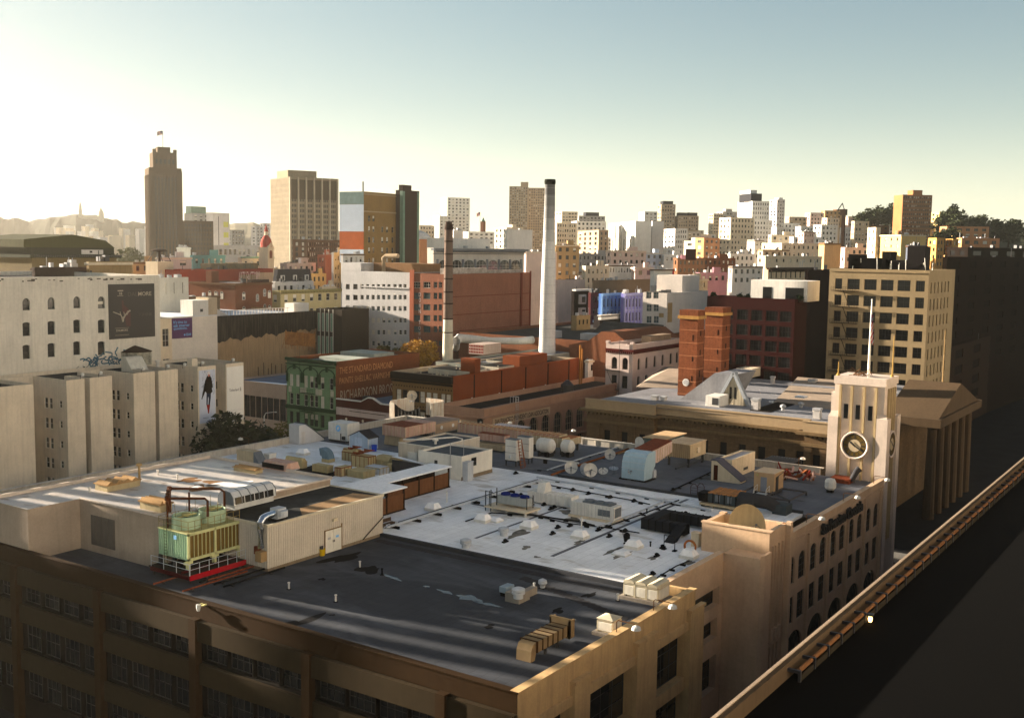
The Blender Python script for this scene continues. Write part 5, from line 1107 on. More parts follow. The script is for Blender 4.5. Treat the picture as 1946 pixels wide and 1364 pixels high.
# low hipped roofs, parapet lines and courtyard gables
tanr = P_('mint_roof_sunlit',(.40,.34,.28),var=.15,sc=.2)  # tan stands for sun on the grey roof, painted into its colour
a = rel(1215,734,zm); mb = MB(); A,B,C_,D_ = rel(1208,735,Lz+.05),rel(1276,697,Lz+2.2),rel(1330,703,Lz+2.2),rel(1288,738,Lz+.05); mb.poly([A,D_,C_,B]); B2 = rel(1262,697,Lz+.2); mb.poly([A,B,B2]); mb.poly([C_,D_,C_+Vector((2,0,-2.4))]); mb.build('hip_roof',tanr,r)
mb = MB(); A,B,C_,D_ = rel(1470,764,Lz+.06),rel(1516,716,Lz+1.6),rel(1590,722,Lz+1.6),rel(1580,778,Lz+.06); mb.poly([A,D_,C_,B]); mb.poly([A,B,B-Vector((0,0,1.7))]); mb.build('hip_roof',tanr,r)
MB().box(*(A+Vector((-.6,0,-.2))),*(A+Vector((0,.8,.3)))).build('gutter',rwhite,r)
# courtyard gable wall
G0,G1 = rel(1352,770,Lz),rel(1432,768,Lz); gx = (G0.x+G1.x)/2; gy0,gy1 = min(G0.y,G1.y),max(G0.y,G1.y); gz = zat(Vector((gx+o.x,(gy0+gy1)/2+o.y,0)),711)
gab = P_('gable_plaster',(.46,.42,.34),streak=.8,sc=.5,dirt=(.10,.08,.05)); MB().xprism([(gy0,Lz-.5),(gy1,Lz-.5),((gy0+gy1)/2+.3,gz),((gy0+gy1)/2-.3,gz)],gx,gx+.8).build('gable_wall',gab,r)
cp = MB(); ym = (gy0+gy1)/2; cp.xprism([(gy1+.2,Lz-.3),(gy1+.9,Lz-.3),(ym+.2,gz+.55),(ym-.2,gz+.1)],gx-.3,gx+2.0).xprism([(gy0-.9,Lz-.3),(gy0-.2,Lz-.3),(ym+.2,gz+.1),(ym-.2,gz+.55)],gx-.3,gx+.8); cp.build('gable_coping',P_('coping_grey',(.40,.42,.44)),r)
for dy in (-.5,.5): link('window',winmesh(.5,2.4,'none',0,DF,0,GL),r,(gx-.02,ym+dy,Lz+1.2),-math.pi/2)
mb = MB(); mb.xprism([(gy1,Lz),(gy1+9,Lz),(ym+4.5,gz-.2),(ym,gz-.2)],gx+.8,gx+12); mb.build('hip_roof',P_('mint_roof',(0,0,0)),r)
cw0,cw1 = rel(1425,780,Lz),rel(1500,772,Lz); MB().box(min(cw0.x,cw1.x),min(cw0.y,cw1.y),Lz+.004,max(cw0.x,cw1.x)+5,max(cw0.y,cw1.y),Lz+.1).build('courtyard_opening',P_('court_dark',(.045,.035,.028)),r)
mb = MB(); mb.box(46,2,Lz,DW,30,Lz+1.2); mb.build('far_wing_roof',P_('mint_roof',(0,0,0)),r)
# east portico: same stone as the mint, its shade put into a darker colour
pp = rel(1700,800,zm)
por = MB(); por.yprism([(18,zm+.4),(52,zm+.4),(35,zm+5.5)],-9,1); por.build('pediment',P_('portico_stone_shaded',(.17,.13,.09),streak=.3),r); MB().box(17,-9.6,zm-1.2,53,0,zm+.4).build('portico_cornice',MATS['portico_stone_shaded'],r)
for k in range(6): MB().lathe(20+6*k,-7.5,[(1.1,0),(1.0,8),(.85,zm-2),(1.2,zm-1.2)],12).build('column',P_('portico_stone_shaded',(.17,.13,.09),streak=.3),r)
def roofthing(name,label,cat,px,py,z,group=None): return thing(name,label,cat,at(px,py,z),0,group)
for (px,py,w_,d_,h_,lab) in ((1247,761,1.2,1.2,1.0,'left small box vent on the mint roof'),(1263,762,1.2,1.0,.9,'right small box vent on the mint roof'),(1440,779,1.4,1.4,2.2,'square pale vent post on the mint parapet roof'),(1548,737,1.6,1.6,1.9,'grey box chimney on the mint hip roof'),(1470,730,.8,.8,1.8,'thin dark pipe on the far mint roof'),(1557,797,1.3,1.3,2.0,'stubby stone chimney pot beside the clock tower')):
    t = roofthing('roof_vent',lab,'vent',px,py,Lz+.1); MB().box(0,0,0,w_,d_,h_*.8).build('casing',greyw,t); MB().box(-.12,-.12,h_*.8,w_+.12,d_+.12,h_).build('cap',steel,t)
for (px,py,lab) in ((1488,779,'left small round turbine vent on the mint roof'),(1522,774,'right small round turbine vent on the mint roof')):
    t = roofthing('turbine_vent',lab,'vent',px,py,Lz+.1); MB().lathe(0,0,[(.35,0),(.35,.4),(.6,.6),(.6,.9),(.2,1.15)],10).build('cap',steel,t)
t = roofthing('skylight','flat square skylight on the tan mint roof slope','skylight',1528,757,Lz+.9); MB().box(0,0,0,2,2,.3).build('glazing',rwhite,t)
f = frame((1367,774),1399,1364,base=Lz,top=760); t = thing('white_air_unit','white boxy air unit sitting on the mint roof edge','air conditioner',f.o); MB().box(0,0,0,M_(4.5)[1],3,2.2).build('casing',white,t,bevel=.05); MB().box(-.04,.3,.4,-.01,1.6,1.8).build('grille',dmetal,t)
f = frame((1428,720),M_(5),1424,base=Lz,top=706); t = thing('roof_air_unit','beige condenser bank on the blue far mint roof','air conditioner',f.o); MB().box(0,0,.3,6,4,2.4).build('casing',cream,t); MB().box(-.05,1,.6,-.01,2.6,2.1).build('grille',dmetal,t); MB().box(6.4,.5,0,8.5,3,1.8).build('side_unit',steel,t)
# brick chimneys
def brickstack(lab,C,L,R,base,top):
    o = atd(C[0],C[1],C[2]); t = thing('brick_chimney',lab,'chimney',(o.x,o.y,0)); D = ext(o,(0,1,0),L); W = ext(o,(1,0,0),R); W = max(W,D*.8); h = zat(o,top)
    bk = P_('chimney_brick',(.29,.135,.075),brick=(1.6,.5),var=.3); mb = MB(); n = 6; q = .16
    mb.box(0,0,0,W,D,h-1.6); mb.build('shaft',bk,t)
    e = MB()
    for k in range(1,8): z = h-1.6-k*2.75; e.box(-.06,-.06,z,W+.06,D+.06,z+.22)
    e.build('courses',P_('course_brick',(.38,.20,.12)),t)
    MB().box(-.35,-.35,h-1.9,W+.35,D+.35,h-1.2).build('cornice',P_('chimney_ochre',(.44,.29,.13)),t); MB().box(-.1,-.1,h-1.2,W+.1,D+.1,h).build('cap',bk,t)
    s_ = MB()
    for k in range(5): z = h-5.5-k*4.4; s_.box(W*.45,-.03,z,W*.58,-.002,z+1.4).box(-.03,D*.2,z-1,-.002,D*.26,z+.3)
    s_.build('slots',P_('slot_dark',(.04,.015,.01)),t)
    return t,D,h
t,D,h = brickstack('near left square brick chimney with round plaque at its foot',(1325,640,236),1291,1337,735,590)
MB().disc((-.05,D*.55,zat(t.location,728)),(-1,0,0),.8,18,depth=.03).build('plaque',white,t); MB().disc((-.09,D*.55,zat(t.location,728)),(-1,0,0),.55,18,depth=.03).build('plaque_face',steel,t)
brickstack('far right square brick chimney with ochre cornice',(1372,640,262),1339,1387,704,585)
# --- dark red loft building with roof terrace house
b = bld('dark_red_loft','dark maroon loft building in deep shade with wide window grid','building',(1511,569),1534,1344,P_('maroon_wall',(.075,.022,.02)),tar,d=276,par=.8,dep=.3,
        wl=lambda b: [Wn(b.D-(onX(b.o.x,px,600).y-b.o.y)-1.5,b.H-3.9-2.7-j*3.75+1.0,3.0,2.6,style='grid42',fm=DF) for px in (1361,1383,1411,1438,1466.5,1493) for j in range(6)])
f = frame((1537,566),M_(8),1427,d=283); q = Vector((b.o.x+6,0,0)); y1 = onX(b.o.x+6,1427,540).y; y0 = onX(b.o.x+6,1535,540).y; zt = onX(b.o.x+6,1480,533).z
r = thing('terrace_house','white rooftop terrace house with dark glass doors on the maroon loft','building',(b.o.x+6,y0,b.H-.8)); MB().box(0,0,0,9,y1-y0,zt-b.H+.8).build('wall',white,r)
for a,c in ((.06,.38),(.62,.78)): MB().box(-.06,(y1-y0)*a,.1,-.01,(y1-y0)*c,3.4).build('glass_door',GL,r)
for px in (1345,1356,1407,1420,1520): 
    p = onX(b.o.x+2.5,px,566); 
    if y0-4 < p.y < y1+9: t = thing('potted_shrub','small dark potted shrub at column %d of the maroon loft terrace' % 1 if False else ('dark potted shrub on the maroon loft terrace'),'plant',(p.x,p.y,b.H-.8)); t['group'] = 'terrace shrubs'; MB().lathe(0,0,[(.3,0),(.4,.6)],8).build('pot',dkbrown,t); g = MB(); [g.poly([(rnd.gauss(0,.5),rnd.gauss(0,.5),.6+abs(rnd.gauss(0,.5))) for _ in range(3)]) for _ in range(60)]; g.build('leaves',mk('shrub_leaf',(.04,.07,.03)),t)
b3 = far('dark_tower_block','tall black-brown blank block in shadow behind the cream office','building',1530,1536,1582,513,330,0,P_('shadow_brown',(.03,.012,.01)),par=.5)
# --- cream office with fire escape
b = bld('cream_office','eight-storey cream office building with dark square windows and fire escape','building',(1766,514),M_(26),1577,P_('office_cream',(.35,.29,.20),streak=.06),tar,d=270,par=.9,dep=.45,
        wl=lambda b: [Wn(b.D-(onX(b.o.x,px,540).y-b.o.y)-w_/2,b.H-2.3-2.6-j*3.86,w_,2.5,style=rnd.choice(('grid42','grid42','cross')),fm=DF) for px,w_ in ((1593.5,1.7),(1622,2.9),(1654,2.9),(1686,2.9),(1718,2.9),(1749,2.0)) for j in range(8)],
        wr=lambda b: [Wn(2+i*3.4,b.H-2.6-2.8-j*3.86,1.1,2.6,style='sash',fm=DF) for i in range(6) for j in range(8)])
W,D,H = b.W,b.D,b.H; fe = MB(); ya = D-(D-(onX(b.o.x,1577,540).y-b.o.y)); y1 = onX(b.o.x,1582,560).y-b.o.y; y0 = onX(b.o.x,1632,560).y-b.o.y
for j in range(8):
    z = H-5.3-j*3.86; fe.box(-1.3,y0,z,-.05,y1,z+.1).box(-1.3,y0,z+.95,-1.25,y1,z+1.0).box(-1.3,y0,z+.5,-1.26,y1,z+.54)
    for k in range(12): fe.box(-1.3,y0+(y1-y0)*k/11-.02,z,-1.26,y0+(y1-y0)*k/11+.02,z+1)
    if j < 7: fe.tube([(-.7,y0+(y1-y0)*.55,z),(-.7,y0+(y1-y0)*.3,z-3.86)],.09,5)
fe.build('fire_escape',P_('escape_iron',(.06,.05,.04)),b.root)
MB().box(-.25,-.25,H-.7,-.01,D,H-.3).build('string_course',MATS['office_cream'],b.root)
MB().box(-.5,-1,0,2.2,-.01,H-.5).build('rounded_corner',MATS['office_cream'],b.root) if False else None
mb = MB(); 
for (y,w_,h_) in ((D*.72,3,3.4),(D*.55,6,2.6),(D*.42,2,4.2),(D*.25,5,2.2),(D*.08,4,5.5)): mb.box(3,y,H-.9,8,y+w_,H+h_)
mb.build('roof_house',P_('roofhouse_dark',(.05,.045,.045)),b.root)
mb = MB()
for k in range(16): y = D*rnd.random(); mb.tube([(2+rnd.random()*2,y,H-.9),(2+rnd.random()*2,y,H+1+rnd.random()*2)],.08,5)
mb.build('roof_pipes',pole_w,b.root)
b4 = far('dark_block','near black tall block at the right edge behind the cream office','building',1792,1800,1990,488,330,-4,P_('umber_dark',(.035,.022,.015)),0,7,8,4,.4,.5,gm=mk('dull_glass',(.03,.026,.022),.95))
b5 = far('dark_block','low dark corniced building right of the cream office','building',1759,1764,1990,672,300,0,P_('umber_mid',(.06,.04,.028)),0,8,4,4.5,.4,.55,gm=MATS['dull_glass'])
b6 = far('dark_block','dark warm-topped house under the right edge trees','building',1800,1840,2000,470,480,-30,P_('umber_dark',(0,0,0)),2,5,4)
# thin poles right of tower
for px,pt,pb,lab in ((1791,628,730,'thin bare pole far right of the clock tower'),):
    t = thing('bare_pole',lab,'pole',atd(px,pb,245)); z1 = zat(t.location,pt)-t.location.z; z0 = t.location.z; t.location.z = zm; MB().tube([(0,0,0),(0,0,z1+z0-zm)],[.14,.07],6).build('pole',tan,t)

# ================================================================ LIGHT-WELL APARTMENTS (left)
za = 28.; ap = P_('apartment_plaster',(.62,.56,.47),streak=.25,sc=.25); yA = at(293,705.6,za).y
X = lambda px: onY(yA,px,705).x
x0a,xe = 78.,X(463); r = thing('well_apartments','off-white apartment block cut by deep light wells with blank bays','apartment building',(x0a,yA,0))
DA = 13.5; wells = [(X(160),X(170),5),(X(212.5),X(253.5),9),(X(294),X(301),6),(X(338),X(375.5),9),(X(410),X(429),7)]
lefts = [(X(107)-3.2,X(124),9),(X(107)-9.5,X(107)-8.2,6)]
wells = sorted([(a-x0a,c-x0a,d) for a,c,d in wells+[(X(107)-4.0,X(125.5),9)]])
segs = []; u = 0
for a,c,d in wells: segs.append((u,a)); u = c
segs.append((u,xe-x0a))
out = []
for k,(a,c) in enumerate(segs):
    out += [(a,0),(c,0)]
    if k < len(wells): d = wells[k][2]; out += [(c,d),(wells[k][1],d)]
L = xe-x0a; out += [(L,DA),(0,DA)]
mb = MB()
allw = []
for k in range(len(out)):
    p,q = Vector(out[k]+(0,)),Vector(out[(k+1) % len(out)]+(0,)); ln_ = (q-p).length; U = (q-p).normalized()
    ws = []
    if abs(U.y+1) < .01 and k < len(out)-2:    # -X facing side of a bay
        n = 1 if ln_ < 6 else 2
        for j in range(7):
            z = za-5.0-j*3.25
            if ln_ > 8: ws += [Wn(ln_*.32,z,1.0,1.8,style='sash',fm=WF),Wn(ln_*.32+1.25,z,1.0,1.8,style='sash',fm=WF),Wn(ln_*.76,z+.4,.85,1.2,style='sash',fm=WF)]
            else: ws += [Wn(ln_*.55,z+.2,.8,1.4,style='sash',fm=DF)]
    facade(mb,p,U,ln_,za,ws,.2)
    allw.append((p,U,ws))
for k in range(len(out)):      # parapet ring (thin inner faces)
    p,q = Vector(out[k]+(0,)),Vector(out[(k+1) % len(out)]+(0,)); U = (q-p).normalized(); N = U.cross(Vector((0,0,1))); i0,i1 = p-N*.28,q-N*.28
    mb.poly([p+Vector((0,0,za)),q+Vector((0,0,za)),i1+Vector((0,0,za)),i0+Vector((0,0,za))]); mb.poly([i0+Vector((0,0,za)),i1+Vector((0,0,za)),i1+Vector((0,0,za-.6)),i0+Vector((0,0,za-.6))])
mb.build('wall',ap,r)
MB().poly([(x,y,za-.6) for x,y in out]).build('roof',tar,r)
for p,U,ws in allw: put_windows(r,p,U,ws,.2)
r.pop('_n',None)
rel = lambda px,py,z: at(px,py,z)-Vector((x0a,yA,0))
wl_ = P_('chalk_white',(0,0,0))
q = rel(262,707,za-.6); MB().xprism([(q.y,za-.6),(q.y+3.2,za-.6),(q.y+3.2,za+1.9),(q.y+2,za+1.9)],q.x-1,q.x+2.4).build('roof_hut',wl_,r)
MB().box(X(376)-x0a+.6,2.2,za-.6,X(376)-x0a+1.8,3.6,za+1.2).build('chimney',ap,r)
t = thing('tank_hut','graffitied round hut with conical cap on the apartment roof','hut',(x0a+rel(256,688,za).x,yA+rel(256,688,za).y,za-.6)); MB().lathe(0,0,[(3.0,0),(3.0,2.6)],12).build('wall',P_('hut_wall',(.36,.35,.30),var=.6,sc=1.2),t); MB().lathe(0,0,[(3.2,2.6),(1,3.4),(.1,3.7)],12).build('cap',dkbrown,t)
for px,py,h_,lab in ((232,683,2.6,'pale pipe vent standing by the blue graffiti'),(120,690,3.0,'tan pipe vent at the left end of apartment roof'),(300,690,1.4,'short white roof vent near the slim bay')):
    t = thing('pipe_vent',lab,'vent',at(px,py+9,za-.6)); MB().lathe(0,0,[(.28,0),(.28,h_-.3),(.42,h_-.3),(.42,h_)],10).build('pipe',white,t)
for px,lab in ((153,'floodlight on the leftmost blank bay'),(188,'floodlight on the second blank bay'),(269,'floodlight on the wide blank bay'),(316,'floodlight on the slim blank bay'),(348,'left floodlight above the winter poster'),(382,'floodlight over the winter poster'),(440,'floodlight over the white logo poster')):
    t = thing('floodlight',lab,'lamp',(X(px),yA+.1,za),0,'billboard floodlights'); MB().tube([(0,0,-.02),(0,0,.5),(0,-.5,.75)],.05,5).build('arm',dmetal,t); MB().lathe(0,-.6,[(.22,.5),(.3,.9),(.1,1.0)],8).build('lamp',white,t)
# tarp blue heap
t = thing('blue_tarp','crumpled blue tarpaulin heap on the dark apartment roof','tarpaulin',at(198,696,za-.6)); g = MB(); g.lathe(0,0,[(2.6,0),(2.2,.7),(1.2,1.1),(.3,1.3)],9); g.build('sheet',P_('tarp_blue',(.02,.10,.26),var=.4,sc=1),t)
# posters
pa,pb = X(376.5),X(409.5); z0 = onY(yA,393,803).z; pw_ = pb-pa-.3; ph = za-.7-z0
po = thing('winter_poster','tall winter poster of a woman in dark coat and red boots','poster',(pa+.15,yA,z0)); snow = mk('poster_snow',(.52,.55,.62),.7,.06,.5)
MB().box(0,-.08,0,pw_,-.01,ph).build('sheet',snow,po)
def flat(parent,name,shapes,m,y=-.085):
    mb = MB()
    for sh in shapes: mb.poly([(x*pw_,y,z*ph) for x,z in sh])
    return mb.build(name,m,parent)
tw = MB(); r2 = random.Random(5)
for k in range(90):
    x,z = .1+r2.random()*.8,.52+r2.random()*.45; a = r2.uniform(.2,1.4)*r2.choice((-1,1)); l = .06+r2.random()*.12; tw.poly([(x*pw_,-.083,z*ph),((x+.012)*pw_,-.083,z*ph),((x+l*math.cos(a)+.006)*pw_,-.083,(z+l*abs(math.sin(a))*.6)*ph),((x+l*math.cos(a))*pw_,-.083,(z+l*abs(math.sin(a))*.6)*ph)])
tw.build('printed_twigs',mk('print_twig',(.10,.10,.14),.8,.3),po)
ell = lambda cx,cz,rx,rz,n=14: [(cx+rx*math.cos(2*math.pi*k/n),cz+rz*math.sin(2*math.pi*k/n)) for k in range(n)]
coat = mk('print_coat',(.035,.025,.02),.8,.2); flat(po,'printed_coat',[[(.36,.60),(.40,.78),(.44,.86),(.52,.885),(.68,.885),(.76,.84),(.82,.72),(.84,.66),(.78,.645),(.82,.58),(.70,.545),(.45,.56)],[(.36,.80),(.42,.84),(.40,.62),(.26,.52),(.17,.47),(.14,.49)]],coat)
flat(po,'printed_jeans',[[(.44,.57),(.72,.56),(.70,.46),(.64,.33),(.54,.33),(.58,.45),(.53,.50),(.50,.33),(.42,.34)]],mk('print_denim',(.03,.05,.10),.8,.2),-.0845)
flat(po,'printed_boots',[[(.43,.345),(.66,.335),(.60,.22),(.58,.175),(.51,.175),(.50,.22)]],mk('print_boot',(.30,.04,.03),.8,.2),-.0855)
flat(po,'printed_face',[ell(.60,.895,.055,.028)],mk('print_skin',(.50,.25,.20),.8),-.087); flat(po,'printed_hair',[[(.50,.90),(.56,.87),(.53,.80),(.46,.78)],[(.66,.90),(.64,.87),(.70,.79),(.74,.82)]],mk('print_hair',(.05,.02,.015),.8),-.0865)
flat(po,'printed_hat',[[(.49,.915),(.50,.945),(.56,.968),(.64,.965),(.70,.945),(.71,.915),(.62,.912),(.55,.925)]],mk('print_wool',(.62,.58,.58),.8,.1),-.0875)
flat(po,'printed_glove',[ell(.155,.475,.03,.02)],coat,-.0857)
inkp = mk('print_ink',(.06,.05,.06),.8); MB().box(pw_*.2,-.085,ph*.093,pw_*.55,-.082,ph*.10).box(pw_*.55,-.085,ph*.03,pw_*.68,-.082,ph*.045).build('print_lines',inkp,po)
pa,pb = X(429.5),xe; z0 = onY(yA,446,800).z; pw_ = pb-pa-.25; ph = za-.6-z0
po = thing('logo_poster','plain white poster with small shoemaker name on the right bay','poster',(pa+.1,yA,z0)); MB().box(0,-.08,0,pw_,-.01,ph).build('sheet',mk('poster_white',(.66,.65,.62),.7,.04,.5),po)
text(po,'lettering','Timberland',inkp,(pw_*.14,-.09,ph*.55),(1,0,0),ph*.05,pw_*.56,.004)
flat(po,'logo',[[(.76,.575),(.87,.575),(.87,.585),(.76,.585)],[(.78,.595),(.85,.595),(.83,.61),(.80,.61)],[(.805,.555),(.825,.555),(.825,.575),(.805,.575)],[(.76,.545),(.87,.545),(.86,.555),(.77,.555)]],inkp)
MB().box(pw_*.15,-.085,ph*.205,pw_*.95,-.082,ph*.208).build('print_lines',steel,po); MB().box(pw_*.42,-.085,ph*.02,pw_*.62,-.082,ph*.045).build('print_mark',rr,po)
# unseen block added past the left edge to throw shade and streaks over the roofs
def shade_block(lab,x,y,w_,d_,h_,m):
    b = Bd(); b.o = Vector((x,y,0)); b.W,b.D,b.H,b.yaw = w_,d_,h_,0; b.root = thing('office_block',lab,'building',b.o); shell(b,m,tar,grid(w_,int(w_/3.2),int(h_/3.6)-1,1.6,1.9,h_-1.6,3.6,.8,.8,style='cross'),(),par=.8); return b
b = shade_block('added unseen grey block with shadow-casting roof fins off the left edge of the view',36,176,44,24,33,grey)
for k in range(13): MB().box(.6+k*3.4,8,32.2,.6+k*3.4+rnd.uniform(1.1,2.2),9,rnd.uniform(44,54)).build('shadow_fin',grey,b.root)  # fins added to cut the low sun into streaks on the roofs

# ================================================================ TREES
def leafm(name,c1,c2):
    m = mk(name,c1,.7,.1,.5); nt = m.node_tree; b = nt.nodes['Principled BSDF']
    tc = nt.nodes.new('ShaderNodeTexCoord'); n = nt.nodes.new('ShaderNodeTexNoise'); n.inputs['Scale'].default_value = .55; n.inputs['Detail'].default_value = 4
    nt.links.new(tc.outputs['Object'],n.inputs['Vector']); rp = nt.nodes.new('ShaderNodeValToRGB'); rp.color_ramp.elements[0].position = .35; rp.color_ramp.elements[1].position = .65
    rp.color_ramp.elements[0].color = list(c1)+[1]; rp.color_ramp.elements[1].color = list(c2)+[1]
    nt.links.new(n.outputs['Fac'],rp.inputs[0]); nt.links.new(rp.outputs[0],b.inputs['Base Color'])
    b.inputs['Specular IOR Level'].default_value = .08
    return m
bark = mk('bark',(.09,.06,.04),.95,.3,2)
def tree(name,label,base,h,rx,rz,m,n=2600,ls=.35,seed=1,group=None,clumps=16,trunk=None):
    r = random.Random(seed); t = thing(name,label,'tree',base,0,group); cz = h-rz
    mb = MB(); mb.tube([(0,0,0),(.1*rx,.05*rx,h*.35),(-.05*rx,0,cz)],[h*.03,h*.022,h*.012],8)
    cl = []
    for k in range(clumps):
        while True:
            v = Vector((r.uniform(-1,1),r.uniform(-1,1),r.uniform(-.9,1)))
            if .25 < v.length < 1: break
        c = Vector((v.x*rx*.75,v.y*rx*.75,cz+v.z*rz*.72)); cl.append((c,r.uniform(.28,.46)*rx))
        if k < 7: mb.tube([(0,0,h*.3+k*.05*h*.3),tuple((c+Vector((0,0,h*.35)))/2),tuple(c)],[h*.012,h*.008,h*.004],5)
    mb.build('trunk',bark,t)
    g = MB()
    for k in range(n):
        c,R = cl[r.randrange(len(cl))]; v = Vector((r.gauss(0,1),r.gauss(0,1),r.gauss(0,1))).normalized()*R*r.uniform(.55,1.05); v.z *= .8; p = c+v
        u = Vector((r.gauss(0,1),r.gauss(0,1),r.gauss(0,.6))).normalized(); w_ = u.cross(Vector((r.gauss(0,1),r.gauss(0,1),r.gauss(0,1)))).normalized(); s = ls*r.uniform(.6,1.3)
        g.poly([p-u*s,p-w_*s*.5,p+u*s,p+w_*s*.5])
    g.build('crown',m,t); return t
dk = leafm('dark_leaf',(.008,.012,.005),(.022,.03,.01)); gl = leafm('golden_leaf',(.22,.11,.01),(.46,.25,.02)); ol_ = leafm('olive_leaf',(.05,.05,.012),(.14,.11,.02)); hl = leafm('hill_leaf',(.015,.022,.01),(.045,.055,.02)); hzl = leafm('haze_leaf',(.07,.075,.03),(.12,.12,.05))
def gtree(name,label,px,ptop,d,rx,m,zb=0,**k):
    p = atd(px,ptop,d); h = p.z-zb; rz = k.pop('rz',min(rx*1.0,h*.42)); return tree(name,label,(p.x,p.y,zb),h,rx,rz,m,**k)
gtree('street_tree','large dark round street tree by the winter poster',440,782,198,9.5,dk,n=11000,ls=.66,seed=3,clumps=30)
gtree('street_tree','dark street tree with golden lit top right of the large one',520,794,205,6.5,ol_,n=6500,ls=.42,seed=4,clumps=24)
gtree('street_tree','small golden street tree by the wedge stair head',560,808,205,3.8,ol_,n=2200,ls=.3,seed=8)
gtree('street_tree','bright golden autumn tree before the red brick loft',797,638,312,5.6,gl,n=11000,ls=.33,seed=5,clumps=20)
gtree('street_tree','olive street tree left of the golden one',758,655,316,4.6,ol_,n=3600,ls=.5,seed=6)
gtree('street_tree','dark olive street tree beneath the loft windows',728,654,322,4.2,ol_,n=3600,ls=.5,seed=7)
for i,(px,pt,d,rx) in enumerate(((1650,396,1010,14),(1668,390,1020,16),(1686,386,1030,15),(1640,404,1000,9),(1700,398,1035,12))): gtree('hill_tree','dark tree of the clump left of the brown hilltop slab',px,pt,d,rx,hl,zb=70,n=1300,ls=1.5,seed=20+i,group='clump left of the brown slab',rz=9)
for i,(px,pt,d,rx) in enumerate(((1800,392,900,11),(1812,386,900,11),(1826,402,880,12),(1845,408,880,13),(1868,404,890,13),(1892,410,890,13),(1920,406,890,14))): gtree('hill_tree','dark tree of the clump at the far right edge',px,pt,d,rx,hl,zb=55,n=1200,ls=1.4,seed=40+i,group='clump at the right edge',rz=12)
for i,(px,pt,d,rx) in enumerate(((1788,430,700,8),(1806,424,705,8),(1772,440,690,5))): gtree('hill_tree','dark round tree among golden houses at right',px,pt,d,rx,hl,zb=35,n=1100,ls=1.1,seed=60+i,group='trees among the golden houses',rz=11)
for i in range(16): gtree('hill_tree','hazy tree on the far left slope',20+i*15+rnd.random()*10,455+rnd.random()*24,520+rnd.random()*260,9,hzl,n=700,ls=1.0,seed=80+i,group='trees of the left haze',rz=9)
# ================================================================ NEWSPAPER BUILDING
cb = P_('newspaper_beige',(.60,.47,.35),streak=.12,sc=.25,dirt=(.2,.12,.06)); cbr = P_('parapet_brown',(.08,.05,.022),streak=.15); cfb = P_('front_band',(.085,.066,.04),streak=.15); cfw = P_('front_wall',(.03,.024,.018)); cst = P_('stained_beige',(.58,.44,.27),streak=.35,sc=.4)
NB = thing('newspaper_building','large beige newspaper building with a white clock tower and crowded flat roofs','building',(63.8,42.3,0))
def nb(name,mb,m,parent=None,label=None,**k):
    o = mb.build(name,m,NB,world=True,**k)
    if label: o['label'] = label
    return o
FX,FY,BX,BY = 63.8,42.3,159.6,132.
# front (-X) wall with long window strips between pilasters
pil = [48.8,62.8,76.8,90.7,104.7,118.7]
edges = [42.3]+pil+[132.]; wl = []
for a,c in zip(edges,edges[1:]):
    for z in (12.65,7.6,2.6):
        n = 4; y0,y1 = a+.5,c-.5
        for k in range(n): w_ = (y1-y0)/n; wl.append(Wn(132-(y0+w_*(k+1))+.06,z,w_-.12,1.95 if z > 12 else 3.0,style='grid42',fm=DF))
mb = MB(); facade(mb,(FX,BY,0),(0,-1,0),BY-FY,16.5,wl,.5); nb('wall',mb,cfw); put_windows(NB,(FX,BY,0),(0,-1,0),wl,.5,world=True)
mb = MB(); mb.box(FX-.05,FY,16.5,FX+.45,BY,18).box(FX-.12,FY-.1,18,FX+.55,BY,18.12); nb('parapet',mb,cbr)
mb = MB(); mb.box(FX-.5,FY,14.6,FX-.01,BY,16.45)
for z in (10.6,5.6): mb.box(FX-.35,FY,z,FX-.01,BY,z+1.9)
nb('spandrel_band',mb,cfb)
mb = MB()
for y in pil: mb.box(FX-.75,y-.45,0,FX-.02,y+.45,16.6)
nb('pilaster',mb,cbr)
# right (-Y) wall, near part
ws = []
for a,c in ((64.6,71.2),(73.6,81.6),(85.4,92.2)):
    for z,h_ in ((10.0,4.5),(4.6,4.2)): ws.append(Wn(a-FX,z,c-a,h_,style='grid43',fm=DF))
mb = MB(); facade(mb,(FX,FY,0),(1,0,0),94-FX,16.2,ws,.9); mb.poly([(94,FY,0),(94,45.3,0),(94,45.3,18),(94,FY,18)]); nb('wall',mb,cst); put_windows(NB,(FX,FY,0),(1,0,0),ws,.9,world=True)
mb = MB(); mb.box(FX,FY-.03,16.2,94,FY+.5,18).box(FX-.05,FY-.15,18,94.1,FY+.62,18.14).box(93.5,FY+.5,17,94,45.9,18.0); nb('parapet',mb,cst)
mb = MB()
for a,c in ((71.2,73.6),(81.6,85.4),(92.2,95.2)): mb.box(a,FY-.45,0,c,FY-.01,16.3).box(a-.1,FY-.6,16.3,c+.1,FY-.04,16.55)
nb('pier',mb,cst)
mb = MB(); mb.box(FX,FY-.25,14.6,92.2,FY-.01,15.4); nb('string_course',mb,cst)
# recessed part
ws = [Wn(a,z,5.6,h_,style='grid43',fm=DF) for a in (.6,6.9) for z,h_ in ((9.2,3.2 if False else 2.1),(3.5,3.8))]+[Wn(.6,12.65,12.2,1.95,style='grid63',fm=DF)]
mb = MB(); facade(mb,(94,45.3,0),(1,0,0),13.6,18,ws,.8); nb('wall',mb,cb); put_windows(NB,(94,45.3,0),(1,0,0),ws,.8,world=True)
mb = MB(); mb.box(94,45.32,17,107.6,45.8,18).box(94,45.2,18,107.6,45.95,18.12); nb('parapet',mb,cb)
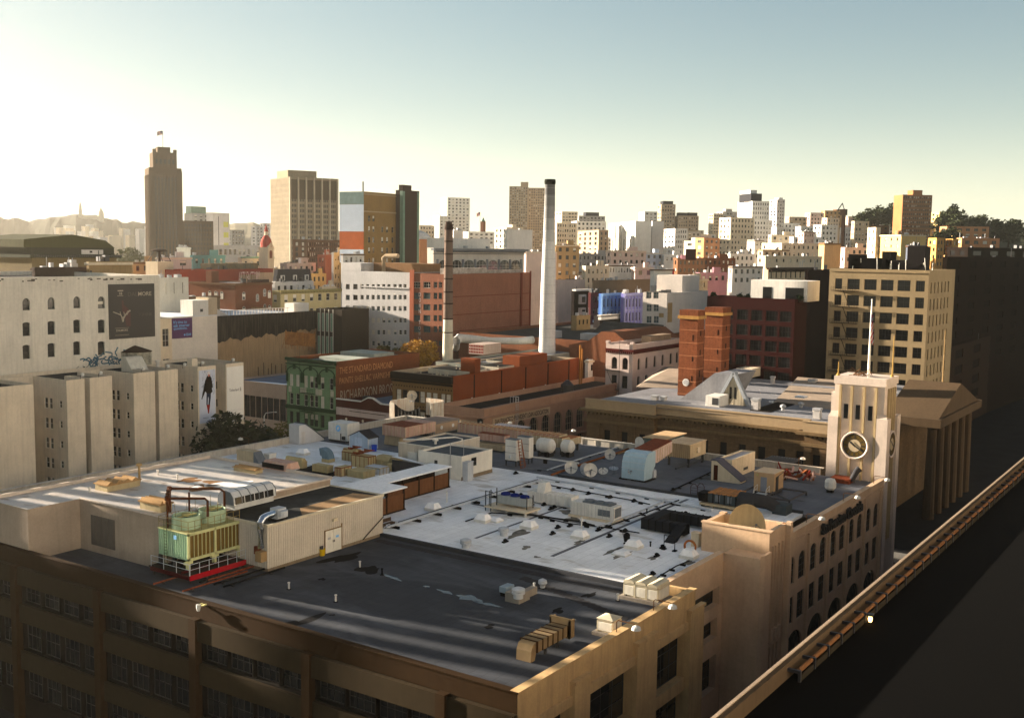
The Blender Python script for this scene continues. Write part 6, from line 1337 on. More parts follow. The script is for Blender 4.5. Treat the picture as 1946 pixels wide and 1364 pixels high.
# pylon
zt = onX(110,1448,1010).z; y1 = onX(110,1334,995).y; pyr = 115.5
mb = MB(); mb.box(107.6,41.2,0,110,45.28,18.0); mb.prism([(107.6,41.2),(108.2,40.9),(110,40.9),(110,41.2)],0,18.3); nb('pylon_step',mb,cb)
slots = [Wn(u,z,.55,h_,style='none') for u in (.9,2.0,3.1) for z,h_ in ((9.5,6.6),(3,4.5))]
mb = MB(); facade(mb,(110,41.2,0),(1,0,0),pyr-110,zt,slots,.4); mb.poly([(pyr,41.2,0),(pyr,49,0),(pyr,49,zt),(pyr,41.2,zt)])
mb.box(110,41.75,15,110.5,y1,zt).box(110.5,y1-.5,16,pyr,y1,zt).box(pyr-.6,41.75,16,pyr-.02,y1-.5,zt).box(110.5,41.21,17,pyr-.6,41.75,zt-.003).poly([(110,41.2,0),(110,41.2,zt),(110,41.75,zt),(110,41.75,0)])
nb('pylon',mb,cb); put_windows(NB,(110,41.2,0),(1,0,0),slots,.4,world=True)
mb = MB()
for u in (.75,1.45,2.55,3.65): mb.box(110+u,40.95,8,110+u+.15,41.19,zt-1.6)
mb.box(pyr-.75,40.6,0,pyr-.1,41.19,zt+.25).box(109.9,41.0,zt,110.6,y1+.08,zt+.15).box(pyr-.7,y1-.6,zt,pyr+.1,y1+.1,zt+.15)
for u in (.9,2.0,3.1): mb.box(110+u-.05,40.9,8.0,110+u+.6,41.19,9.4)
nb('fluting',mb,cb)
# long arcade wall
arc = []
for k in range(5):
    for o_ in (0,3.6):
        x = 119.0+7.5*k+o_; arc += [Wn(x-pyr,11.85,2.3,3.33,arch=.95,style='grid33',fm=DF),Wn(x-pyr,7.15,2.3,3.2,style='grid33',fm=DF)]
    arc.append(Wn(119.0+7.5*k-pyr,1.0,5.9,5.0,arch=2.4,style='grid33',fm=DF))
mb = MB(); facade(mb,(pyr,FY,0),(1,0,0),157-pyr,17.6,arc,.22); nb('wall',mb,cb); put_windows(NB,(pyr,FY,0),(1,0,0),arc,.22,world=True)
mb = MB(); mb.box(pyr,FY-.06,17.6,157,FY+.5,18).box(pyr,FY-.12,18,157,FY+.6,18.1); nb('parapet',mb,cb)
mb = MB()
for k in range(6): x = 118.2+7.5*k-.35; mb.box(x,FY-.28,0,x+.5,FY-.01,16.9)
mb.box(pyr,FY-.1,16.9,157,FY-.012,17.05); nb('pilaster',mb,cb)
sgn = mk('sign_black',(.015,.015,.014),.6)
so_ = onY(FY,1560,1006); text(NB,'blackletter_sign','San Francisco Chronicle',sgn,(129.6,FY-.35,15.75),(1,0,0),1.45,16.2,.16,thick=.035,world=True)
# far and left walls
mb = MB(); mb.box(BX-.5,FY+10,0,BX,BY,18).box(BX-.6,FY+9.5,18,BX+.1,BY+.1,18.12); mb.box(FX+.46,BY-.5,0,BX-.5,BY,18).box(FX+.5,BY-.6,18,BX,BY+.1,18.12); nb('far_wall',mb,P_('rear_wall',(.50,.47,.42),streak=.5,sc=.6))
mb = MB()
for k in range(30): y = 54+k*2.6; mb.box(BX-.62,y,17,BX-.505,y+.12,18)
nb('wall_ribs',mb,MATS['rear_wall'])
# ---- roofs
def roofmat(name,c1,c2,c3,rough=.75,sc=.12):
    m = mk(name,c1,rough,.1,.3); nt = m.node_tree; b = nt.nodes['Principled BSDF']; tc = nt.nodes.new('ShaderNodeTexCoord'); L = nt.links
    old = b.inputs['Base Color'].links[0].from_socket
    n = nt.nodes.new('ShaderNodeTexNoise'); n.inputs['Scale'].default_value = sc; n.inputs['Detail'].default_value = 8; n.inputs['Roughness'].default_value = .62; n.inputs['Distortion'].default_value = .6
    mp = nt.nodes.new('ShaderNodeMapping'); mp.inputs['Scale'].default_value = (1.0,.45,1); L.new(tc.outputs['Object'],mp.inputs[0]); L.new(mp.outputs[0],n.inputs['Vector'])
    r = nt.nodes.new('ShaderNodeValToRGB'); e = r.color_ramp.elements; e[0].position = .36; e[0].color = (0,0,0,1); e[1].position = .52; e[1].color = (1,1,1,1)
    L.new(n.outputs['Fac'],r.inputs[0]); mx = nt.nodes.new('ShaderNodeMix'); mx.data_type = 'RGBA'; mx.inputs[6].default_value = list(c2)+[1]; L.new(r.outputs[0],mx.inputs[0]); L.new(old,mx.inputs[7])
    n2 = nt.nodes.new('ShaderNodeTexNoise'); n2.inputs['Scale'].default_value = sc*5; n2.inputs['Detail'].default_value = 6; L.new(mp.outputs[0],n2.inputs['Vector'])
    r2 = nt.nodes.new('ShaderNodeValToRGB'); e = r2.color_ramp.elements; e[0].position = .58; e[0].color = (0,0,0,1); e[1].position = .72; e[1].color = (1,1,1,1); L.new(n2.outputs['Fac'],r2.inputs[0])
    m3 = nt.nodes.new('ShaderNodeMix'); m3.data_type = 'RGBA'; L.new(r2.outputs[0],m3.inputs[0]); L.new(mx.outputs[2],m3.inputs[6]); m3.inputs[7].default_value = list(c3)+[1]
    # membrane seams every metre and a half
    sp = nt.nodes.new('ShaderNodeTexBrick'); sp.inputs['Scale'].default_value = .22; sp.inputs['Mortar Size'].default_value = .006; sp.inputs['Color1'].default_value = (1,1,1,1); sp.inputs['Color2'].default_value = (.93,.93,.93,1); sp.inputs['Mortar'].default_value = (.72,.72,.72,1)
    L.new(tc.outputs['Object'],sp.inputs['Vector']); m4 = nt.nodes.new('ShaderNodeMix'); m4.data_type = 'RGBA'; m4.blend_type = 'MULTIPLY'; m4.inputs[0].default_value = 1; L.new(m3.outputs[2],m4.inputs[6]); L.new(sp.outputs['Color'],m4.inputs[7])
    L.new(m4.outputs[2],b.inputs['Base Color']); return m
rw = roofmat('white_membrane',(.78,.78,.78),(.68,.68,.67),(.46,.42,.36),.75,.1); rd = roofmat('dark_membrane',(.105,.112,.125),(.072,.078,.09),(.05,.053,.058),.8,.16); rg = roofmat('blue_grey_membrane',(.21,.22,.24),(.15,.155,.17),(.07,.07,.07),.8); rl = roofmat('pale_membrane',(.52,.48,.44),(.36,.34,.33),(.17,.12,.08),.4,.2)
S_ = lambda x0,y0,x1,y1,z: MB().box(x0,y0,z-.4,x1,y1,z)
nb('roof',S_(FX+.46,FY+.51,93.5,BY-.51,17),rd,label='dark blue-grey roof strip in front'); nb('roof',S_(93.5,45.8,133.5,82,17.12),rw,label='white coated roof field')
nb('roof',S_(133.5,FY+.5,BX-.51,BY-.51,17.02),rg,label='blue-grey roof field by the clock tower'); nb('roof',S_(93.5,82,133.5,BY-.51,17.08),rw,label='white roof at the back left')
nb('roof_kerb',MB().box(93.3,45.8,17,93.75,81,17.38).box(133.3,45.8,17.1,133.8,82,17.45),P_('kerb_tar',(.10,.105,.115)))
# raised lit block
zl = 22.5
mb = MB(); mb.box(70.3,89.3,17,94,110.2,zl-.05).box(FX+.46,103.5,16,70.3,110.2,zl-.06); nb('raised_block_wall',mb,P_('raised_wall',(.42,.36,.30),streak=.2,sc=.3))
nb('roof',MB().box(70.1,89.1,zl-.05,94.1,110.4,zl).box(FX+.3,103.3,zl-.055,70.1,110.4,zl-.005),rl,label='pale raised roof catching the low sun')
nb('roof_edge',MB().box(93.8,89.1,zl,94.1,110.4,zl+.3).box(64.2,110.1,zl,93.8,110.4,zl+.35).box(70.1,89.1,zl,93.8,89.4,zl+.12).box(70.1,89.4,zl,70.35,103.3,zl+.1),P_('edge_pale',(.58,.52,.46)))
mb = MB()
for (px,py) in ((170,975),(210,1000)): pass
mb.box(70.22,97.5,17.8,70.295,101.5,21)
for k in range(4): mb.box(70.15,97.6+k*1.0,17.9,70.215,97.75+k*1.0,20.9)
nb('louvre_panel',mb,P_('louvre_grey',(.20,.18,.16)))
# repairs, mats and seams lying on the roofs
mb = MB()
for (x0,y0,x1,y1) in ((93.9,46,94.3,81),(112,64,112.7,81.9),(98,60.6,132,61.1),(124,46,124.5,60.6),(99,71.5,124,71.9)): mb.box(x0,y0,17.12,x1,y1,17.128)
nb('roof_strip',mb,P_('strip_grey',(.22,.22,.23)))
mb = MB()
for k in range(26): x = 92.6-.0; mb.box(91.4,46.5+k*1.3,17,92.5,47.7+k*1.3,17.02)
for k in range(22): mb.box(66+k*1.25,43.4,17,67.1+k*1.25,44.4,17.02)
for k in range(18): x,y = at(1000+k*11,1103+k*4.5,17).xy; mb.box(x,y,17,x+1.1,y+.9,17.022)
nb('walk_pads',mb,P_('pad_grey',(.085,.085,.09)))
wet = bpy.data.materials.new('standing_water'); wet.use_nodes = True; q = wet.node_tree.nodes['Principled BSDF']; q.inputs['Base Color'].default_value = (.03,.035,.04,1); q.inputs['Roughness'].default_value = .12; q.inputs['Specular IOR Level'].default_value = .22
def puddle(px0,py0,px1,py1,wd,seed):
    r = random.Random(seed); a,c = at(px0,py0,17),at(px1,py1,17); n = 9; up,dn = [],[]; v = (c-a); nrm = Vector((-v.y,v.x,0)).normalized()
    for i in range(n+1): t = i/n; p = a+v*t; w_ = wd*math.sin(math.pi*(t*.9+.05))*r.uniform(.5,1.2); up.append((p+nrm*w_).to_tuple()[:2]+(17.012,)); dn.append((p-nrm*w_*r.uniform(.5,1)).to_tuple()[:2]+(17.012,))
    o = MB().poly(dn+up[::-1]).build('puddle',wet); o['kind'] = 'structure'
puddle(726,1090,764,1104,.35,1); puddle(803,1113,817,1115,.3,2); puddle(829,1119,860,1129,.4,3); puddle(866,1130,916,1143,.9,4); puddle(900,1142,956,1154,.35,5)
damp = P_('damp_tar',(.03,.03,.032),var=.3,sc=.8)
mb = MB(); r2 = random.Random(9)
for (px,py,w_,h_) in ((560,1185,5.5,1.6),(700,1082,3,2.),(650,1060,5,2.),(612,1100,.9,.6),(632,1168,.5,.4),(1060,1160,1.6,.9),(930,1190,1.2,.8),(1120,1130,2,.8)):
    c = at(px,py,17); mb.poly(blob(c,w_,h_,17.006,r2))
nb('damp_patch',mb,damp)
mb = MB(); 
for (px,py,w_,h_) in ((700,935,2,1),(1000,1040,1.4,.7),(985,1014,5,.9),(1180,1055,3,.5),(1090,985,3,1.4),(1075,972,2,1.2),(1240,1060,1.6,.5),(1310,1068,2.4,.6),(1100,1030,2,.6),(1165,1046,3.4,.5),(1020,1058,.8,.4),(1250,990,2,.6)):
    c = at(px,py,17.12); mb.poly(blob(c,w_,h_*1.4,17.13,r2))
nb('dirt_patch',mb,P_('dirt_grey',(.25,.235,.21),var=.5,sc=1.2))
# ---- clock tower (part) and its pieces (sub-parts)
tw_ = P_('tower_white',(.60,.53,.47),streak=.12,sc=.4); TY0,TY1,TX0,TX1 = 42.6,51.2,158.6,165.4
mb = MB()
mb.box(TX0+.5,44.0,0,TX1-.5,50.0,26.3)                                    # core
mb.box(TX0+.35,43.3,26.3,TX1-.4,50.5,30.9).box(TX0+.12,43.1,30.9,TX1-.2,50.6,32.0).box(TX0+.45,44.3,26.2,TX0+.46,49.6,26.4)
mb.box(TX0,49.75,0,TX0+1.6,TY1,26.05).box(TX0,TY0,0,TX0+1.6,44.2,26.3).box(TX1-1.6,TY0,0,TX1,44.2,26.3).box(TX1-1.6,49.75,0,TX1,TY1,26.05)
for (y0,y1) in ((49.75,TY1),(TY0,44.2)):
    ym = (y0+y1)/2; s_ = 1 if ym > 47 else -1
    mb.poly([(TX0,y0,26.05),(TX0,y1,26.05),(TX0+.35,y1-.4 if s_ > 0 else y1,26.9),(TX0+.35,y0 if s_ > 0 else y0+.4,26.9)])
mb.box(TX0+.36,50.5,26.3,TX0+1.4,50.95,29.6)
ct = nb('clock_tower',mb,tw_); ct['label'] = 'white stepped clock tower'
PMi = Matrix.Translation((63.8,42.3,0)).inverted()
def sub(name,mb,m,**k):
    o = mb.build(name,m,ct,**k); o.location = (63.8,42.3,0) if False else (0,0,0); return o
gold_ = P_('tower_rib_gold',(.47,.39,.26),streak=.2)
for y in (49.58,47.92,46.15,44.45): sub('rib',MB().box(TX0+.05,y-.16,17,TX0+.52,y+.16,30.7),gold_)
for x in (TX0+2.0,TX0+3.2,TX0+4.2,TX0+5.1): sub('rib',MB().box(x-.14,42.98,8,x+.14,44.02,30.5),gold_)
mb = MB()
for z in (23.2,):
    pass
for y in (48.72,47.0,45.2): sub('slit_window',MB().box(TX0+.3,y-.3,25.9,TX0+.49,y+.3,28.0).box(TX0+.27,y-.3,25.9,TX0+.345,y+.3,28.0),GL)
sub('belfry_panel',MB().box(TX0+.40,44.7,17,TX0+.498,49.4,30.6),tw_)
for x in (TX0+1.9,TX0+3.0,TX0+4.1): sub('slit_window',MB().box(x,43.9,8,x+.5,43.99,14.8),GL)
def clock(cx,cy,cz,nrm,R):
    n = Vector(nrm); u = Vector((0,0,1)).cross(n); z = Vector((0,0,1)); c = Vector((cx,cy,cz)); mb = MB()
    pt = lambda a,r_,d: c+u*(math.sin(a)*r_)+z*(math.cos(a)*r_)+n*d          # a clockwise from 12 seen from outside
    N_ = 40
    for k in range(N_):
        a0,a1 = 2*math.pi*k/N_,2*math.pi*(k+1)/N_
        for (r0,d0,r1,d1,m) in ((R*1.27,-.3,R*1.25,.16,0),(R*1.25,.16,R*1.16,.2,0),(R*1.16,.2,R*1.06,.1,0),(R*1.06,.1,R*.97,.1,2),(R*.97,.1,R*.60,.08,1),(R*.60,.085,R*.56,.085,2),(R*.56,.08,.001,.08,3)):
            mb.poly([pt(a0,r0,d0),pt(a0,r1,d1),pt(a1,r1,d1),pt(a1,r0,d0)],m)
    num = ['XII','I','II','III','IIII','V','VI','VII','VIII','IX','X','XI']
    for h in range(12):
        a = 2*math.pi*h/12; s = num[h]; wch = .085*R; tot = sum(.55 if ch == 'I' else 1.5 for ch in s)*wch; x = -tot/2
        T = lambda xx,rr0: c+u*(math.sin(a)*rr0+math.cos(a)*xx)+z*(math.cos(a)*rr0-math.sin(a)*xx)+n*.11
        r0,r1 = R*.63,R*.93
        for ch in s:
            cw_ = (.55 if ch == 'I' else 1.5)*wch; st_ = wch*.42
            if ch == 'I': segs_ = [((x+cw_/2,r0),(x+cw_/2,r1))]
            elif ch == 'V': segs_ = [((x+cw_*.15,r1),(x+cw_/2,r0)),((x+cw_*.85,r1),(x+cw_/2,r0))]
            else: segs_ = [((x+cw_*.1,r1),(x+cw_*.9,r0)),((x+cw_*.9,r1),(x+cw_*.1,r0))]
            for (xa,ra),(xb,rb) in segs_: mb.poly([T(xa-st_/2,ra),T(xb-st_/2,rb),T(xb+st_/2,rb),T(xa+st_/2,ra)],2)
            x += cw_
    for ang,ln_,wd in ((122,.80,.055),(122+180+8,.62,.075)):
        a = math.radians(ang); T = lambda al,ac: c+u*(math.sin(a)*al+math.cos(a)*ac)+z*(math.cos(a)*al-math.sin(a)*ac)+n*.16
        mb.poly([T(-.12*R,-wd*R),T(ln_*R*.7,-wd*R*1.2),T(ln_*R,0),T(ln_*R*.7,wd*R*1.2),T(-.12*R,wd*R)],2)
    return sub('clock_face',mb,[tw_,P_('dial_gold',(.20,.15,.06)),MATS['sign_black'],P_('dial_cream',(.50,.43,.32))])
clock(TX0-.02,47.13,22.1,(-1,0,0),1.62); clock(TX0+3.4,42.85,22.3,(0,-1,0),1.6)
sub('white_spandrel',MB().box(TX0+.42,48.0,23.8,TX0+.505,49.4,25.4),tw_)
fp = thing('tower_flagpole','tall white flagpole with furled striped flag on the clock tower','flagpole',(TX0+2,46.2,32.0)); z1 = zat(fp.location,572)-32
MB().tube([(0,0,0),(0,0,z1*.5),(0,0,z1)],[.2,.15,.08],8).lathe(0,0,[(.02,z1),(.16,z1+.15),(.02,z1+.3)],8).build('pole',pole_w,fp)
mb = MB()
for j in range(10):
    z = z1-1.6-j*.42
    for k in range(4):
        a0,a1 = .1+.16*k,.1+.16*(k+1); g_ = lambda a,zz: (-.05-.1*math.sin(a*9),-a*.75*(.5+.05*j),zz-a*.9)
        mb.poly([g_(a0,z),g_(a1,z),g_(a1,z-.42),g_(a0,z-.42)],2 if (j < 3 and k < 2) else (j+k) % 2)
mb.build('flag',[flag_r,flag_w,flag_b],fp)
for (y,h_,lab) in ((50.3,2.0,'short brass rod on the left corner of the clock tower'),(43.5,6.0,'medium white rod on the right corner of the clock tower')):
    t = thing('corner_rod',lab,'rod',(TX0+1 if h_ < 3 else TX0+4.5,y,32.0)); MB().lathe(0,0,[(.35,0),(.12,.35)],8).tube([(0,0,.3),(0,0,h_)],[.09,.05],6).build('rod',P_('brass',(.45,.33,.14)),t)
t = thing('roof_clutter','rusty bent metal frame heap on top of the clock tower','scrap',(TX0+1.2,48.5,32.0)); mb = MB()
for k in range(18): a,c = Vector((rnd.random()*3,rnd.uniform(-2.6,.6),.02)),Vector((rnd.random()*3,rnd.uniform(-2.6,.6),.2+rnd.random()*1.1)); mb.tube([a,c],.05,5)
mb.build('scrap_bars',P_('rust_strut',(0,0,0)),t)
# ================================================================ THINGS ON THE NEWSPAPER ROOF
RZ,RW = 17.0,17.12
def rt(name,label,cat,C,R,L,top,base=RZ,group=None):
    b = frame(C,R,L,base=base,top=top); b.root = thing(name,label,cat,b.o,0,group); b.t = b.root
    b.add = lambda n,mb,m,**q: mb.build(n,m,b.root,**q); return b
corr = P_('corrugated_cream',(.56,.52,.46),streak=.12,sc=.3); galv = P_('galvanised',(.50,.52,.54),sc=.8); galv_d = P_('galvanised_dark',(.22,.24,.26),sc=.8); acw = P_('unit_white',(.62,.61,.58),sc=.6); acb = P_('unit_beige',(.50,.43,.32),sc=.6,streak=.25); rust = P_('rust_scale',(.26,.10,.055),var=.5,sc=2.5); rustw = P_('rusted_duct',(.52,.40,.34),streak=.6,dirt=(.25,.07,.04),sc=1.2); blkp = P_('black_pipe',(.03,.03,.032)); chrome = mk('bright_duct',(.62,.64,.66),.25,.08,.8,metal=1.)
def ribs(mb,O,U,ln,h,z0=0.,pitch=.32,depth=.05,m=0):
    """corrugated sheet wall: real trapezoid folds"""
    O = Vector(O); U = Vector(U); N = U.cross(Vector((0,0,1))); n = max(2,int(ln/pitch)); p = ln/n; pts = []
    for k in range(n): pts += [(k*p,0),(k*p+p*.55,0),(k*p+p*.65,depth),(k*p+p*.9,depth)]
    pts.append((ln,0))
    for (a,d0),(c,d1) in zip(pts,pts[1:]):
        A,C = O+U*a+N*d0,O+U*c+N*d1; mb.poly([A+Vector((0,0,z0)),C+Vector((0,0,z0)),C+Vector((0,0,h)),A+Vector((0,0,h))],m)
def louv(mb,O,U,w,h,n=10,m=0):
    O = Vector(O); U = Vector(U); Z = Vector((0,0,1)); N = U.cross(Z)
    for k in range(n):
        z = h*k/n; A = O+Z*z; mb.poly([A+N*.06,A+U*w+N*.06,A+U*w+Z*(h/n*.8)+N*.005,A+Z*(h/n*.8)+N*.005],m)
# --- corrugated metal shed
sh = Bd(); sh.W,sh.D,sh.H = 17.6,8.2,4.85; sh.root = thing('metal_shed','cream corrugated metal shed with gravel roof and white double doors','shed',(76.2,81,RZ))
W,D,H = sh.W,sh.D,sh.H; mb = MB(); ribs(mb,(0,0,0),(1,0,0),W,H,.35); ribs(mb,(0,D,0),(0,-1,0),D,H,.35); mb.box(W-.05,0,0,W,D,H).box(.06,D-.05,0,W-.06,D,H); mb.build('wall',corr,sh.root)
MB().box(0.02,0.02,0,W,D-.06,.36).build('base_strip',P_('base_dirty',(.30,.25,.19),streak=.4),sh.root)
MB().box(.1,.1,H-.35,W-.1,D-.1,H-.12).build('roof',P_('shed_gravel',(.085,.088,.085),var=.4,sc=.5),sh.root)
MB().box(-.12,-.14,H-.22,W+.05,.1,H+.02).box(-.12,.1,H-.22,.1,D,H+.02).box(W-.1,.1,H-.22,W+.05,D,H+.0).build('roof_edge',P_('edge_cream',(.60,.55,.45)),sh.root)
pt = P_('roof_sunlit_tan',(.34,.25,.16),var=.15,sc=.6); MB().poly([(5.2,.35,H-.11),(W-.6,.35,H-.11),(W-1.3,3.4,H-.11),(7.4,2.9,H-.11)]).build('roof_patch',pt,sh.root)  # tan quad paints the sunlit part of the gravel roof
dx = onY(81,617,1030).x-76.2; dr = P_('door_white',(.66,.64,.58)); fr = P_('door_frame_tan',(.30,.22,.13))
for k in range(2): dd = MB().box(dx+k*1.25,-.12,.08,dx+k*1.25+1.22,-.06,2.5).build('door',dr,sh.root); MB().box(dx+1.13+k*.2,-.17,1.1,dx+1.2+k*.2,-.12,1.35).build('handle',dmetal,dd); MB().box(dx+k*1.25+.35,-.135,1.5,dx+k*1.25+.8,-.121,1.75).build('door_sign',MATS['print_skyblue'] if k else steel,dd)
MB().box(dx-.1,-.14,0,dx,-.05,2.6).box(dx+2.47,-.14,0,dx+2.6,-.05,2.9).box(dx-.1,-.14,2.5,dx+2.6,-.05,2.6).build('door_frame',fr,sh.root)
MB().box(dx+1.1,-.3,3.35,dx+1.7,-.05,3.7).build('wall_lamp',cream,sh.root); MB().tube([(W-3.6,-.2,.35),(W-.1,-.2,2.3)],.06,6).build('drain_pipe',blkp,sh.root)
MB().box(-.4,.9,1.7,-.08,1.6,2.5).build('meter_box',rust,sh.root)
t = thing('yellow_bucket','yellow mop bucket by the shed doors','bucket',at(612,1055,RZ)); MB().lathe(0,0,[(.28,0),(.38,.75),(.34,.75),(.26,.1)],14).build('tub',P_('bucket_yellow',(.60,.45,.02)),t); MB().box(-.3,-.1,.7,.1,.1,1.05).build('wringer',dmetal,t); MB().tube([(0,.2,.3),(-.35,.9,2.4)],.03,6).build('mop_handle',tan,t)
# --- silver elbow duct at the shed corner
d0 = at(497,1018,RZ+2.4); t = thing('elbow_duct','shiny silver elbow duct with fan box at the shed corner','duct',(75.75,81.5,RZ+1.9))
MB().tube([(0,0,.6),(0,0,2.6),(.0,.02,3.2),(.35,.1,3.55),(.9,.2,3.65),(2.6,.5,3.65)],[.34,.34,.36,.38,.36,.34],14).build('elbow',chrome,t,smooth=True)
MB().box(-.42,-.42,-.75,.42,.42,.2).prism([(-.42,-.42),(.42,-.42),(.42,.42),(-.42,.42)],.2,.25).build('intake_box',P_('duct_brass',(.40,.30,.18),streak=.3),t); MB().box(2.4,.1,3.05,3.6,1.2,4.1).lathe(3.0,0,[(.55,3.3),(.55,3.9)],12).build('fan_box',galv,t); MB().box(2.2,0,2.8,3.7,1.3,3.02).build('base',blkp,t)
# --- cooling tower on its steel platform
c0 = at(357,1078,RZ+1.3); ctw = frame((357,1066),457,301,base=RZ+1.9,top=1014); CO = ctw.o
gpl = P_('green_plate',(.40,.52,.40),streak=.12,sc=.5); gcr = P_('tower_cream_trim',(.58,.58,.36)); yl = P_('lit_yellow',(.46,.43,.24))
W,D = ctw.W,ctw.D; H = zat(CO,1014)-CO.z; z1 = .0
t = thing('cooling_tower','pale green rooftop cooling tower with two fan drums and louvred side','cooling tower',CO)
mb = MB(); mb.box(.06,.06,0,W-.06,D,H); nrib = 14
for k in range(nrib): y = D*(k+.5)/nrib; mb.box(-.02,y-.04,.1,.06,y+.04,H)
mb.build('casing',gpl,t)
lm = MB(); bk = P_('louvre_bronze',(.11,.075,.03))
for s_ in range(2): louv(lm,(.25+s_*(W/2),.03,.25),(1,0,0),W/2-.42,H-.55,26)
lm.build('louvres',P_('louvre_gold',(.26,.19,.07)),t)
MB().box(.2,.035,.2,W-.2,.05,H-.3).build('louvre_back',bk,t)
mb = MB(); mb.box(-.05,-.14,0,.2,.0,H).box(W-.2,-.14,0,W,0,H).box(W/2-.12,-.14,0,W/2+.12,0,H).box(-.05,-.14,H-.26,W,0,H+.03).box(-.05,-.14,-.05,W,0,.22)
for s_ in range(2):
    for k in range(1,6): x = .25+s_*W/2+(W/2-.42)*k/6; mb.box(x-.025,-.10,.2,x+.025,-.03,H-.25)
mb.box(-.06,0,H-.1,0,D,H+.02); mb.build('trim_frame',gcr,t)
for x in (.1,W/2,W-.1): MB().prism([(x-.12,-.12),(x+.12,-.12),(x+.12,.3),(x-.12,.3)],-1.0,-.05).prism([(x-.45,-.1),(x+.45,-.1),(x+.45,.2),(x-.45,.2)],-.3,-.05).build('leg',gcr,t)
for y in (D*.45,D-.3): MB().box(0,y,-1.,.3,y+.3,-.02).box(W-.3,y,-1.,W,y+.3,-.02).build('leg',dmetal,t)
MB().poly([(.06,.06,H+.004),(W-.06,.06,H+.004),(W-.06,D,H+.004),(.06,D,H+.004)]).build('deck',yl,t)
for x in (W*.25,W*.74):
    dr_ = MB().lathe(x,D*.5,[(1.42,H),(1.38,H+1.25),(1.28,H+1.25),(1.25,H+.6)],24,cap=False).build('fan_drum',P_('drum_green',(.46,.55,.42)),t,smooth=True)
    fb = MB(); fb.disc((x,D*.5,H+.7),(0,0,1),1.25,20)
    fb.build('fan_shade',blkp,dr_); MB().lathe(x,D*.5,[(.4,H+1.15),(.45,H+1.3),(.4,H+1.42)],12).box(x-1.3,D*.5-.06,H+1.1,x+1.3,D*.5+.06,H+1.2).build('motor',yl,dr_)
rl_ = MB()
for k in range(9): x = .1+(W-.2)*k/8; rl_.box(x-.02,-.02,H,x+.02,.02,H+1.1); rl_.box(x-.02,D-.04,H,x+.02,D,H+1.1)
for z in (.55,1.1): rl_.box(.1,-.015,H+z,W-.1,.015,H+z+.035).box(.1,D-.03,H+z,W-.1,D,H+z+.035).box(.08,0,H+z,.11,D,H+z+.035)
rl_.build('guard_rail',P_('rail_gold',(.34,.28,.14)),t)
ld = MB()
for y in (D*.66,D*.66+.42): ld.box(-.14,y,-.9,-.1,y+.04,H+.9)
for k in range(12): ld.box(-.13,D*.66,-.7+k*.32,-.1,D*.66+.42,-.67+k*.32)
ld.build('ladder',P_('ladder_green',(.14,.17,.09)),t)
MB().box(-.05,D*.36,H-.85,-.025,D*.36+.4,H-.45).build('badge',MATS['print_skyblue'],t)
pr = MB(); zt = H+3.0; pA,pB,pC,pD = (.2,D*.85,zt),(W*.42,D+1.5,zt+.6),(W-.5,D*.55,zt),(W*.38,D*.1,zt-.3)
pr.tube([(W*.5,D*.22,H+.9),(W*.5,D*.22,zt-.5),(W*.46,D*.24,zt-.2),(.3,D*.75,zt)],.13,8).tube([(.3,D*.75,zt),(W*.36,D+1.2,zt+.3)],.17,8).tube([(W*.36,D+1.2,zt+.3),(W*.9,D*.5,zt+.1),(W*.96,D*.46,zt-.25),(W*.96,D*.46,H+.7)],.13,8).tube([(.3,D*.75,zt+.05),(.3,D*.75,H)],.1,8).tube([(W*.36,D+1.2,zt+.3),(W*.36,D+1.2,H-2)],.15,8).tube([(W*.42,D*.7,zt+.2),(W*.42,D*.7,H)],.1,8)
for k in range(4): a = k/3; pr.lathe(.3+(W*.36-.3)*a,D*.75+(D*.25+1.2)*a,[(.24,zt+.3*a-.2),(.24,zt+.3*a+.22)],8)
pr.build('water_pipes',P_('pipe_rustbrown',(.14,.065,.03),var=.3),t)
vr = MB()
for k in range(16): x,y = W*rnd.random(),D*rnd.random(); vr.tube([(x,y,H),(x+rnd.uniform(-.2,.2),y,H+rnd.uniform(.8,2.6))],.025,5)
vr.build('thin_pipes',P_('rail_gold',(0,0,0)),t)
# platform
pf = thing('steel_platform','steel platform with red edge beam and guard rail under the cooling tower','platform',(CO.x,CO.y,RZ)); ph_ = .85; redm = P_('beam_red',(.42,.015,.04)); y0 = -1.3
x1 = W+3.2 if CO.x+W+3.2 < 76 else 75.9-CO.x
MB().box(-.9,y0,ph_-.1,x1,D+.4,ph_).box(-.9,y0+.02,ph_-.2,-.6,D,ph_-.1).build('deck',P_('grating_dark',(.06,.05,.04)),pf)
MB().box(-.9,y0-.12,ph_-.48,x1,y0,ph_+.02).build('edge_beam',redm,pf)
MB().box(-1.02,y0,ph_-.4,-.9,D,ph_).box(-.8,-.2,ph_+.0,x1,.05,ph_+.2).build('side_beam',P_('beam_dark_red',(.12,.015,.02)),pf)
rl_ = MB()
for k in range(7): x = -.85+(x1+.85)*k/6; rl_.box(x-.025,y0-.05,ph_,x+.025,y0,ph_+1.1)
for z in (.55,1.08): rl_.box(-.85,y0-.045,ph_+z,x1,y0-.005,ph_+z+.04).box(-.9,y0,ph_+z,-.86,D,ph_+z+.04)
for k in range(4): y = y0+(D-y0)*k/3; rl_.box(-.92,y-.02,ph_,-.87,y+.02,ph_+1.1)
rl_.build('guard_rail',galv,pf)
for x in (-.7,x1*.45,x1-.5): MB().box(x-.1,y0+.1,0,x+.1,y0+.3,ph_-.4).build('leg',dmetal,pf)
for x in (-.7,x1*.45,x1-.5): MB().box(x-.1,D-.3,0,x+.1,D-.1,ph_-.1).build('leg',dmetal,pf)
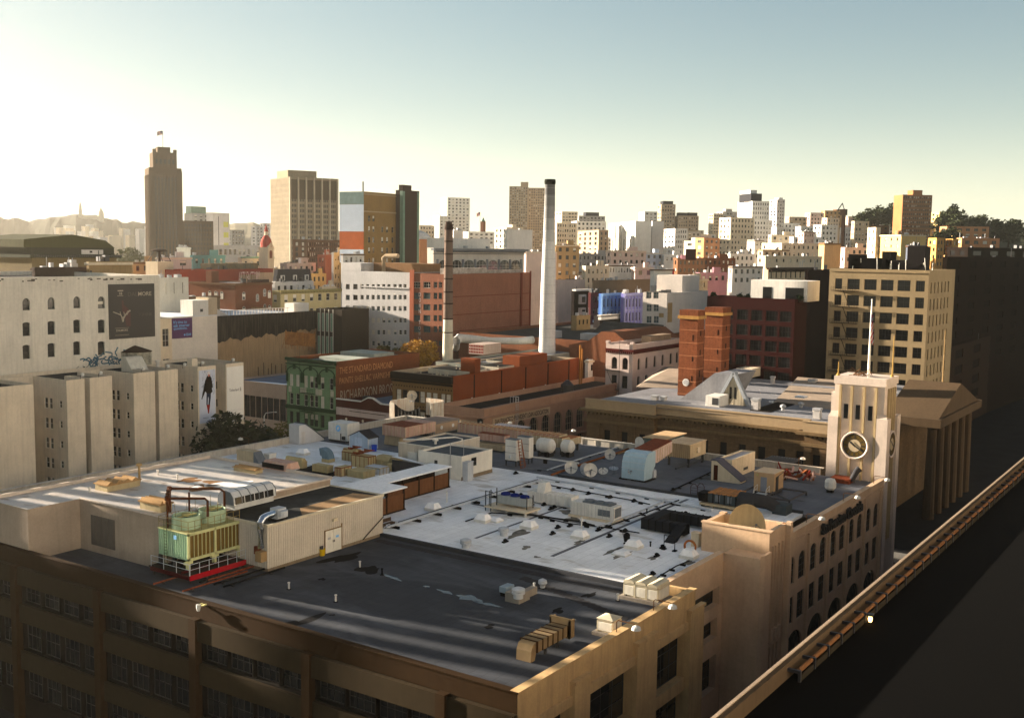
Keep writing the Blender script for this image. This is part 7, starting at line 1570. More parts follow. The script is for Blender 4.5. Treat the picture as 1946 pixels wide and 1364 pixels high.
for k,(px,py,ln_) in enumerate(((420,1085,9),(425,1092,9),(440,1088,10),(452,1096,9),(395,1108,8),(470,1100,8),(340,1095,7))):
    t = thing('floor_pipe','dark pipe lying on the roof in front of the cooling tower','pipe',at(px,py,RZ+.25),0,'pipes on the dark roof'); MB().tube([(-3,0,0),(ln_-3,0,0)],.1,8).build('pipe',blkp if k % 2 else rust,t); MB().box(-2,-.2,-.25,-1.8,.2,-.08).box(ln_-5,-.2,-.25,ln_-4.8,.2,-.08).build('support',dmetal,t)
t = thing('grey_cabinet','pale grey cabinet standing between cooling tower and shed','cabinet',at(473,1037,RZ)+Vector((0,0,0))); MB().box(0,0,0,1.2,1.1,2.4).box(-.05,-.05,2.4,1.25,1.15,2.5).build('casing',acw,t)
# --- skylights and hoods on the raised roof
def skylight(lab,C,R,L,h,base,m,n=4):
    b = frame(C,R,L,base=base,top=('m',h)); t = thing('ridged_skylight',lab,'skylight',b.o); MB().box(0,0,0,b.W,b.D,h*.6).build('kerb',P_('kerb_cream',(.46,.40,.28)),t)
    mb = MB(); mb.prism([(-.15,-.15),(b.W+.15,-.15),(b.W+.15,b.D+.15),(-.15,b.D+.15)],h*.6,h*.72)
    for k in range(n): x0,x1 = b.W*k/n,b.W*(k+1)/n; mb.yprism([(x0+.06,h*.72),(x1-.06,h*.72),((x0+x1)/2,h*1.05)],0,b.D)
    mb.build('glazing',m,t); return t
sky_t = P_('skylight_tan',(.42,.30,.17))
for args in (('long ridged skylight far left on the raised roof',(204,935),266,181,1.1,zl,sky_t,4),('ridged skylight behind the cooling tower on the raised roof',(305,974),327,266,1.2,zl,sky_t,3),('low square skylight near the back of the raised roof',(485,901),499,444,.7,zl,sky_t,2)):
    b = frame(args[1],M_(4.4),M_(2.2),base=zl,top=('m',1)); o_ = b.o; t = thing('ridged_skylight',args[0],'skylight',o_,0); h = args[4]
    W_ = ext(o_,(1,0,0),args[2]); D_ = ext(o_,(0,1,0),args[3])
    MB().box(0,0,0,W_,D_,h*.6).build('kerb',P_('kerb_cream',(.46,.40,.28)),t); mb = MB(); mb.box(-.15,-.15,h*.6,W_+.15,D_+.15,h*.72)
    for k in range(args[7-0] if False else args[-1]): x0_,x1_ = W_*k/args[-1],W_*(k+1)/args[-1]; mb.yprism([(x0_+.06,h*.72),(x1_-.06,h*.72),((x0_+x1_)/2,h*1.0)],0,D_)
    mb.build('glazing',sky_t,t)
b = frame((541,896),M_(3),497,base=zl,top=('m',1)); t = thing('louvre_hood','low louvred hood with dark open side on the raised roof edge','vent',b.o); MB().yprism([(0,0),(2.6,0),(2.2,.9),(.5,.9)],0,b.D).build('hood',rustw,t); MB().box(-.06,.15,.15,-.0,b.D-.15,.75).build('opening',blkp,t)
b = frame((449,972),530,428,base=zl,top=('m',1)); W_ = b.W; t = thing('silver_hood','long silver barrel-roofed vent hood with dark panes at the raised roof edge','vent',b.o+Vector((0,.4,0)))
prof = [(0,.55),(.1,1.35),(.55,1.85),(1.2,2.0),(1.9,1.85),(2.3,1.35),(2.4,.55)]; MB().xprism(prof,0,W_).box(.3,.2,0,W_-.2,2.2,.55).build('hood',P_('hood_silver',(.55,.56,.56),rough=.5),t)
mb = MB()
for k in range(4): x0_ = .25+(W_-.5)*k/4; mb.poly([(x0_,-.012,.62),(x0_+(W_-.5)/4-.12,-.012,.62),(x0_+(W_-.5)/4-.12,.075,1.33),(x0_,.075,1.33)])
mb.build('pane',GL,t)
mb = MB()
for k in range(6): x0_ = W_*k/5-.0; mb.xprism([(y-.02*(1 if y < 1.2 else -1),z+.02) for y,z in prof],max(x0_-.06,-.02),min(x0_+.06,W_+.02))
mb.build('band',galv_d,t)
MB().box(5,.3,-1.2,5.8,.9,.5).build('support',acb,t) if False else None
t = thing('mushroom_pipe','tall capped vent pipe beside the long skylight','vent',at(265,916,zl)); MB().lathe(0,0,[(.14,0),(.14,1.9),(.32,1.95),(.34,2.15),(.1,2.25)],10).build('pipe',P_('pipe_brass',(.44,.34,.2)),t)
for px,py,lab in ((337,910,'small white pipe stub in the middle of the raised roof'),(170,935,'small white pipe stub at left of the raised roof'),(300,902,'small white pipe stub near the raised roof edge')): t = thing('pipe_stub',lab,'vent',at(px,py,zl)); MB().lathe(0,0,[(.1,0),(.1,.5),(.16,.5),(.16,.6)],8).build('pipe',white,t)
mb = MB(); r2 = random.Random(3)
for (px,py,w_,h_) in ((385,925,3.2,1.6),(410,917,2.6,1.2),(360,912,3,1.0)):
    c = at(px,py,zl); mb.poly(blob(c,w_,h_*2,zl+.006,r2))
nb('roof_stain',mb,P_('stain_brown',(.30,.19,.10),var=.4,sc=1.)); mb = MB()
for (px,py,w_,h_) in ((400,922,1.5,.6),(440,920,4.5,1.6),(372,925,1.4,.6)):
    c = at(px,py,zl); mb.poly(blob(c,w_,h_*2,zl+.01,r2))
nb('fresh_coat',mb,P_('fresh_white',(.74,.74,.73)))
# --- covered walkway (bright white flat roof on posts, brown screens)
zc = RZ+3.0; A = at(725,938,zc); Bp = at(845,884,zc); C2 = at(787,927,zc); D2 = at(668,918,zc)
t = thing('covered_walkway','bright white flat walkway roof on dark posts with brown screens','canopy',(94.2,80,RZ)); o = t.location
xa,xb,xc = 94.4,C2.x,Bp.x; ya,yb2,yc2 = C2.y,onX(xb,770,912).y if False else C2.y+3.6,D2.y
wr_ = P_('bright_white',(.80,.80,.80),var=.03)
yA0,yA1,yA2 = A.y,A.y+3.4,max(D2.y,A.y+7)
MB().prism([(xa-o.x,yA0-o.y),(xb-o.x,yA0-o.y),(xb-o.x,yA1-o.y),(xc-o.x,yA1-o.y),(xc-o.x,yA2-o.y),(xa-o.x,yA2-o.y)],2.9,3.05).build('roof',wr_,t)
post = P_('post_brown',(.05,.03,.02)); scr = P_('screen_brown',(.22,.125,.07),sc=.8)
mb = MB(); sc_ = MB()
def run(x0,x1,y,n):
    for k in range(n+1): x = x0+(x1-x0)*k/n; mb.box(x-.1,y-.1,0,x+.1,y+.1,2.9)
    for k in range(n): a,c = x0+(x1-x0)*k/n+.1,x0+(x1-x0)*(k+1)/n-.1; sc_.box(a,y-.03,.25,c,y+.03,2.2)
run(xa-o.x+.3,xb-o.x-.3,yA0-o.y+.35,3); run(xb-o.x+.4,xc-o.x-.3,yA1-o.y+.35,4)
mb.box(xa-o.x,yA0-o.y+.25,.0,xb-o.x,yA0-o.y+.45,.24).box(xb-o.x,yA1-o.y+.25,0,xc-o.x,yA1-o.y+.45,.24)
mb.build('post',post,t); sc_.build('screen',scr,t); MB().box(xa-o.x+.2,yA2-o.y-.4,.2,xc-o.x,yA2-o.y-.3,2.8).build('back_screen',post,t)
# --- bench
t = thing('roof_bench','weathered wooden bench by the corrugated shed corner','bench',at(733,1003,RW)); mb = MB()
for k in range(4): mb.box(-.2,k*.0-.1+.14*k,.42,1.6,.02+.14*k,.46)
mb.build('seat',P_('bench_wood',(.16,.12,.09)),t); MB().box(-.2,.55,.5,1.6,.6,.95).build('backrest',MATS['bench_wood'],t)
for x in (-.15,1.5): MB().box(x,-.1,0,x+.08,.6,.42).build('leg',MATS['bench_wood'],t)
# --- white plant rooms
def room(name,lab,C,R,L,top,base,m,rm,ribbed=False):
    b = rt(name,lab,'plant room',C,R,L,top,base); W,D,H = b.W,b.D,b.H; mb = MB()
    if ribbed: ribs(mb,(0,0,0),(1,0,0),W,H); ribs(mb,(0,D,0),(0,-1,0),D,H); mb.box(W-.05,0,0,W,D,H).box(0.06,D-.05,0,W-.06,D,H)
    else: mb.box(0,0,0,W,D,H-.3); mb.box(0,0,H-.3,W,.18,H).box(0,D-.18,H-.3,W,D,H).box(0,.18,H-.3,.18,D-.18,H).box(W-.18,.18,H-.3,W,D-.18,H)
    b.add('wall',mb,m); b.add('roof',MB().box(.18,.18,H-.32,W-.18,D-.18,H-.26),rm); b.add('roof_edge',MB().box(-.06,-.08,H-.02,W+.05,.12,H+.06).box(-.06,.12,H-.02,.12,D,H+.06),white); return b
plr = P_('plant_white',(.64,.62,.57),streak=.08); slr = P_('plant_roof_slate',(.13,.15,.165))
b1 = room('plant_room','white stucco plant room with dark roof and small gridded window',(877,913),935,795,868,RW,plr,slr)
link('window',winmesh(1.2,1.2,'grid22',0,DF,0,GL),b1.root,(b1.W*.38,-.03,b1.H*.5)); b1.add('steel_locker',MB().box(.15,-.95,0,1.5,-.02,2.6).box(.1,-1.0,2.6,1.55,-.02,2.7),galv)
b1.add('base_strip',MB().box(-.08,-.08,0,b1.W,-.01,.5),P_('base_dirty',(0,0,0))); b1.add('pipe',MB().tube([(-.1,b1.D*.25,0),(-.1,b1.D*.25,b1.H+1.8)],.06,6).tube([(b1.W*.15,.5,b1.H),(b1.W*.15,.5,b1.H+2.2)],.04,5),steel)
b1.add('vent_louvre',MB().box(-.05,b1.D*.55,b1.H*.55,-.01,b1.D*.62,b1.H*.7),dmetal)
b2 = room('plant_room','cream corrugated plant room with white shutter and curved rooftop pipe',(823,892),911,757,850,RW,corr,slr,True)
b2.add('shutter',MB().box(-.1,b2.D*.45,.2,-.055,b2.D*.72,2.2),white); b2.add('roof_pipe',MB().tube([(.3,b2.D*.9,b2.H+.5),(1.5,b2.D*.5,b2.H+.6),(b2.W*.55,.8,b2.H+.6),(b2.W*.62,.1,b2.H+.3),(b2.W*.62,-.2,.5)],.13,8),acw); b2.add('mushroom_vent',MB().lathe(b2.W*.3,b2.D*.35,[(.2,b2.H-.3),(.2,b2.H+.2),(.5,b2.H+.3),(.35,b2.H+.6),(.05,b2.H+.7)],12),white)
b2.add('gas_meter',MB().box(-.35,b2.D*.3,.3,-.1,b2.D*.36,1.5).tube([(-.25,b2.D*.28,0),(-.25,b2.D*.28,2)],.07,6),yellow)
b3 = rt('lean_to','small dark lean-to with white sheet roof beside the walkway end','lean-to',(800,905),806,745,884,RW); b3.add('frame',MB().box(0,0,0,.15,b3.D,1.8).box(b3.W-.15,0,0,b3.W,b3.D,1.6),dmetal); b3.add('roof',MB().poly([(-.2,-.2,1.9),(b3.W+.3,-.2,1.7),(b3.W+.3,b3.D,2.2),(-.2,b3.D,2.3)]).poly([(-.2,-.2,1.84),(-.2,b3.D,2.24),(b3.W+.3,b3.D,2.14),(b3.W+.3,-.2,1.64)]),wr_)
# --- back-left cluster
b = rt('wedge_bulkhead','pale wedge-shaped stair head with sloping grey roof','stair head',(569,845),M_(2.6),M_(2.4),808,RW); W = 2.6; x1 = ext(b.o+Vector((0,0,.2)),(1,0,0),616); H = b.H
b.add('wall',MB().yprism([(0,0),(x1,0),(x1,.25),(1.4,H),(0,H)],0,2.4),P_('stairhead_white',(.55,.55,.55),streak=.15)); b.add('roof',MB().yprism([(x1+.05,.28),(x1-.1,.5),(1.4,H+.22),(1.3,H+.02)],-.05,2.45),slr); b.add('door',MB().box(.45,-.04,.05,1.3,-.01,2.1),greyw)
b = rt('logo_unit','white rooftop unit carrying a round blue logo','air conditioner',(660,842),683,624,806,RW); b.add('casing',MB().box(0,0,.3,b.W,b.D,b.H),P_('unit_white',(0,0,0))); b.add('feet',MB().box(.1,.1,0,b.W-.1,.4,.3).box(.1,b.D-.4,0,b.W-.1,b.D-.1,.3),dmetal); yl_ = b.D*.48; b.add('logo',MB().disc((-.02,yl_,b.H*.72),(-1,0,0),.55,20),MATS['print_skyblue']); b.add('logo_bars',MB().poly([(-.03,yl_+.3,b.H*.72-.05),(-.03,yl_-.1,b.H*.72+.35),(-.03,yl_-.3,b.H*.72+.1),(-.03,yl_+.1,b.H*.72-.35)]),white); b.add('seams',MB().box(-.012,0,b.H*.45,-.002,b.D,b.H*.45+.04).box(-.012,b.D*.3,b.H*.05+.3,-.002,b.D*.3+.04,b.H*.45),steel); b.add('fittings',MB().box(-.3,b.D*.1,.5,-.02,b.D*.22,1.1).tube([(-.2,b.D*.3,.4),(-.2,b.D*.3,1.5)],.08,6),dmetal)
b = rt('garden_shed','pale blue garden shed with dark pitched roof','shed',(700,856),718,664,833,RW); W,D,H = b.W,b.D,b.H; shb = P_('shed_blue',(.42,.49,.58)); b.add('wall',MB().box(0,0,0,W,D,H).xprism([(0,H),(D,H),(D/2,H+.9)],0,W),shb); rf_ = MB(); rf_.poly([(-.2,-.25,H-.08),(W+.2,-.25,H-.08),(W+.2,D/2,H+1.05),(-.2,D/2,H+1.05)]).poly([(-.2,D/2,H+1.05),(W+.2,D/2,H+1.05),(W+.2,D+.25,H-.08),(-.2,D+.25,H-.08)]); b.add('roof',rf_,slate); b.add('door',MB().box(-.05,D*.32,.05,-.01,D*.72,H-.1),P_('shed_blue_lt',(.48,.55,.64))); b.add('door_brace',MB().poly([(-.06,D*.34,.1),(-.06,D*.36,.1),(-.06,D*.70,H-.15),(-.06,D*.68,H-.15)]),shb); b.add('trim',MB().box(-.05,-.05,0,0,.08,H).box(-.05,D-.08,0,0,D,H),white)
t = thing('blue_bin','small bright blue bin at the garden shed corner','bin',at(711,857,RW)); MB().lathe(0,0,[(.38,0),(.45,.95),(.4,.95),(.35,.2)],12).build('tub',P_('bin_blue',(.02,.12,.50)),t); MB().lathe(0,0,[(.47,.9),(.49,.98),(.46,.98)],12,cap=False).build('rim',P_('bin_blue',(0,0,0)),t)
b = rt('rusty_duct','big beige duct with rusty top and slanted drop behind the garden shed','duct',(770,832),785,727,812,RW+1.6); W,D,H = b.W,b.D,b.H; b.add('casing',MB().box(0,0,0,W+6,D,H),rustw); b.add('rust_top',MB().box(-.03,-.03,H,W+3,D+.03,H+.05),rust); s_ = MB()
for k in range(6): s_.box(-.05,D*k/5-.04,0,-.005,D*k/5+.04,H)
for k in range(8): s_.box((W+6)*k/7-.04,-.05,0,(W+6)*k/7+.04,-.005,H)
b.add('seams',s_,acb); b.add('drop',MB().yprism([(.4,-1.6),(2.6,-1.6),(2.2,0),(.6,0)],D*.35,D),acb)
b = rt('container_unit','long grey-blue rooftop air handler with pale end panel','air handler',(824,826),872,782,806,RW+.5); W,D,H = b.W,b.D,b.H; b.add('casing',MB().box(0,0,0,W,D,H),P_('handler_grey',(.26,.28,.30))); s_ = MB()
for k in range(14): s_.box(-.06,D*k/13-.05,0,-.004,D*k/13+.05,H)
b.add('seams',s_,acb); b.add('end_panel',MB().box(.3,-.06,.1,W-.3,-.01,H-.1),P_('panel_tan',(.46,.36,.27))); b.add('round_covers',MB().disc((W*.3,-.08,H*.55),(0,-1,0),.35,12).disc((W*.75,-.08,H*.55),(0,-1,0),.35,12),acw); b.add('lid',MB().box(-.1,-.1,H,W+.1,D+.1,H+.12),P_('lid_tan',(.36,.30,.26))); b.add('base',MB().box(.2,.2,-.5,W-.2,D-.2,0),dmetal)
b = rt('screen_enclosure','rooftop enclosure of white walls and dark cloth curtain with rust streaks','enclosure',(797,800),842,740,773,RZ+.1); W,D,H = b.W,b.D,b.H; sw = P_('screen_white',(.56,.53,.47),streak=.75,dirt=(.30,.13,.05),sc=.8)
b.add('wall',MB().box(W-.2,-.2,0,W,D*.55,H+.6).box(0,D-.2,0,.2,D,H+.2).box(.25,D-.2,0,W,D,H+.5).box(0,D-1.2,0,.2,D-.2,H+.2).box(W*.45,-.2,0,W-.2,0,H+.3),sw)
cv = MB(); n = 14
for k in range(n): y0_,y1_ = D*.0+(D-1.2)*k/n,(D-1.2)*(k+1)/n; sag = lambda y: H-1.1*math.sin(math.pi*min(1,y/(D-1.2))); cv.poly([(.1+.12*(k % 2),y0_,0),(.1+.12*(k % 2),y1_,0),(.22-.12*(k % 2),y1_,sag(y1_)),(.1+.12*(k % 2),y0_,sag(y0_))])
b.add('curtain',cv,P_('black_cloth',(.018,.02,.022)))
def dish(lab,px,py,base,r_,nrm,m=None,pole=1.,name='satellite_dish',group=None):
    t = thing(name,lab,'satellite dish',at(px,py,base) if isinstance(base,float) else base,0,group); n = Vector(nrm).normalized(); u = n.cross(Vector((0,0,1))).normalized(); w_ = u.cross(n); c = Vector((0,0,pole+r_*.9)); mb = MB(); R = 6; N_ = 26; ring = []
    for j in range(R+1):
        rr0 = r_*j/R; dd = -r_*.32*(1-(j/R)**2); ring.append([c+n*dd+u*rr0*math.cos(2*math.pi*k/N_)+w_*rr0*math.sin(2*math.pi*k/N_) for k in range(N_)])
    for j in range(R):
        for k in range(N_):
            q = (k+1) % N_; mb.poly([ring[j][k],ring[j+1][k],ring[j+1][q],ring[j][q]]); mb.poly([ring[j][k]-n*.04,ring[j][q]-n*.04,ring[j+1][q]-n*.04,ring[j+1][k]-n*.04])
    mb.build('reflector',m or acw,t,smooth=True); f_ = c+n*r_*.75; MB().tube([c-w_*r_*.95,f_],.03,5).tube([c+u*r_*.85-w_*.3*r_,f_],.025,5).tube([c-u*r_*.85-w_*.3*r_,f_],.025,5).lathe(f_.x,f_.y,[(.02,f_.z-.12),(.12,f_.z-.1),(.12,f_.z+.1),(.02,f_.z+.12)],8).build('feed_arm',galv_d,t); MB().tube([(0,0,0),(0,0,pole+r_*.4),tuple(c-n*r_*.34)],.07,8).lathe(0,0,[(.5,0),(.5,.08)],8).build('mount',galv_d,t); return t
dish('cream satellite dish on top of the curtained enclosure',783,763,RZ+4.2,.95,(-.75,-.55,.35),cream,.3)
dish('leftmost satellite dish of the roof dish cluster',1085,903,RZ,.95,(-.85,-.5,.15),acw,.35); dish('tilted grey satellite dish in the middle of the dish cluster',1112,906,RZ,.9,(-.45,-.9,.3),galv,.35); dish('front satellite dish of the dish cluster',1122,909,RZ,1.0,(-.75,-.65,.2),acw,.35); dish('satellite dish alone behind the cluster near the rusty duct',1159,876,RZ,.85,(-.85,-.5,.15),acw,.3)
dish('dish tipped on its back at right of the cluster',1146,905,RZ,.7,(-.5,-.2,.8),acw,.2); dish('dish lying flat furthest right in the cluster',1166,899,RZ,.7,(-.2,-.1,.95),galv,.15)
dish('small dish on post before the pale blue duct hood',1198,912,RZ,.42,(-.7,-.6,.3),galv,.9)
dish('huge mesh satellite dish inside the beige pylon walls',1437,1003,Vector((112.2,44.6,17.2)),2.35,(-.55,-.8,.28),P_('dish_olive',(.52,.44,.30)),.8)
# --- yellow boxed duct cluster in the well
zw = 16.2
yb_ = P_('duct_yellow',(.48,.42,.27),streak=.35,dirt=(.2,.09,.04)); ducts = [((574,893),583,542,878,'yellow duct box at the left of the duct well'),((622,902),633,594,886,'low yellow duct under the gooseneck'),((648,908),668,636,889,'yellow duct box with rusty rim in the duct well'),((676,880),690,650,861,'tall yellow duct with rusted louvre top'),((700,893),714,668,868,'stepped yellow duct with brown vents'),((690,912),712,660,897,'low yellow duct front of the duct well'),((738,893),764,712,876,'wide yellow duct near the plant room'),((722,905),740,693,890,'middle yellow plenum box in the duct well'),((758,900),776,736,884,'pale yellow plenum beside the walkway roof')]
for k,(C,R,L,top,lab) in enumerate(ducts):
    b = frame(C,R,L,base=RW-.2,top=top); t = thing('roof_duct',lab,'duct',b.o); W,D,H = min(b.W,4),min(b.D,5),max(b.H,1.); pale = k in (7,8); mb = MB(); mb.box(0,0,0,W,D,H); 
    if k % 3 == 0: mb.yprism([(0,H),(W,H),(W*.6,H+.5),(W*.2,H+.5)],0,D)
    mb.build('casing',galv if k == 7 else yb_,t); s_ = MB()
    for j in range(5): s_.box(-.05,D*j/4-.03,0,-.004,D*j/4+.03,H)
    for j in range(4): s_.box(W*j/3-.03,-.05,0,W*j/3+.03,-.004,H)
    s_.box(-.07,-.07,H-.1,W+.07,0,H+.02).box(-.07,0,H-.1,0,D,H+.02); s_.build('flange',rust if k in (2,3,4) else yb_,t)
    if k in (3,4):
        for j in range(3): MB().yprism([(W*.1,H+.05+.35*(2-j)),(W*.9,H+.05+.35*(2-j)),(W*.9,H+.35*(2-j)+.1),(W*.1,H+.35*(2-j)+.42)],D*j/3,D*(j+1)/3-.1).build('louvre_step',rust,t)
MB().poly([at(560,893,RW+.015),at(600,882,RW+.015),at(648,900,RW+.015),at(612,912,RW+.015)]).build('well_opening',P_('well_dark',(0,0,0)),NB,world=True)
t = thing('gooseneck_vent','blue-grey curved gooseneck vent on a yellow base','vent',at(617,878,RW)); mb = MB(); pr_ = []
for k in range(9): a = math.pi*(.0+.62*k/8); pr_.append((1.1-1.5*math.cos(a)*1.0,.7+1.2*math.sin(a)))
o1 = [(.3+.0,.5)]+[(1.5-1.2*math.cos(math.pi*.6*k/8)-.0,.5+1.5*math.sin(math.pi*.6*k/8)) for k in range(9)]; 
ou = [(-.1+1.0-1.5*math.sin(math.pi*.5*k/8)*1.0+.0,.4+1.7*math.cos(math.pi*.5*k/8)) for k in range(9)]
# profile in (y,z): quarter arch opening toward +y
arc_o = [(.9-1.7*math.cos(math.pi*.55*k/9),.5+1.55*math.sin(math.pi*.55*k/9)) for k in range(10)]; arc_i = [(.9-.35*math.cos(math.pi*.55*k/9),.5+.45*math.sin(math.pi*.55*k/9)) for k in range(9,-1,-1)]
MB().xprism([(y,z) for y,z in arc_o+arc_i],0,1.3).build('hood',P_('gooseneck_blue',(.22,.30,.35)),t,smooth=True); MB().box(-.05,-.85,0,1.35,.6,.5).build('base',yb_,t)
b = rt('beige_hood','beige box hood with slanted grey mouth on the white back roof','vent',(487,880),498,450,860,RW); W,D,H = b.W,b.D,b.H; b.add('hood',MB().box(0,.6,0,max(W,1.6),D,H),acb); b.add('mouth',MB().xprism([(-.6,0),(.6,0),(.6,H)],0,max(W,1.6)),galv_d)
b = rt('white_cube_vent','white cube vent beside the beige box hood','vent',(512,876),518,500,864,RW); b.add('casing',MB().box(0,0,0,1.4,1.2,b.H),acw); b.add('lid',MB().box(-.08,-.08,b.H,1.48,1.28,b.H+.1),white)
# --- pipe rack on sleepers running across the roof
t = thing('pipe_rack','pair of long silver pipes on dark sleepers crossing the white roof','pipes',(95,78.6,RW)); p0,p1 = at(735,1003,RW+.4),at(1005,905,RW+.4); yv = p0.y; xr = at(1000,907,RW+.4).x
t.location = (p0.x,yv,RW); ln_ = xr-p0.x; pm = galv
MB().tube([(0,0,.45),(ln_,0,.45)],.11,8).build('pipe',pm,t); MB().tube([(0,.4,.42),(ln_,.4,.42)],.08,8).build('pipe',pm,t); MB().tube([(3,.8,.38),(ln_,.8,.38)],.06,8).build('pipe',blkp,t)
for k in range(int(ln_/4)): MB().box(1.5+k*4,-.5,0,1.75+k*4,1.1,.3).build('sleeper',blkp,t)
def pipes(lab,pts,r_,m,base=RW,h=.25,grp=None,name='roof_pipe',sl=3.2):
    P0 = [at(px,py,base+h) for px,py in pts]; t = thing(name,lab,'pipe',P0[0]-Vector((0,0,h)),0,grp); o_ = Vector(t.location); MB().tube([p-o_ for p in P0],r_,7).build('pipe',m,t); mb = MB(); n = 0
    for a,c in zip(P0,P0[1:]):
        k = max(1,int((c-a).length/sl))
        for j in range(k): q = a+(c-a)*((j+.5)/k)-o_; mb.box(q.x-.12,q.y-.3,0,q.x+.12,q.y+.3,h-r_); n += 1
    mb.build('sleeper',blkp,t); return t
pipes('black pipe from the condenser deck to the right',[(885,990),(934,974),(1004,978),(1100,990),(1130,998)],.09,blkp); pipes('thin black pipe along the long white unit base',[(1020,980),(1080,994),(1150,1002),(1215,1012)],.07,blkp)
pipes('black pipe line beside the beige parapet',[(1190,1130),(1235,1105),(1285,1075),(1310,1065)],.07,blkp,sl=2.0); pipes('double grey pipe run from the air unit to the far roof',[(1135,1001),(1200,978),(1260,953),(1262,948)],.12,galv); pipes('second pipe of the run from the air unit',[(1142,1004),(1208,981),(1290,950)],.09,blkp)
pipes('bright pipe crossing the white roof to the ladder loops',[(1020,906),(1100,920),(1200,939),(1320,963),(1352,970)],.13,galv,sl=4); pipes('dark pipe behind the bright crossing pipe',[(1015,916),(1110,934),(1200,950),(1235,958)],.08,blkp,sl=5)
pipes('rust coloured pipe bundle toward the dishes',[(1048,902),(1110,880),(1180,858),(1210,846)],.16,P_('pipe_orange',(.32,.15,.07)),base=RZ); pipes('grey pipe running beside the rusty bundle',[(1040,893),(1110,869),(1200,842)],.12,galv,base=RZ); pipes('white pipe in front of the tanks',[(1013,868),(1060,874),(1100,880)],.12,acw,base=RZ,h=.8); pipes('tan pipe lying by the pipe bundle',[(1175,862),(1225,847),(1232,850)],.1,tan,base=RZ)
pipes('dark pipe on the roof by the stair head',[(1280,930),(1340,902),(1350,897)],.1,blkp,base=RZ); pipes('low grey pipe at the base of the tank pair',[(1000,890),(1050,893),(1095,889)],.1,galv_d,base=RZ)
# --- condenser bank on deck
b = rt('fan_condenser','low grey condenser bank with three blue fans on a cream deck','air conditioner',(1000,968),1010,945,949,RW+.7); D = b.D; W = 1.5; H = max(b.H,.9)
b.add('casing',MB().box(0,0,.25,W,D,H),P_('condenser_grey',(.40,.42,.42))); bl_ = P_('fan_blue',(.02,.05,.22))
for k in range(3): q = b.add('fan',MB().lathe(W/2,D*(.17+.33*k),[(.62,H),(.6,H+.22),(.4,H+.3),(.05,H+.32)],16),bl_)
b.add('deck',MB().box(-1.2,-.8,-.25,W+.6,D+1.2,-.05),cream); b.add('frame',MB().box(0,-.1,-.05,.1,0,H+.3).box(W-.1,-.1,-.05,W,0,H+.3).box(-.1,D,-.05,0,D+.1,H+.9).box(-1.1,D+1,-.7,-1,D+1.1,H+.6).box(-1.1,D+.2,-.7,-1,D+.3,H+.8).tube([(-1,D+1,H+.5),(-1,D,H+.5)],.05,5).tube([(-.9,D+.6,0),(-.9,D+.6,H+.6)],.06,5),dmetal); b.add('leg',MB().box(-1,-.6,-.7,-.8,-.4,-.25).box(W,-.6,-.7,W+.2,-.4,-.25).box(-1,D*.5,-.7,-.8,D*.5+.2,-.25),acw)
# --- long white duct and big white unit
b = rt('long_white_duct','long white sectioned duct rising to a hood behind the condenser bank','duct',(1085,968),1092,1003,953,RW); D = b.D; H = max(b.H,1.5); b.add('casing',MB().box(0,0,.2,1.8,D,H),acw); s_ = MB()
for k in range(12): s_.box(-.05,D*k/11-.04,.2,1.85,D*k/11+.04,H+.05)
b.add('seams',s_,white); b.add('hood',MB().yprism([(0,H),(1.8,H),(1.8,H+.5),(1.3,H+1.3),(.5,H+1.3)],D*.62,D*.8),acw)
b = rt('white_chiller','big white panelled rooftop air unit with grille end','air conditioner',(1166,990),1181,1084,965,RW+.3); W,D,H = b.W,b.D,b.H; b.add('casing',MB().box(0,0,0,W,D,H),acw,bevel=.03); s_ = MB()
for k in range(12): s_.box(-.03,D*k/12-.02,.05,-.003,D*k/12+.02,H-.05)
b.add('seams',s_,steel); lv = MB(); louv(lv,(-.005,D*.36,.4),(0,-1,0),D*.28,H-.8,9); louv(lv,(.2,-.005,.3),(1,0,0),W-.4,H-.5,12); b.add('grille',lv,galv_d)
b.add('base',MB().box(-.2,-.2,-.3,W+.1,D+.2,-.01),cream); b.add('top_fans',MB().box(W*.15,D*.1,H,W*.9,D*.75,H+.18).lathe(W*.5,D*.2,[(.6,H+.18),(.6,H+.3)],12).lathe(W*.5,D*.42,[(.6,H+.18),(.6,H+.3)],12).lathe(W*.5,D*.64,[(.6,H+.18),(.6,H+.3)],12),galv_d)
# --- dark insulated duct loop
b = rt('dark_duct_loop','dark insulated duct loop bending toward the beige pylon','duct',(1300,1018),M_(3),1219,1000,RW+.2); D = b.D; H = max(b.H,1.2); dk_ = P_('duct_dark',(.055,.06,.068)); b.add('front_run',MB().box(0,0,0,1.3,D,H),dk_); b.add('end_run',MB().box(1.3,D-1.4,0,6,D,H),dk_); b.add('back_run',MB().box(4.6,-1.5,.1,6,D-1.4,H),dk_); b.add('riser',MB().yprism([(-3.2,-.2),(-2.2,-.2),(.2,H*.9),(.0,H)],-.2,1.0),dk_); s_ = MB()
for k in range(7): s_.box(-.06,D*k/6-.06,0,1.36,D*k/6+.06,H+.06); s_.box(4.54,D*k/6-1.5,.1,6.06,D*k/6-1.4,H+.06)
b.add('seam_bands',s_,blkp)
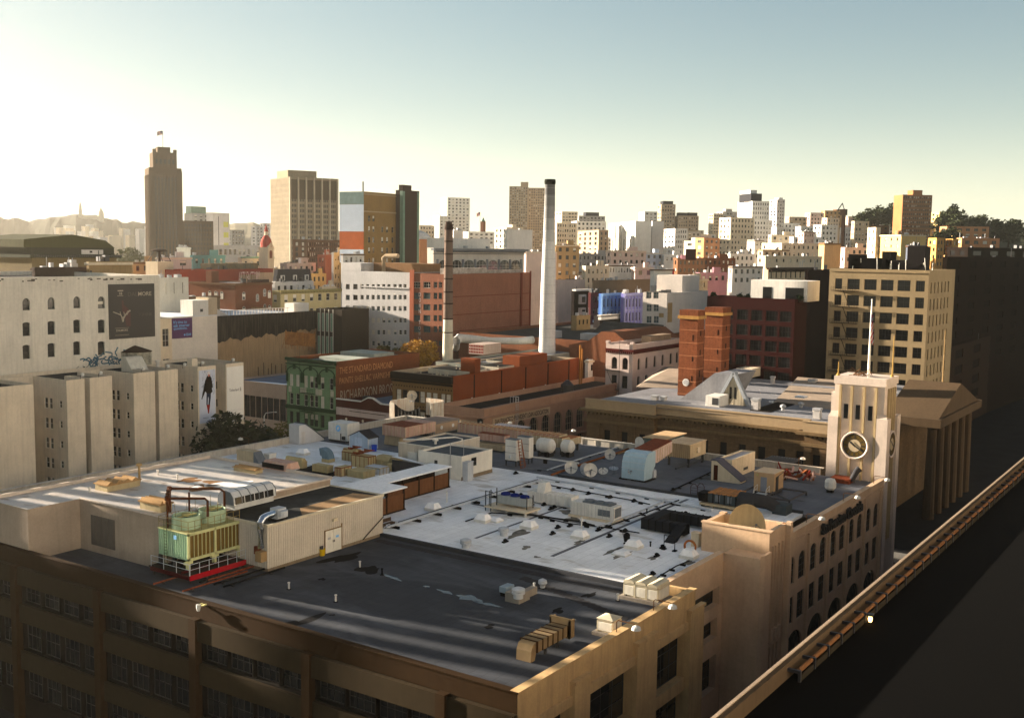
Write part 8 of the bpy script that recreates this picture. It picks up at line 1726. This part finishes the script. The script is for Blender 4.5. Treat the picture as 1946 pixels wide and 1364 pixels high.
# --- skylight domes & mushroom vents (repeats)
proto = None
for k,(px,py,lab) in enumerate(((826,973,'square white dome skylight next to the pipe rack'),(922,995,'left white dome skylight in the row before the condenser'),(944,994,'flat white dome skylight second in the row before the condenser'),(1010,1008,'white dome skylight left of centre on the white roof'),(1108,1027,'white dome skylight in the middle of the white roof'),(1211,1046,'white dome skylight right of centre on the white roof'),(1317,1065,'white dome skylight at the beige parapet'),(1188,1059,'low white hatch on the right of the white roof'),(577,866,'round white dome on the back left roof'))):
    p = at(px,py,RW)
    if proto is None:
        proto = thing('dome_skylight',lab,'skylight',p,0,'white dome skylights'); MB().box(0,0,0,1.5,1.7,.35).build('kerb',acw,proto); MB().prism([(0,0),(1.5,0),(1.5,1.7),(0,1.7)],.35,.40).poly([(.05,.05,.4),(.35,.35,.95),(1.15,.35,.95),(1.45,.05,.4)]).poly([(1.45,.05,.4),(1.15,.35,.95),(1.15,1.35,.95),(1.45,1.65,.4)]).poly([(1.45,1.65,.4),(1.15,1.35,.95),(.35,1.35,.95),(.05,1.65,.4)]).poly([(.05,1.65,.4),(.35,1.35,.95),(.35,.35,.95),(.05,.05,.4)]).poly([(.35,.35,.95),(.35,1.35,.95),(1.15,1.35,.95),(1.15,.35,.95)][::-1]).build('dome',wr_,proto)
    else: c = copy_tree(proto,p,0,lab); c.scale = (1,1,.45) if 'flat' in lab or 'hatch' in lab else (1,1,1)
proto = None
for k,(px,py,z,lab) in enumerate(((885,1040,RW,'silver mushroom vent at the front of the white roof'),(957,1017,RW,'silver mushroom vent in the middle of the white roof'),(985,1136,RZ+.9,'silver mushroom vent on a block curb on the dark roof'))):
    p = at(px,py,z)
    if proto is None:
        proto = thing('mushroom_vent',lab,'vent',p,0,'silver mushroom vents'); MB().lathe(0,0,[(.45,0),(.45,.4)],18).build('base',galv,proto); MB().lathe(0,0,[(.42,.4),(.62,.45),(.62,.62),(.5,.66),(.62,.7),(.62,.88),(.4,.98),(.1,1.02)],20).build('cap',galv,proto,smooth=True)
    else: copy_tree(proto,p,0,lab)
b = rt('vent_curb','pale masonry curb block under the dark roof vent','curb',(986,1147),1002,972,1134,RZ); b.add('block',MB().box(-.1,-.1,0,1.7,1.5,.9),P_('curb_stone',(.36,.33,.29))); b.add('wing',MB().box(1.7,.3,0,3.6,.9,.7),P_('curb_stone',(0,0,0)))
b = rt('grey_hatch','grey-blue hatch box on the dark roof','hatch',(962,1130),978,948,1118,RZ+.25); b.add('lid',MB().box(0,0,.1,b.W,b.D,max(b.H,.7)),P_('hatch_grey',(.34,.40,.44)),bevel=.08); b.add('feet',MB().box(.1,.1,-.25,b.W-.1,b.D-.1,.1),blkp)
t = thing('round_hood','small curved vent hood right of the dark roof vent','vent',at(1031,1117,RZ)); MB().lathe(0,0,[(.25,0),(.25,.3),(.45,.5),(.4,.8),(.1,.95)],12).build('hood',galv,t,smooth=True); MB().box(-.3,-.3,0,.3,.3,.06).build('flashing',blkp,t)
for px,py,lab in ((549,1119,'white pipe stub on the sunlit dark roof'),(638,1143,'pale pipe stub right on the sunlit dark roof'),(684,1078,'thin pipe stub by the damp patch'),(1015,1120,'thin pipe stub left of the curved hood'),(1174,1141,'thin pipe stub in front of the swamp coolers'),(849,955,'white pipe post by the walkway'),(726,1092,'short dark stub at the puddle end'),(1105,1006,'thin white pole with black foot on white roof'),(1236,1040,'short black stub on the white roof'),(1229,977,'short black stub by the grey strip')):
    t = thing('pipe_stub',lab,'vent',at(px,py,RZ)); hh = 1.5 if 'pole' in lab or 'post' in lab else .7; mm = blkp if 'black stub' in lab or 'dark stub' in lab else acw; MB().lathe(0,0,[(.09,0),(.09,hh-.1),(.13,hh-.1),(.13,hh)],8).build('pipe',mm,t); MB().lathe(0,0,[(.25,0),(.2,.05)],8).build('flashing',blkp,t)
grp = 'black pipe stands on the white roof'
for (px,py) in ((1060,1003),(1083,1000),(1111,997),(1137,1008),(1158,1020),(1188,1010),(1206,1032),(1259,1041),(1279,932),(1089,932),(1118,939),(1160,946),(1205,953),(1287,992),(1303,977),(1010,960),(1034,960),(1053,965),(1075,965),(1047,968),(990,942),(910,990),(960,1030),(1248,1057),(1337,960),(1050,1015),(1240,1092),(1215,1110),(980,900),(860,965)):
    t = thing('pipe_stand','small black pipe stand dotted about the white roof','pipe stand',at(px,py,RW),0,grp); MB().box(-.45,-.18,0,.45,.18,.16).lathe(0,0,[(.2,.16),(.26,.3),(.1,.42)],8).build('block',blkp,t)
t = thing('gas_cart','dark two-wheeled bottle cart on the white roof','cart',at(1191,1033,RW)); MB().lathe(0,0,[(.32,.3),(.36,.5),(.36,1.1),(.15,1.3)],10).build('bottle',blkp,t); MB().tube([(-.3,.1,.2),(-.4,.4,1.6),(.3,.4,1.7)],.04,5).build('frame',dmetal,t); MB().lathe(-.35,0,[(.22,.05),(.22,.2)],10).build('wheel',blkp,t); MB().lathe(.4,0,[(.22,.05),(.22,.2)],10).build('wheel',blkp,t)
# --- twin tall white cabinets with orange ladder
for k,(C,R,L,top,base,lab) in enumerate((((981,876),989,960,837,RZ+.9,'front tall white air cabinet with pump housing'),((1005,871),1012,983,832,RZ+.9,'rear tall white air cabinet behind the twin'))):
    b = rt('air_cabinet',lab,'air conditioner',C,R,L,top,base,'twin white air cabinets'); W,D,H = max(b.W,1.2),b.D,b.H; b.add('casing',MB().box(0,0,0,W,D,H),acw); b.add('seams',MB().box(-.03,0,H*.68,-.003,D,H*.68+.05).box(-.03,0,H*.36,-.003,D,H*.36+.05).box(-.05,-.05,H,W+.05,D+.05,H+.08),galv_d); b.add('stand',MB().box(.05,.05,-.9,.2,.2,0).box(W-.2,.05,-.9,W-.05,.2,0).box(.05,D-.2,-.9,.2,D-.05,0).box(0,0,-.15,W,D,0),dmetal)
    if not k: b.add('pump',MB().lathe(-.15,D*.5,[(.14,H*.1),(.2,H*.14),(.2,H*.24),(.1,H*.28)],10),galv)
t = thing('stair_ladder','rusty orange step ladder leaning by the white cabinets','ladder',at(990,890,RZ)); mb = MB(); mb.tube([(0,0,0),(.6,1.0,4.2)],.06,5).tube([(.7,-.2,0),(1.2,.8,4.2)],.06,5)
for k in range(9): a = k/9; mb.box(.6*a,a-.05,4.2*a,.7+.5*a,a+.15,4.2*a+.06)
mb.build('steps',P_('ladder_orange',(.34,.15,.06)),t); MB().tube([(1.6,.2,0),(1.25,.8,4.1)],.05,5).build('prop',P_('ladder_orange',(0,0,0)),t)
for C,L,r_,lab in (((1046,871),1013,1.15,'long white lying tank with straps'),((1084,871),1060,1.05,'shorter white lying tank right of the long one')):
    p = at(C[0],C[1],RZ); t = thing('lying_tank',lab,'tank',p); D = ext(p,(0,1,0),L); c = .6+r_; mb = MB(); N_ = 18; st_ = [(0,.05),(.15,.6),(.5,.95),(D*.2,1),(D*.8,1),(D-.4,.9),(D-.1,.5),(D,.05)]; i0 = len(mb.v)
    for y,q in st_:
        for k in range(N_): mb.v.append((r_+r_*q*math.cos(2*math.pi*k/N_),y,c+r_*q*math.sin(2*math.pi*k/N_)))
    for j in range(len(st_)-1):
        for k in range(N_): q = (k+1) % N_; mb.f.append([j*N_+k,j*N_+q,(j+1)*N_+q,(j+1)*N_+k]); mb.m.append(0)
    mb.build('shell',acw,t,smooth=True); MB().box(.2,D*.2,0,2*r_-.2,D*.28,.9).box(.2,D*.7,0,2*r_-.2,D*.78,.9).build('saddle',dmetal,t); MB().box(-.3,D*.1,.2,.0,D*.3,.9).build('pump',blkp,t)
# --- rusty ducts along the back parapet
b = rt('back_duct','long rust-topped duct along the back parapet','duct',(1063,846),1068,870,834,RZ+1.5); D = min(b.D,60); H = 1.5; b.add('casing',MB().box(0,0,0,2.2,D,H),rustw); rp = MB()
rp.box(-.05,-.05,H,2.25,D+.05,H+.04); b.add('rust_top',rp,P_('rust_pale',(.42,.22,.12),var=.45,sc=1.6)); s_ = MB()
for k in range(26): s_.box(-.08,D*k/25-.05,0,2.28,D*k/25+.05,H+.1)
b.add('seams',s_,acb); b.add('leg',MB().box(.2,1,-1.5,.5,1.3,0).box(.2,D*.5,-1.5,.5,D*.5+.3,0),dmetal)
b = rt('teal_unit','dark teal air handler with white latches under the rusty duct','air handler',(977,833),1008,920,819,RZ+.6); W,D,H = b.W,b.D,b.H; b.add('casing',MB().box(0,0,0,W,D,H),P_('unit_teal',(.08,.13,.16))); b.add('latches',MB().box(-.05,D*.15,H*.5,-.01,D*.17,H*.8).box(-.05,D*.3,H*.5,-.01,D*.32,H*.8).box(-.05,D*.52,H*.5,-.01,D*.54,H*.8).box(-.05,D*.68,H*.5,-.01,D*.7,H*.8).box(-.05,D*.9,H*.3,-.01,D*.95,H*.8),white); b.add('lid',MB().box(-.1,-.1,H,W+.1,D+.1,H+.12),P_('lid_slate',(.16,.16,.18))); b.add('base',MB().box(.1,.1,-.6,W-.1,D-.1,0),dmetal); b.add('service_box',MB().box(-.6,D*.3,-.3,-.02,D*.45,H*.5),galv)
b = rt('elbow_beige_duct','wide beige duct elbow with sunlit rusty top and slanted end','duct',(1068,851),1104,1011,833,RZ+1.2); W,D,H = b.W,b.D,b.H; b.add('casing',MB().box(0,0,0,W*.35,D,H).box(W*.35,0,0,W,2.2,H*.7),acb); b.add('slope',MB().yprism([(W*.3,H),(W*.35,H),(W*.62,.0),(W*.5,.0)],-.04,.3),acb); b.add('rust_top',MB().box(-.04,-.04,H,W*.35,D,H+.04).box(W*.36,.02,H*.7,W-.02,2.18,H*.7+.04),P_('rust_pale',(0,0,0))); s_ = MB()
for k in range(8): s_.box(-.05,D*k/7-.04,0,-.003,D*k/7+.04,H); s_.box(W*k/7-.04,-.06,0,W*k/7+.04,-.041,H*.7)
b.add('seams',s_,cream); b.add('leg',MB().box(.2,.2,-1.2,.5,.5,0).box(.2,D-.5,-1.2,.5,D-.2,0).box(W-.5,.3,-1.2,W-.2,.6,0),dmetal)
b = rt('lower_rust_duct','lower rusty double duct left of the white cabinets','duct',(958,852),962,908,842,RZ+.7); b.add('upper_casing',MB().box(0,0,.9,1.6,b.D,2.0),rustw); b.add('lower_casing',MB().box(-.5,0,-.4,1.4,b.D,.5),acb); b.add('rust_top',MB().box(-.03,-.03,2.0,1.63,b.D,2.05),rust)
# --- big pale-blue curved duct with rusty arm into a beige plenum
p = at(1224,916,RZ); t = thing('blue_duct_hood','big pale blue curved duct hood with rusty white arm into a beige plenum','duct',p); D = ext(p,(0,1,0),1181); hz_ = zat(p,862)-p.z; bw2 = P_('hood_pale_blue',(.42,.52,.58),streak=.12)
prof = [(0,0)]+[(1.5-1.5*math.cos(math.pi*.5*k/8)+.0,hz_*.42+hz_*.55*math.sin(math.pi*.5*k/8)) for k in range(9)]+[(3.4,hz_*.97),(3.4,hz_*.45),(2.6,hz_*.3),(2.4,0)]
MB().yprism(prof,0,D).build('hood',bw2,t,smooth=True); s_ = MB()
for k in (1,3,5,7): q = prof[k]; s_.box(q[0]-.05,-.03,q[1]-.03,q[0]+.04,D+.03,q[1]+.03)
s_.build('seams',P_('hood_grey',(.5,.55,.58)),t)
x1 = ext(p+Vector((3,0,3)),(1,0,0),1297); MB().yprism([(2.9,hz_*.55),(x1*.5,hz_*.5),(x1,hz_*.72),(x1,hz_*1.12),(x1*.5,hz_*1.0),(2.9,hz_*.98)],.3,D-.4).build('arm',P_('arm_pinkwhite',(.58,.49,.45),streak=.5,dirt=(.36,.13,.09),sc=1),t)
MB().yprism([(2.9,hz_*.985),(x1*.5,hz_*1.005),(x1,hz_*1.125),(x1,hz_*1.15),(x1*.5,hz_*1.03),(2.9,hz_*1.0)],.28,D-.38).build('rust_top',P_('rust_scale',(0,0,0)),t)
s_ = MB()
for k in range(9): x = 3+(x1-3)*k/8; s_.box(x-.05,.24,hz_*.55,x+.05,.299,hz_*1.0)
s_.build('arm_seams',acb,t)
MB().box(2.6,-.2,0,3.4,1.0,1.1).lathe(3.4,.4,[(.5,.2),(.6,.5),(.55,1.2),(.2,1.4)],10).build('fan_housing',galv,t); MB().box(-.3,-.4,0,3,D+.3,.18).build('base',blkp,t)
b = rt('beige_plenum','beige ribbed plenum box with pale panelled lid beside the stair head','air handler',(1311,872),1341,1266,846,RZ+1.4); W,D,H = b.W,b.D,b.H; mb = MB(); mb.box(0,0,0,W,D,H); b.add('casing',mb,acb); s_ = MB()
for k in range(13): s_.box(-.1,D*k/12-.05,0,-.003,D*k/12+.05,H)
b.add('ribs',s_,P_('rib_tan',(.38,.29,.19))); b.add('lid',MB().box(-.1,-.1,H,W+.1,D+.1,H+.1).box(W*.48,-.1,H+.1,W*.52,D+.1,H+.14),P_('lid_cream',(.58,.48,.36))); b.add('stand',MB().box(.2,.2,-1.4,.5,.5,0).box(W-.5,.2,-1.4,W-.2,.5,0).box(.2,D-.5,-1.4,.5,D-.2,0).tube([(-4,.4,-.9),(W,.4,-.9)],.15,6),dmetal)
b.add('light_box',MB().box(W*.4,-.25,H*.3,W*.55,-.02,H*.7),cream)
b = rt('teal_back_unit','wide grey-green unit with cream two-panel lid behind the plenum','air handler',(1262,850),1300,1224,836,RZ+1.6); W,D,H = b.W,b.D,b.H; b.add('casing',MB().box(0,0,-1.2,W,D,H),P_('unit_greygreen',(.15,.19,.18))); b.add('lid',MB().box(-.2,-.2,H,W+.6,D+.2,H+.12).box(W*.5,-.22,H+.12,W*.53,D+.2,H+.15),P_('lid_tan2',(.54,.42,.28))); b.add('fan_cover',MB().disc((-.1,D+.8,H*.4),(-1,0,0),.8,16,depth=.02).box(-.08,D+.05,-.8,1.2,D+1.6,H*.4),acw)
# --- stair head with sloped roof, small hut
b = rt('stair_bulkhead','cream rooftop stair head with grey sloping flank and brown door','stair head',(1386,917),1441,1350,869,RZ); W,D = b.W,b.D; H = zat(b.o+Vector((W*.3,0,0)),876)-RZ; crm = P_('stair_cream',(.58,.52,.42)); W2 = ext(b.o,(1,0,0),1441)
p = at(1351,917,RZ); b2_ = b; D = ext(b.o,(0,1,0),1351)
b.add('tall_block',MB().box(2.2,.6,0,W2,D,H).box(2.2,.6,H,W2,.8,H+.25).box(2.2,.8,H,2.4,D,H+.25).box(W2-.2,.8,H,W2,D,H+.25).box(2.4,D-.2,H,W2-.2,D,H+.25),crm); b.add('roof',MB().box(2.4,.8,H,W2-.2,D-.2,H+.04),P_('stair_roof',(.40,.40,.42)))
hh = 2.9; mb = MB(); mb.xprism([(D,0),(D,hh),(D*.72,hh),(-1.6,.35),(-1.6,0)],0,2.2); b.add('sloped_flank',mb,crm); b.add('sloped_roof',MB().xprism([(D+.1,hh+.12),(D*.72,hh+.14),(-1.8,.42),(-1.8,.3),(D*.72,hh+.005),(D+.1,hh+.005)],-.08,2.3),P_('slope_slate',(.17,.17,.20)))
b.add('door',MB().box(-.06,D*.64,.1,-.01,D*.86,2.3),P_('door_brown',(.10,.03,.015))); b.add('vent',MB().box(W2*.6,.55,H*.25,W2*.75,.595,H*.4),dmetal)
b = rt('equipment_hut','small tan panelled equipment hut with grey door and hand rails','hut',(1470,937),1488,1432,901,RZ+.4); W,D,H = b.W,b.D,b.H; b.add('wall',MB().box(0,0,0,W,D,H),P_('hut_tan',(.50,.38,.26),streak=.1)); b.add('roof',MB().box(-.08,-.08,H,W+.08,D+.08,H+.08),P_('hut_roof',(.62,.52,.40))); b.add('door',MB().box(-.05,D*.35,.05,-.01,D*.66,H*.78),P_('hut_door',(.30,.32,.36))); b.add('lamp',MB().box(-.2,D*.78,H*.82,-.01,D*.86,H*.92),yl); b.add('conduit',MB().box(W*.2,-.12,0,W*.4,-.01,H*.8).tube([(W*.2,-.1,H*.8),(W*.9,-.1,H*.92)],.05,5),dmetal); b.add('base',MB().box(.1,.1,-.4,W-.1,D-.1,0),dmetal)
hr = MB()
for y in (D*.2,D*.8):
    hr.tube([(-.1,y,0),(-.1,y,.95),(-1.2,y,.7),(-1.8,y,-.3)],.035,6).tube([(-.1,y,.45),(-1.2,y,.25),(-1.6,y,-.35)],.03,6).tube([(-1.2,y,.7),(-1.2,y,-.4)],.03,6)
b.add('hand_rail',hr,acw); b.add('steps',MB().box(-.9,D*.25,-.15,-.1,D*.75,-.1).box(-1.6,D*.25,-.3,-.9,D*.75,-.26),galv)
b = rt('strip_unit','dark air handler with orange-brown slatted lid before the stair head','air handler',(1398,962),1430,1344,944,RZ+.8); W,D,H = b.W,b.D,b.H; b.add('casing',MB().box(0,0,0,W*.6,D,H),P_('handler_dark',(.11,.13,.14))); s_ = MB(); lid = MB()
for k in range(6): s_.box(-.06,D*k/5-.06,0,-.003,D*k/5+.06,H); lid.box(-.1,D*k/6+.1,H,W*.65,D*(k+1)/6-.1,H+.14)
b.add('seams',s_,blkp); b.add('lid',lid,P_('lid_orange',(.42,.25,.13))); b.add('side_panels',MB().box(-.05,D*.15,H*.2,-.01,D*.3,H*.9).box(-.05,D*.55,H*.2,-.01,D*.72,H*.9),galv_d); b.add('base',MB().box(-.2,-.2,-.4,W*.6,D+1,-.1).tube([(.2,D*.8,-.4),(.2,D*.8,-.8)],.1,6),acb); b.add('curved_end',MB().yprism([(.1+1.4*math.cos(math.pi*k/10)+1.2,.0+1.7*math.sin(math.pi*k/10)) for k in range(11)],-2.2,-.05),P_('drum_dark',(.10,.10,.105))); b.add('mouth',MB().yprism([(0,0),(1.5,0),(1.5,H),(-.6,H)],D+.05,D+1.2),blkp)
t = thing('spiral_duct','dark ribbed curved duct lying in front of the hut','duct',at(1452,968,RZ+.8)); MB().tube([(0,3,.4),(.6,1.5,.9),(1.4,0,.6),(2.2,-1.2,-.2)],[.9,.9,.85,.7],14).build('duct',P_('drum_dark',(0,0,0)),t,smooth=True); MB().box(1.2,-2.4,-.8,3.4,-.6,.5).build('plinth',P_('handler_dark',(0,0,0)),t)
t = thing('steel_beam_grid','dark steel beam frame lying on the roof right of the hut','frame',at(1500,958,RZ)); mb = MB()
for a,c in (((0,0),(0,7)),((0,0),(6.5,0)),((6.5,0),(6.5,7)),((0,7),(6.5,7)),((0,3.4),(6.5,3.4)),((0,0),(6.5,7))): mb.tube([(a[0],a[1],.5),(c[0],c[1],.5)],.13,4)
mb.build('beams',P_('beam_grey',(.16,.15,.15)),t); MB().box(-.1,-.1,0,.1,.1,.5).box(6.4,-.1,0,6.6,.1,.5).box(6.4,6.9,0,6.6,7.1,.5).box(-.1,6.9,0,.1,7.1,.5).build('foot',dmetal,t)
t = thing('rusty_pipe_heap','heap of red and white rusty pipes at the tower foot','scrap',at(1530,918,RZ)); mb = MB(); mr = random.Random(12)
for k in range(26): x,y = mr.uniform(-1,5),mr.uniform(-1,5); mb.tube([(x,y,.2),(x+mr.uniform(-1.5,1.5),y+mr.uniform(-1.5,1.5),.4+mr.random()*1.4),(x+mr.uniform(-2,2),y+mr.uniform(-2,2),.3)],.16,6,k % 3)
mb.build('pipes',[P_('pipe_red',(.28,.07,.05)),P_('pipe_pinkwhite',(.50,.38,.34)),P_('pipe_orange',(0,0,0))],t)
b = rt('pergola_frame','row of dark slats over a pit by the back parapet','frame',(1500,890),1532,1446,880,RZ+.3); mb = MB()
for k in range(12): y = b.D*k/11; mb.box(0,y,.5,5,y+.12,.7)
b.add('slats',mb,dmetal); b.add('edge',MB().box(-.1,-.1,0,.1,b.D+.1,.7).box(4.9,-.1,0,5.1,b.D+.1,.7),dmetal)
t = thing('bell_stack','dark curved funnel pipe against the clock tower base','pipe',at(1618,918,RZ)); MB().tube([(0,0,.3),(.1,-.2,.9),(.5,-.5,1.7),(.8,-.8,2.1)],[.45,.4,.42,.5],12).build('funnel',P_('drum_dark',(0,0,0)),t,smooth=True); MB().box(-1.2,0,0,1.4,2.8,.7).build('plinth',rust,t)
t = thing('wrapped_unit','white wrapped unit on feet near the right parapet','air conditioner',at(1583,938,RZ)); MB().lathe(.6,.6,[(.5,.4),(.8,.7),(.8,1.5),(.6,1.9),(.2,2.0)],8).build('cover',acw,t); MB().box(.2,.2,0,1.0,1.0,.42).build('feet',blkp,t)
for (px,py,lab) in ((1325,947,'left iron ladder hoop near the strip air handler'),(1338,946,'right iron ladder hoop near the strip air handler')):
    t = thing('ladder_hoop',lab,'ladder',at(px,py,RZ)); mb = MB(); mb.tube([(0,0,0),(0,0,1.5),(0,.3,1.9),(0,.7,1.9),(0,1.0,1.5),(0,1.0,0)],.045,6)
    for k in range(4): mb.box(-.02,0,.3+k*.35,.02,1.0,.34+k*.35)
    mb.build('hoop',P_('hoop_maroon',(.09,.03,.03)),t)
t = thing('yellow_box','small yellow box on the roof against the beige pylon','box',at(1327,1040,RW)); MB().box(0,0,0,.8,.9,1.5).box(-.05,-.05,1.5,.85,.95,1.6).build('casing',cream,t)
t = thing('orange_reel','orange hose reel leaning by the beige pylon','hose reel',at(1311,1050,RW)); mb = MB(); [mb.tube([(.3*math.sin(.5)*0,.65*math.cos(a)*1.0,.7+.65*math.sin(a)) for a in [2*math.pi*k/16 for k in range(17)]],.13,6)]; mb.build('hose',P_('hose_orange',(.46,.22,.09)),t); MB().box(-.2,-.5,0,.3,.5,.08).build('base',dmetal,t)
t = thing('gate_frame','thin dark gate frame post on the roof before the beige pylon','frame',at(1282,1047,RW)); MB().tube([(0,0,0),(0,0,1.6),(0,1.3,1.6),(0,1.3,0)],.06,6).build('frame',blkp,t); MB().box(-.3,-.2,0,.3,.2,.12).box(-.3,1.1,0,.3,1.5,.12).build('foot',blkp,t)
# --- units on the dark roof near the front right corner
def swamp(lab,C,R,L,top,n,name='louvred_cooler'):
    b = rt(name,lab,'air conditioner',C,R,L,top,RZ+.3); W,D,H = b.W,b.D,b.H; cr = P_('cooler_cream',(.56,.52,.42)); b.add('casing',MB().box(.05,.05,0,W-.05,D-.05,H),cr); lv = MB()
    for k in range(n): a = D*(1-k/n)-.12; louv(lv,(-.01+.05,a,.15),(0,-1,0),D/n-.24,H-.35,8)
    louv(lv,(.15,.045,.15),(1,0,0),W-.3,H-.35,8); b.add('louvres',lv,P_('louvre_white',(.60,.58,.52)))
    fr_ = MB(); fr_.box(0,0,0,.12,.12,H).box(W-.12,0,0,W,.12,H).box(0,D-.12,0,.12,D,H).box(0,0,H-.12,W,D,H+.03)
    for k in range(1,n): fr_.box(-.01,D*k/n-.07,0,.1,D*k/n+.07,H)
    b.add('frame',fr_,cr)
    if n > 1:
        for k in range(n): b.add('lid',MB().xprism([(D*k/n+.05,H+.03),(D*(k+1)/n-.05,H+.03),(D*(k+1)/n-.1,H+.25),(D*(k+.5)/n,H+.38),(D*k/n+.1,H+.25)],-.06,W+.06),cr)
    else: b.add('lid',MB().poly([(-.06,-.06,H+.031),(W+.06,-.06,H+.031),(W/2,D/2,H+.35)]).poly([(W+.06,-.06,H+.031),(W+.06,D+.06,H+.031),(W/2,D/2,H+.35)]).poly([(W+.06,D+.06,H+.031),(-.06,D+.06,H+.031),(W/2,D/2,H+.35)]).poly([(-.06,D+.06,H+.031),(-.06,-.06,H+.031),(W/2,D/2,H+.35)]),cr)
    b.add('base',MB().box(-.35,-.3,-.3,W+.2,D+.3,-.01),P_('curb_stone',(0,0,0))); return b
swamp('long cream louvred cooler with three humped lids by the parapet',(1250,1144),1272,1184,1119,3); swamp('square cream louvred cooler near the front parapet',(1164,1205),1181,1134,1181,1)
b = rt('brass_duct','sunlit tan sectioned duct at the bottom edge of the roof','duct',(1021,1240),1088,988,1218,RZ+.6); W,D,H = b.W*.85,1.6,.9; bd_ = P_('duct_brass2',(.30,.24,.16),streak=.15); b.add('casing',MB().box(0,0,0,W,D,H),bd_); s_ = MB()
for k in range(7): s_.box(W*k/6-.05,-.06,0,W*k/6+.05,D+.06,H+.06)
b.add('seams',s_,P_('seam_dark',(.10,.06,.03))); b.add('end_box',MB().box(W,-.2,-.2,W+.2,D+.2,H+.6).box(W,-.2,-.2,W+.8,-.05,H+.45).box(W,D+.05,-.2,W+.8,D+.2,H+.45),bd_); b.add('flashing',MB().box(W+.2,0,H*.4,W+.7,D,H*.45),white); b.add('curved_end',MB().yprism([(0,H),(0,0),(-.2,-.6),(-.8,-.6),(-.75,H*.3),(-.5,H*.8)],.1,D-.1),bd_); b.add('leg',MB().box(W*.3,.1,-.6,W*.3+.2,.3,0).box(W*.7,.1,-.6,W*.7+.2,.3,0),dmetal)
# --- parapet lamps
proto = None
for (x,y,z,yaw,lab) in [(onY(42.3,1178,1178).x,42.3,18.1,0,'gooseneck lamp nearest the bottom of the right parapet'),(onY(42.3,1248,1150).x,42.3,18.1,0,'gooseneck lamp on the right parapet by the long cooler'),(125.6,42.3,18.1,0,'gooseneck lamp above the first letters of the wall sign'),(139.5,42.3,18.1,0,'gooseneck lamp above the end of the wall sign'),(153,42.3,18.1,0,'gooseneck lamp beside the clock tower'),(BX-.3,onX(BX,1222,838).y,18.1,math.pi/2,'gooseneck lamp on the back parapet behind the teal unit'),(BX-.3,onX(BX,1083,822).y,18.1,math.pi/2,'gooseneck lamp on the back parapet near the green sign'),(BX-.3,onX(BX,962,805).y,18.1,math.pi/2,'gooseneck lamp on the back parapet before the arched windows'),(BX-.3,55.5,18.1,math.pi/2,'gooseneck lamp on the back parapet left of the tower'),(onY(132,470,835).x,132,18.1,math.pi,'gooseneck lamp on the left parapet before the dark tree')]:
    if proto is None: proto = thing('gooseneck_lamp',lab,'lamp',(x,y,z),yaw,'gooseneck parapet lamps'); MB().tube([(0,.3,-.1),(0,.3,.9),(0,.15,1.05),(0,-1.3,1.05),(0,-1.5,.95)],.045,6).build('arm',P_('lamp_arm',(.20,.12,.06)),proto); MB().lathe(0,-1.55,[(.08,.98),(.34,.85),(.42,.6),(.3,.55),(.05,.62)],12).build('shade',acw,proto)
    else: copy_tree(proto,(x,y,z),yaw,lab)
t = thing('roof_camera','pale security lamp on the brown front parapet','lamp',onX(FX-.6,377,1150)); MB().lathe(0,0,[(.12,-.5),(.2,-.2),(.2,.1)],8).build('head',acw,t); MB().box(0,-.1,-.1,.6,.1,.1).tube([(.1,-.3,0),(.1,-.9,.25)],.1,6).build('bracket',yl,t)
# --- street lamp beyond the parapet
t = thing('street_lamp','curved white street lamp above the golden tree','street lamp',at(502,800,8)); t.location.z = 0; z1 = zat(Vector((t.location.x,t.location.y,0)),783); MB().tube([(0,0,0),(0,0,z1-1),(.3,-.3,z1-.2),(1.8,-1.6,z1)],[.16,.12,.09,.07],8).build('pole',acw,t); MB().lathe(2.0,-1.8,[(.1,z1+.1),(.35,z1),(.3,z1-.12)],8).build('lamp',acw,t)

# ================================================================ NEAR BUILDING WITH RAILED EDGE (bottom right)
zr = 28.; yE = onY(1,1484,1254); yE = at(1484,1254,zr).y
r = thing('railed_roof_building','dark flat-roofed near building with a long railed parapet edge','building',(30,-40,0)); o = Vector((30,-40,0)); L1 = 190; yW = yE-o.y
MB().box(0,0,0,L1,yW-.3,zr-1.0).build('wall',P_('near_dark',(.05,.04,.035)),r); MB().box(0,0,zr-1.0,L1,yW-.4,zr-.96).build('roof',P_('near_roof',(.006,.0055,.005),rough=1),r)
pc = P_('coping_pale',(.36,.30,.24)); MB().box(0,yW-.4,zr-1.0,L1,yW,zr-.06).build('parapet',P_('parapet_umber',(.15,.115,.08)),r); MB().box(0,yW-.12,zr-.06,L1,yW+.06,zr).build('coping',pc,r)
pipe_m = P_('rail_copper',(.24,.14,.075)); brk = dmetal
for k in range(48):
    x = 26+k*2.35
    if x > L1-3: break
    MB().tube([(x+.15,yW-.95,zr-.42),(x+2.15,yW-.95,zr-.42)],.13,8).build('conduit',pipe_m,r); MB().box(x-.08,yW-1.15,zr-.5,x+.06,yW-.38,zr-.32).box(x-.08,yW-1.15,zr-1.0,x+.06,yW-1.0,zr-.5).build('bracket',brk,r)
    MB().box(x+.2,yW-1.12,zr-.98,x+2.1,yW-1.05,zr-.6).build('panel',P_('panel_olive',(.07,.06,.045)),r)
t = thing('roof_lamp','small amber bulkhead lamp on the railed near roof','lamp',at(1654,1172,zr-.6)); 
em = bpy.data.materials.new('amber_glow'); em.use_nodes = True; e_ = em.node_tree.nodes['Principled BSDF']; e_.inputs['Base Color'].default_value = (.5,.3,.08,1); e_.inputs['Emission Color'].default_value = (1,.55,.15,1); e_.inputs['Emission Strength'].default_value = 1.5
MB().lathe(0,0,[(.1,-.3),(.14,-.1),(.1,.1)],10).build('globe',em,t); MB().box(-.18,-.18,.1,.18,.18,.22).build('cap',dmetal,t)
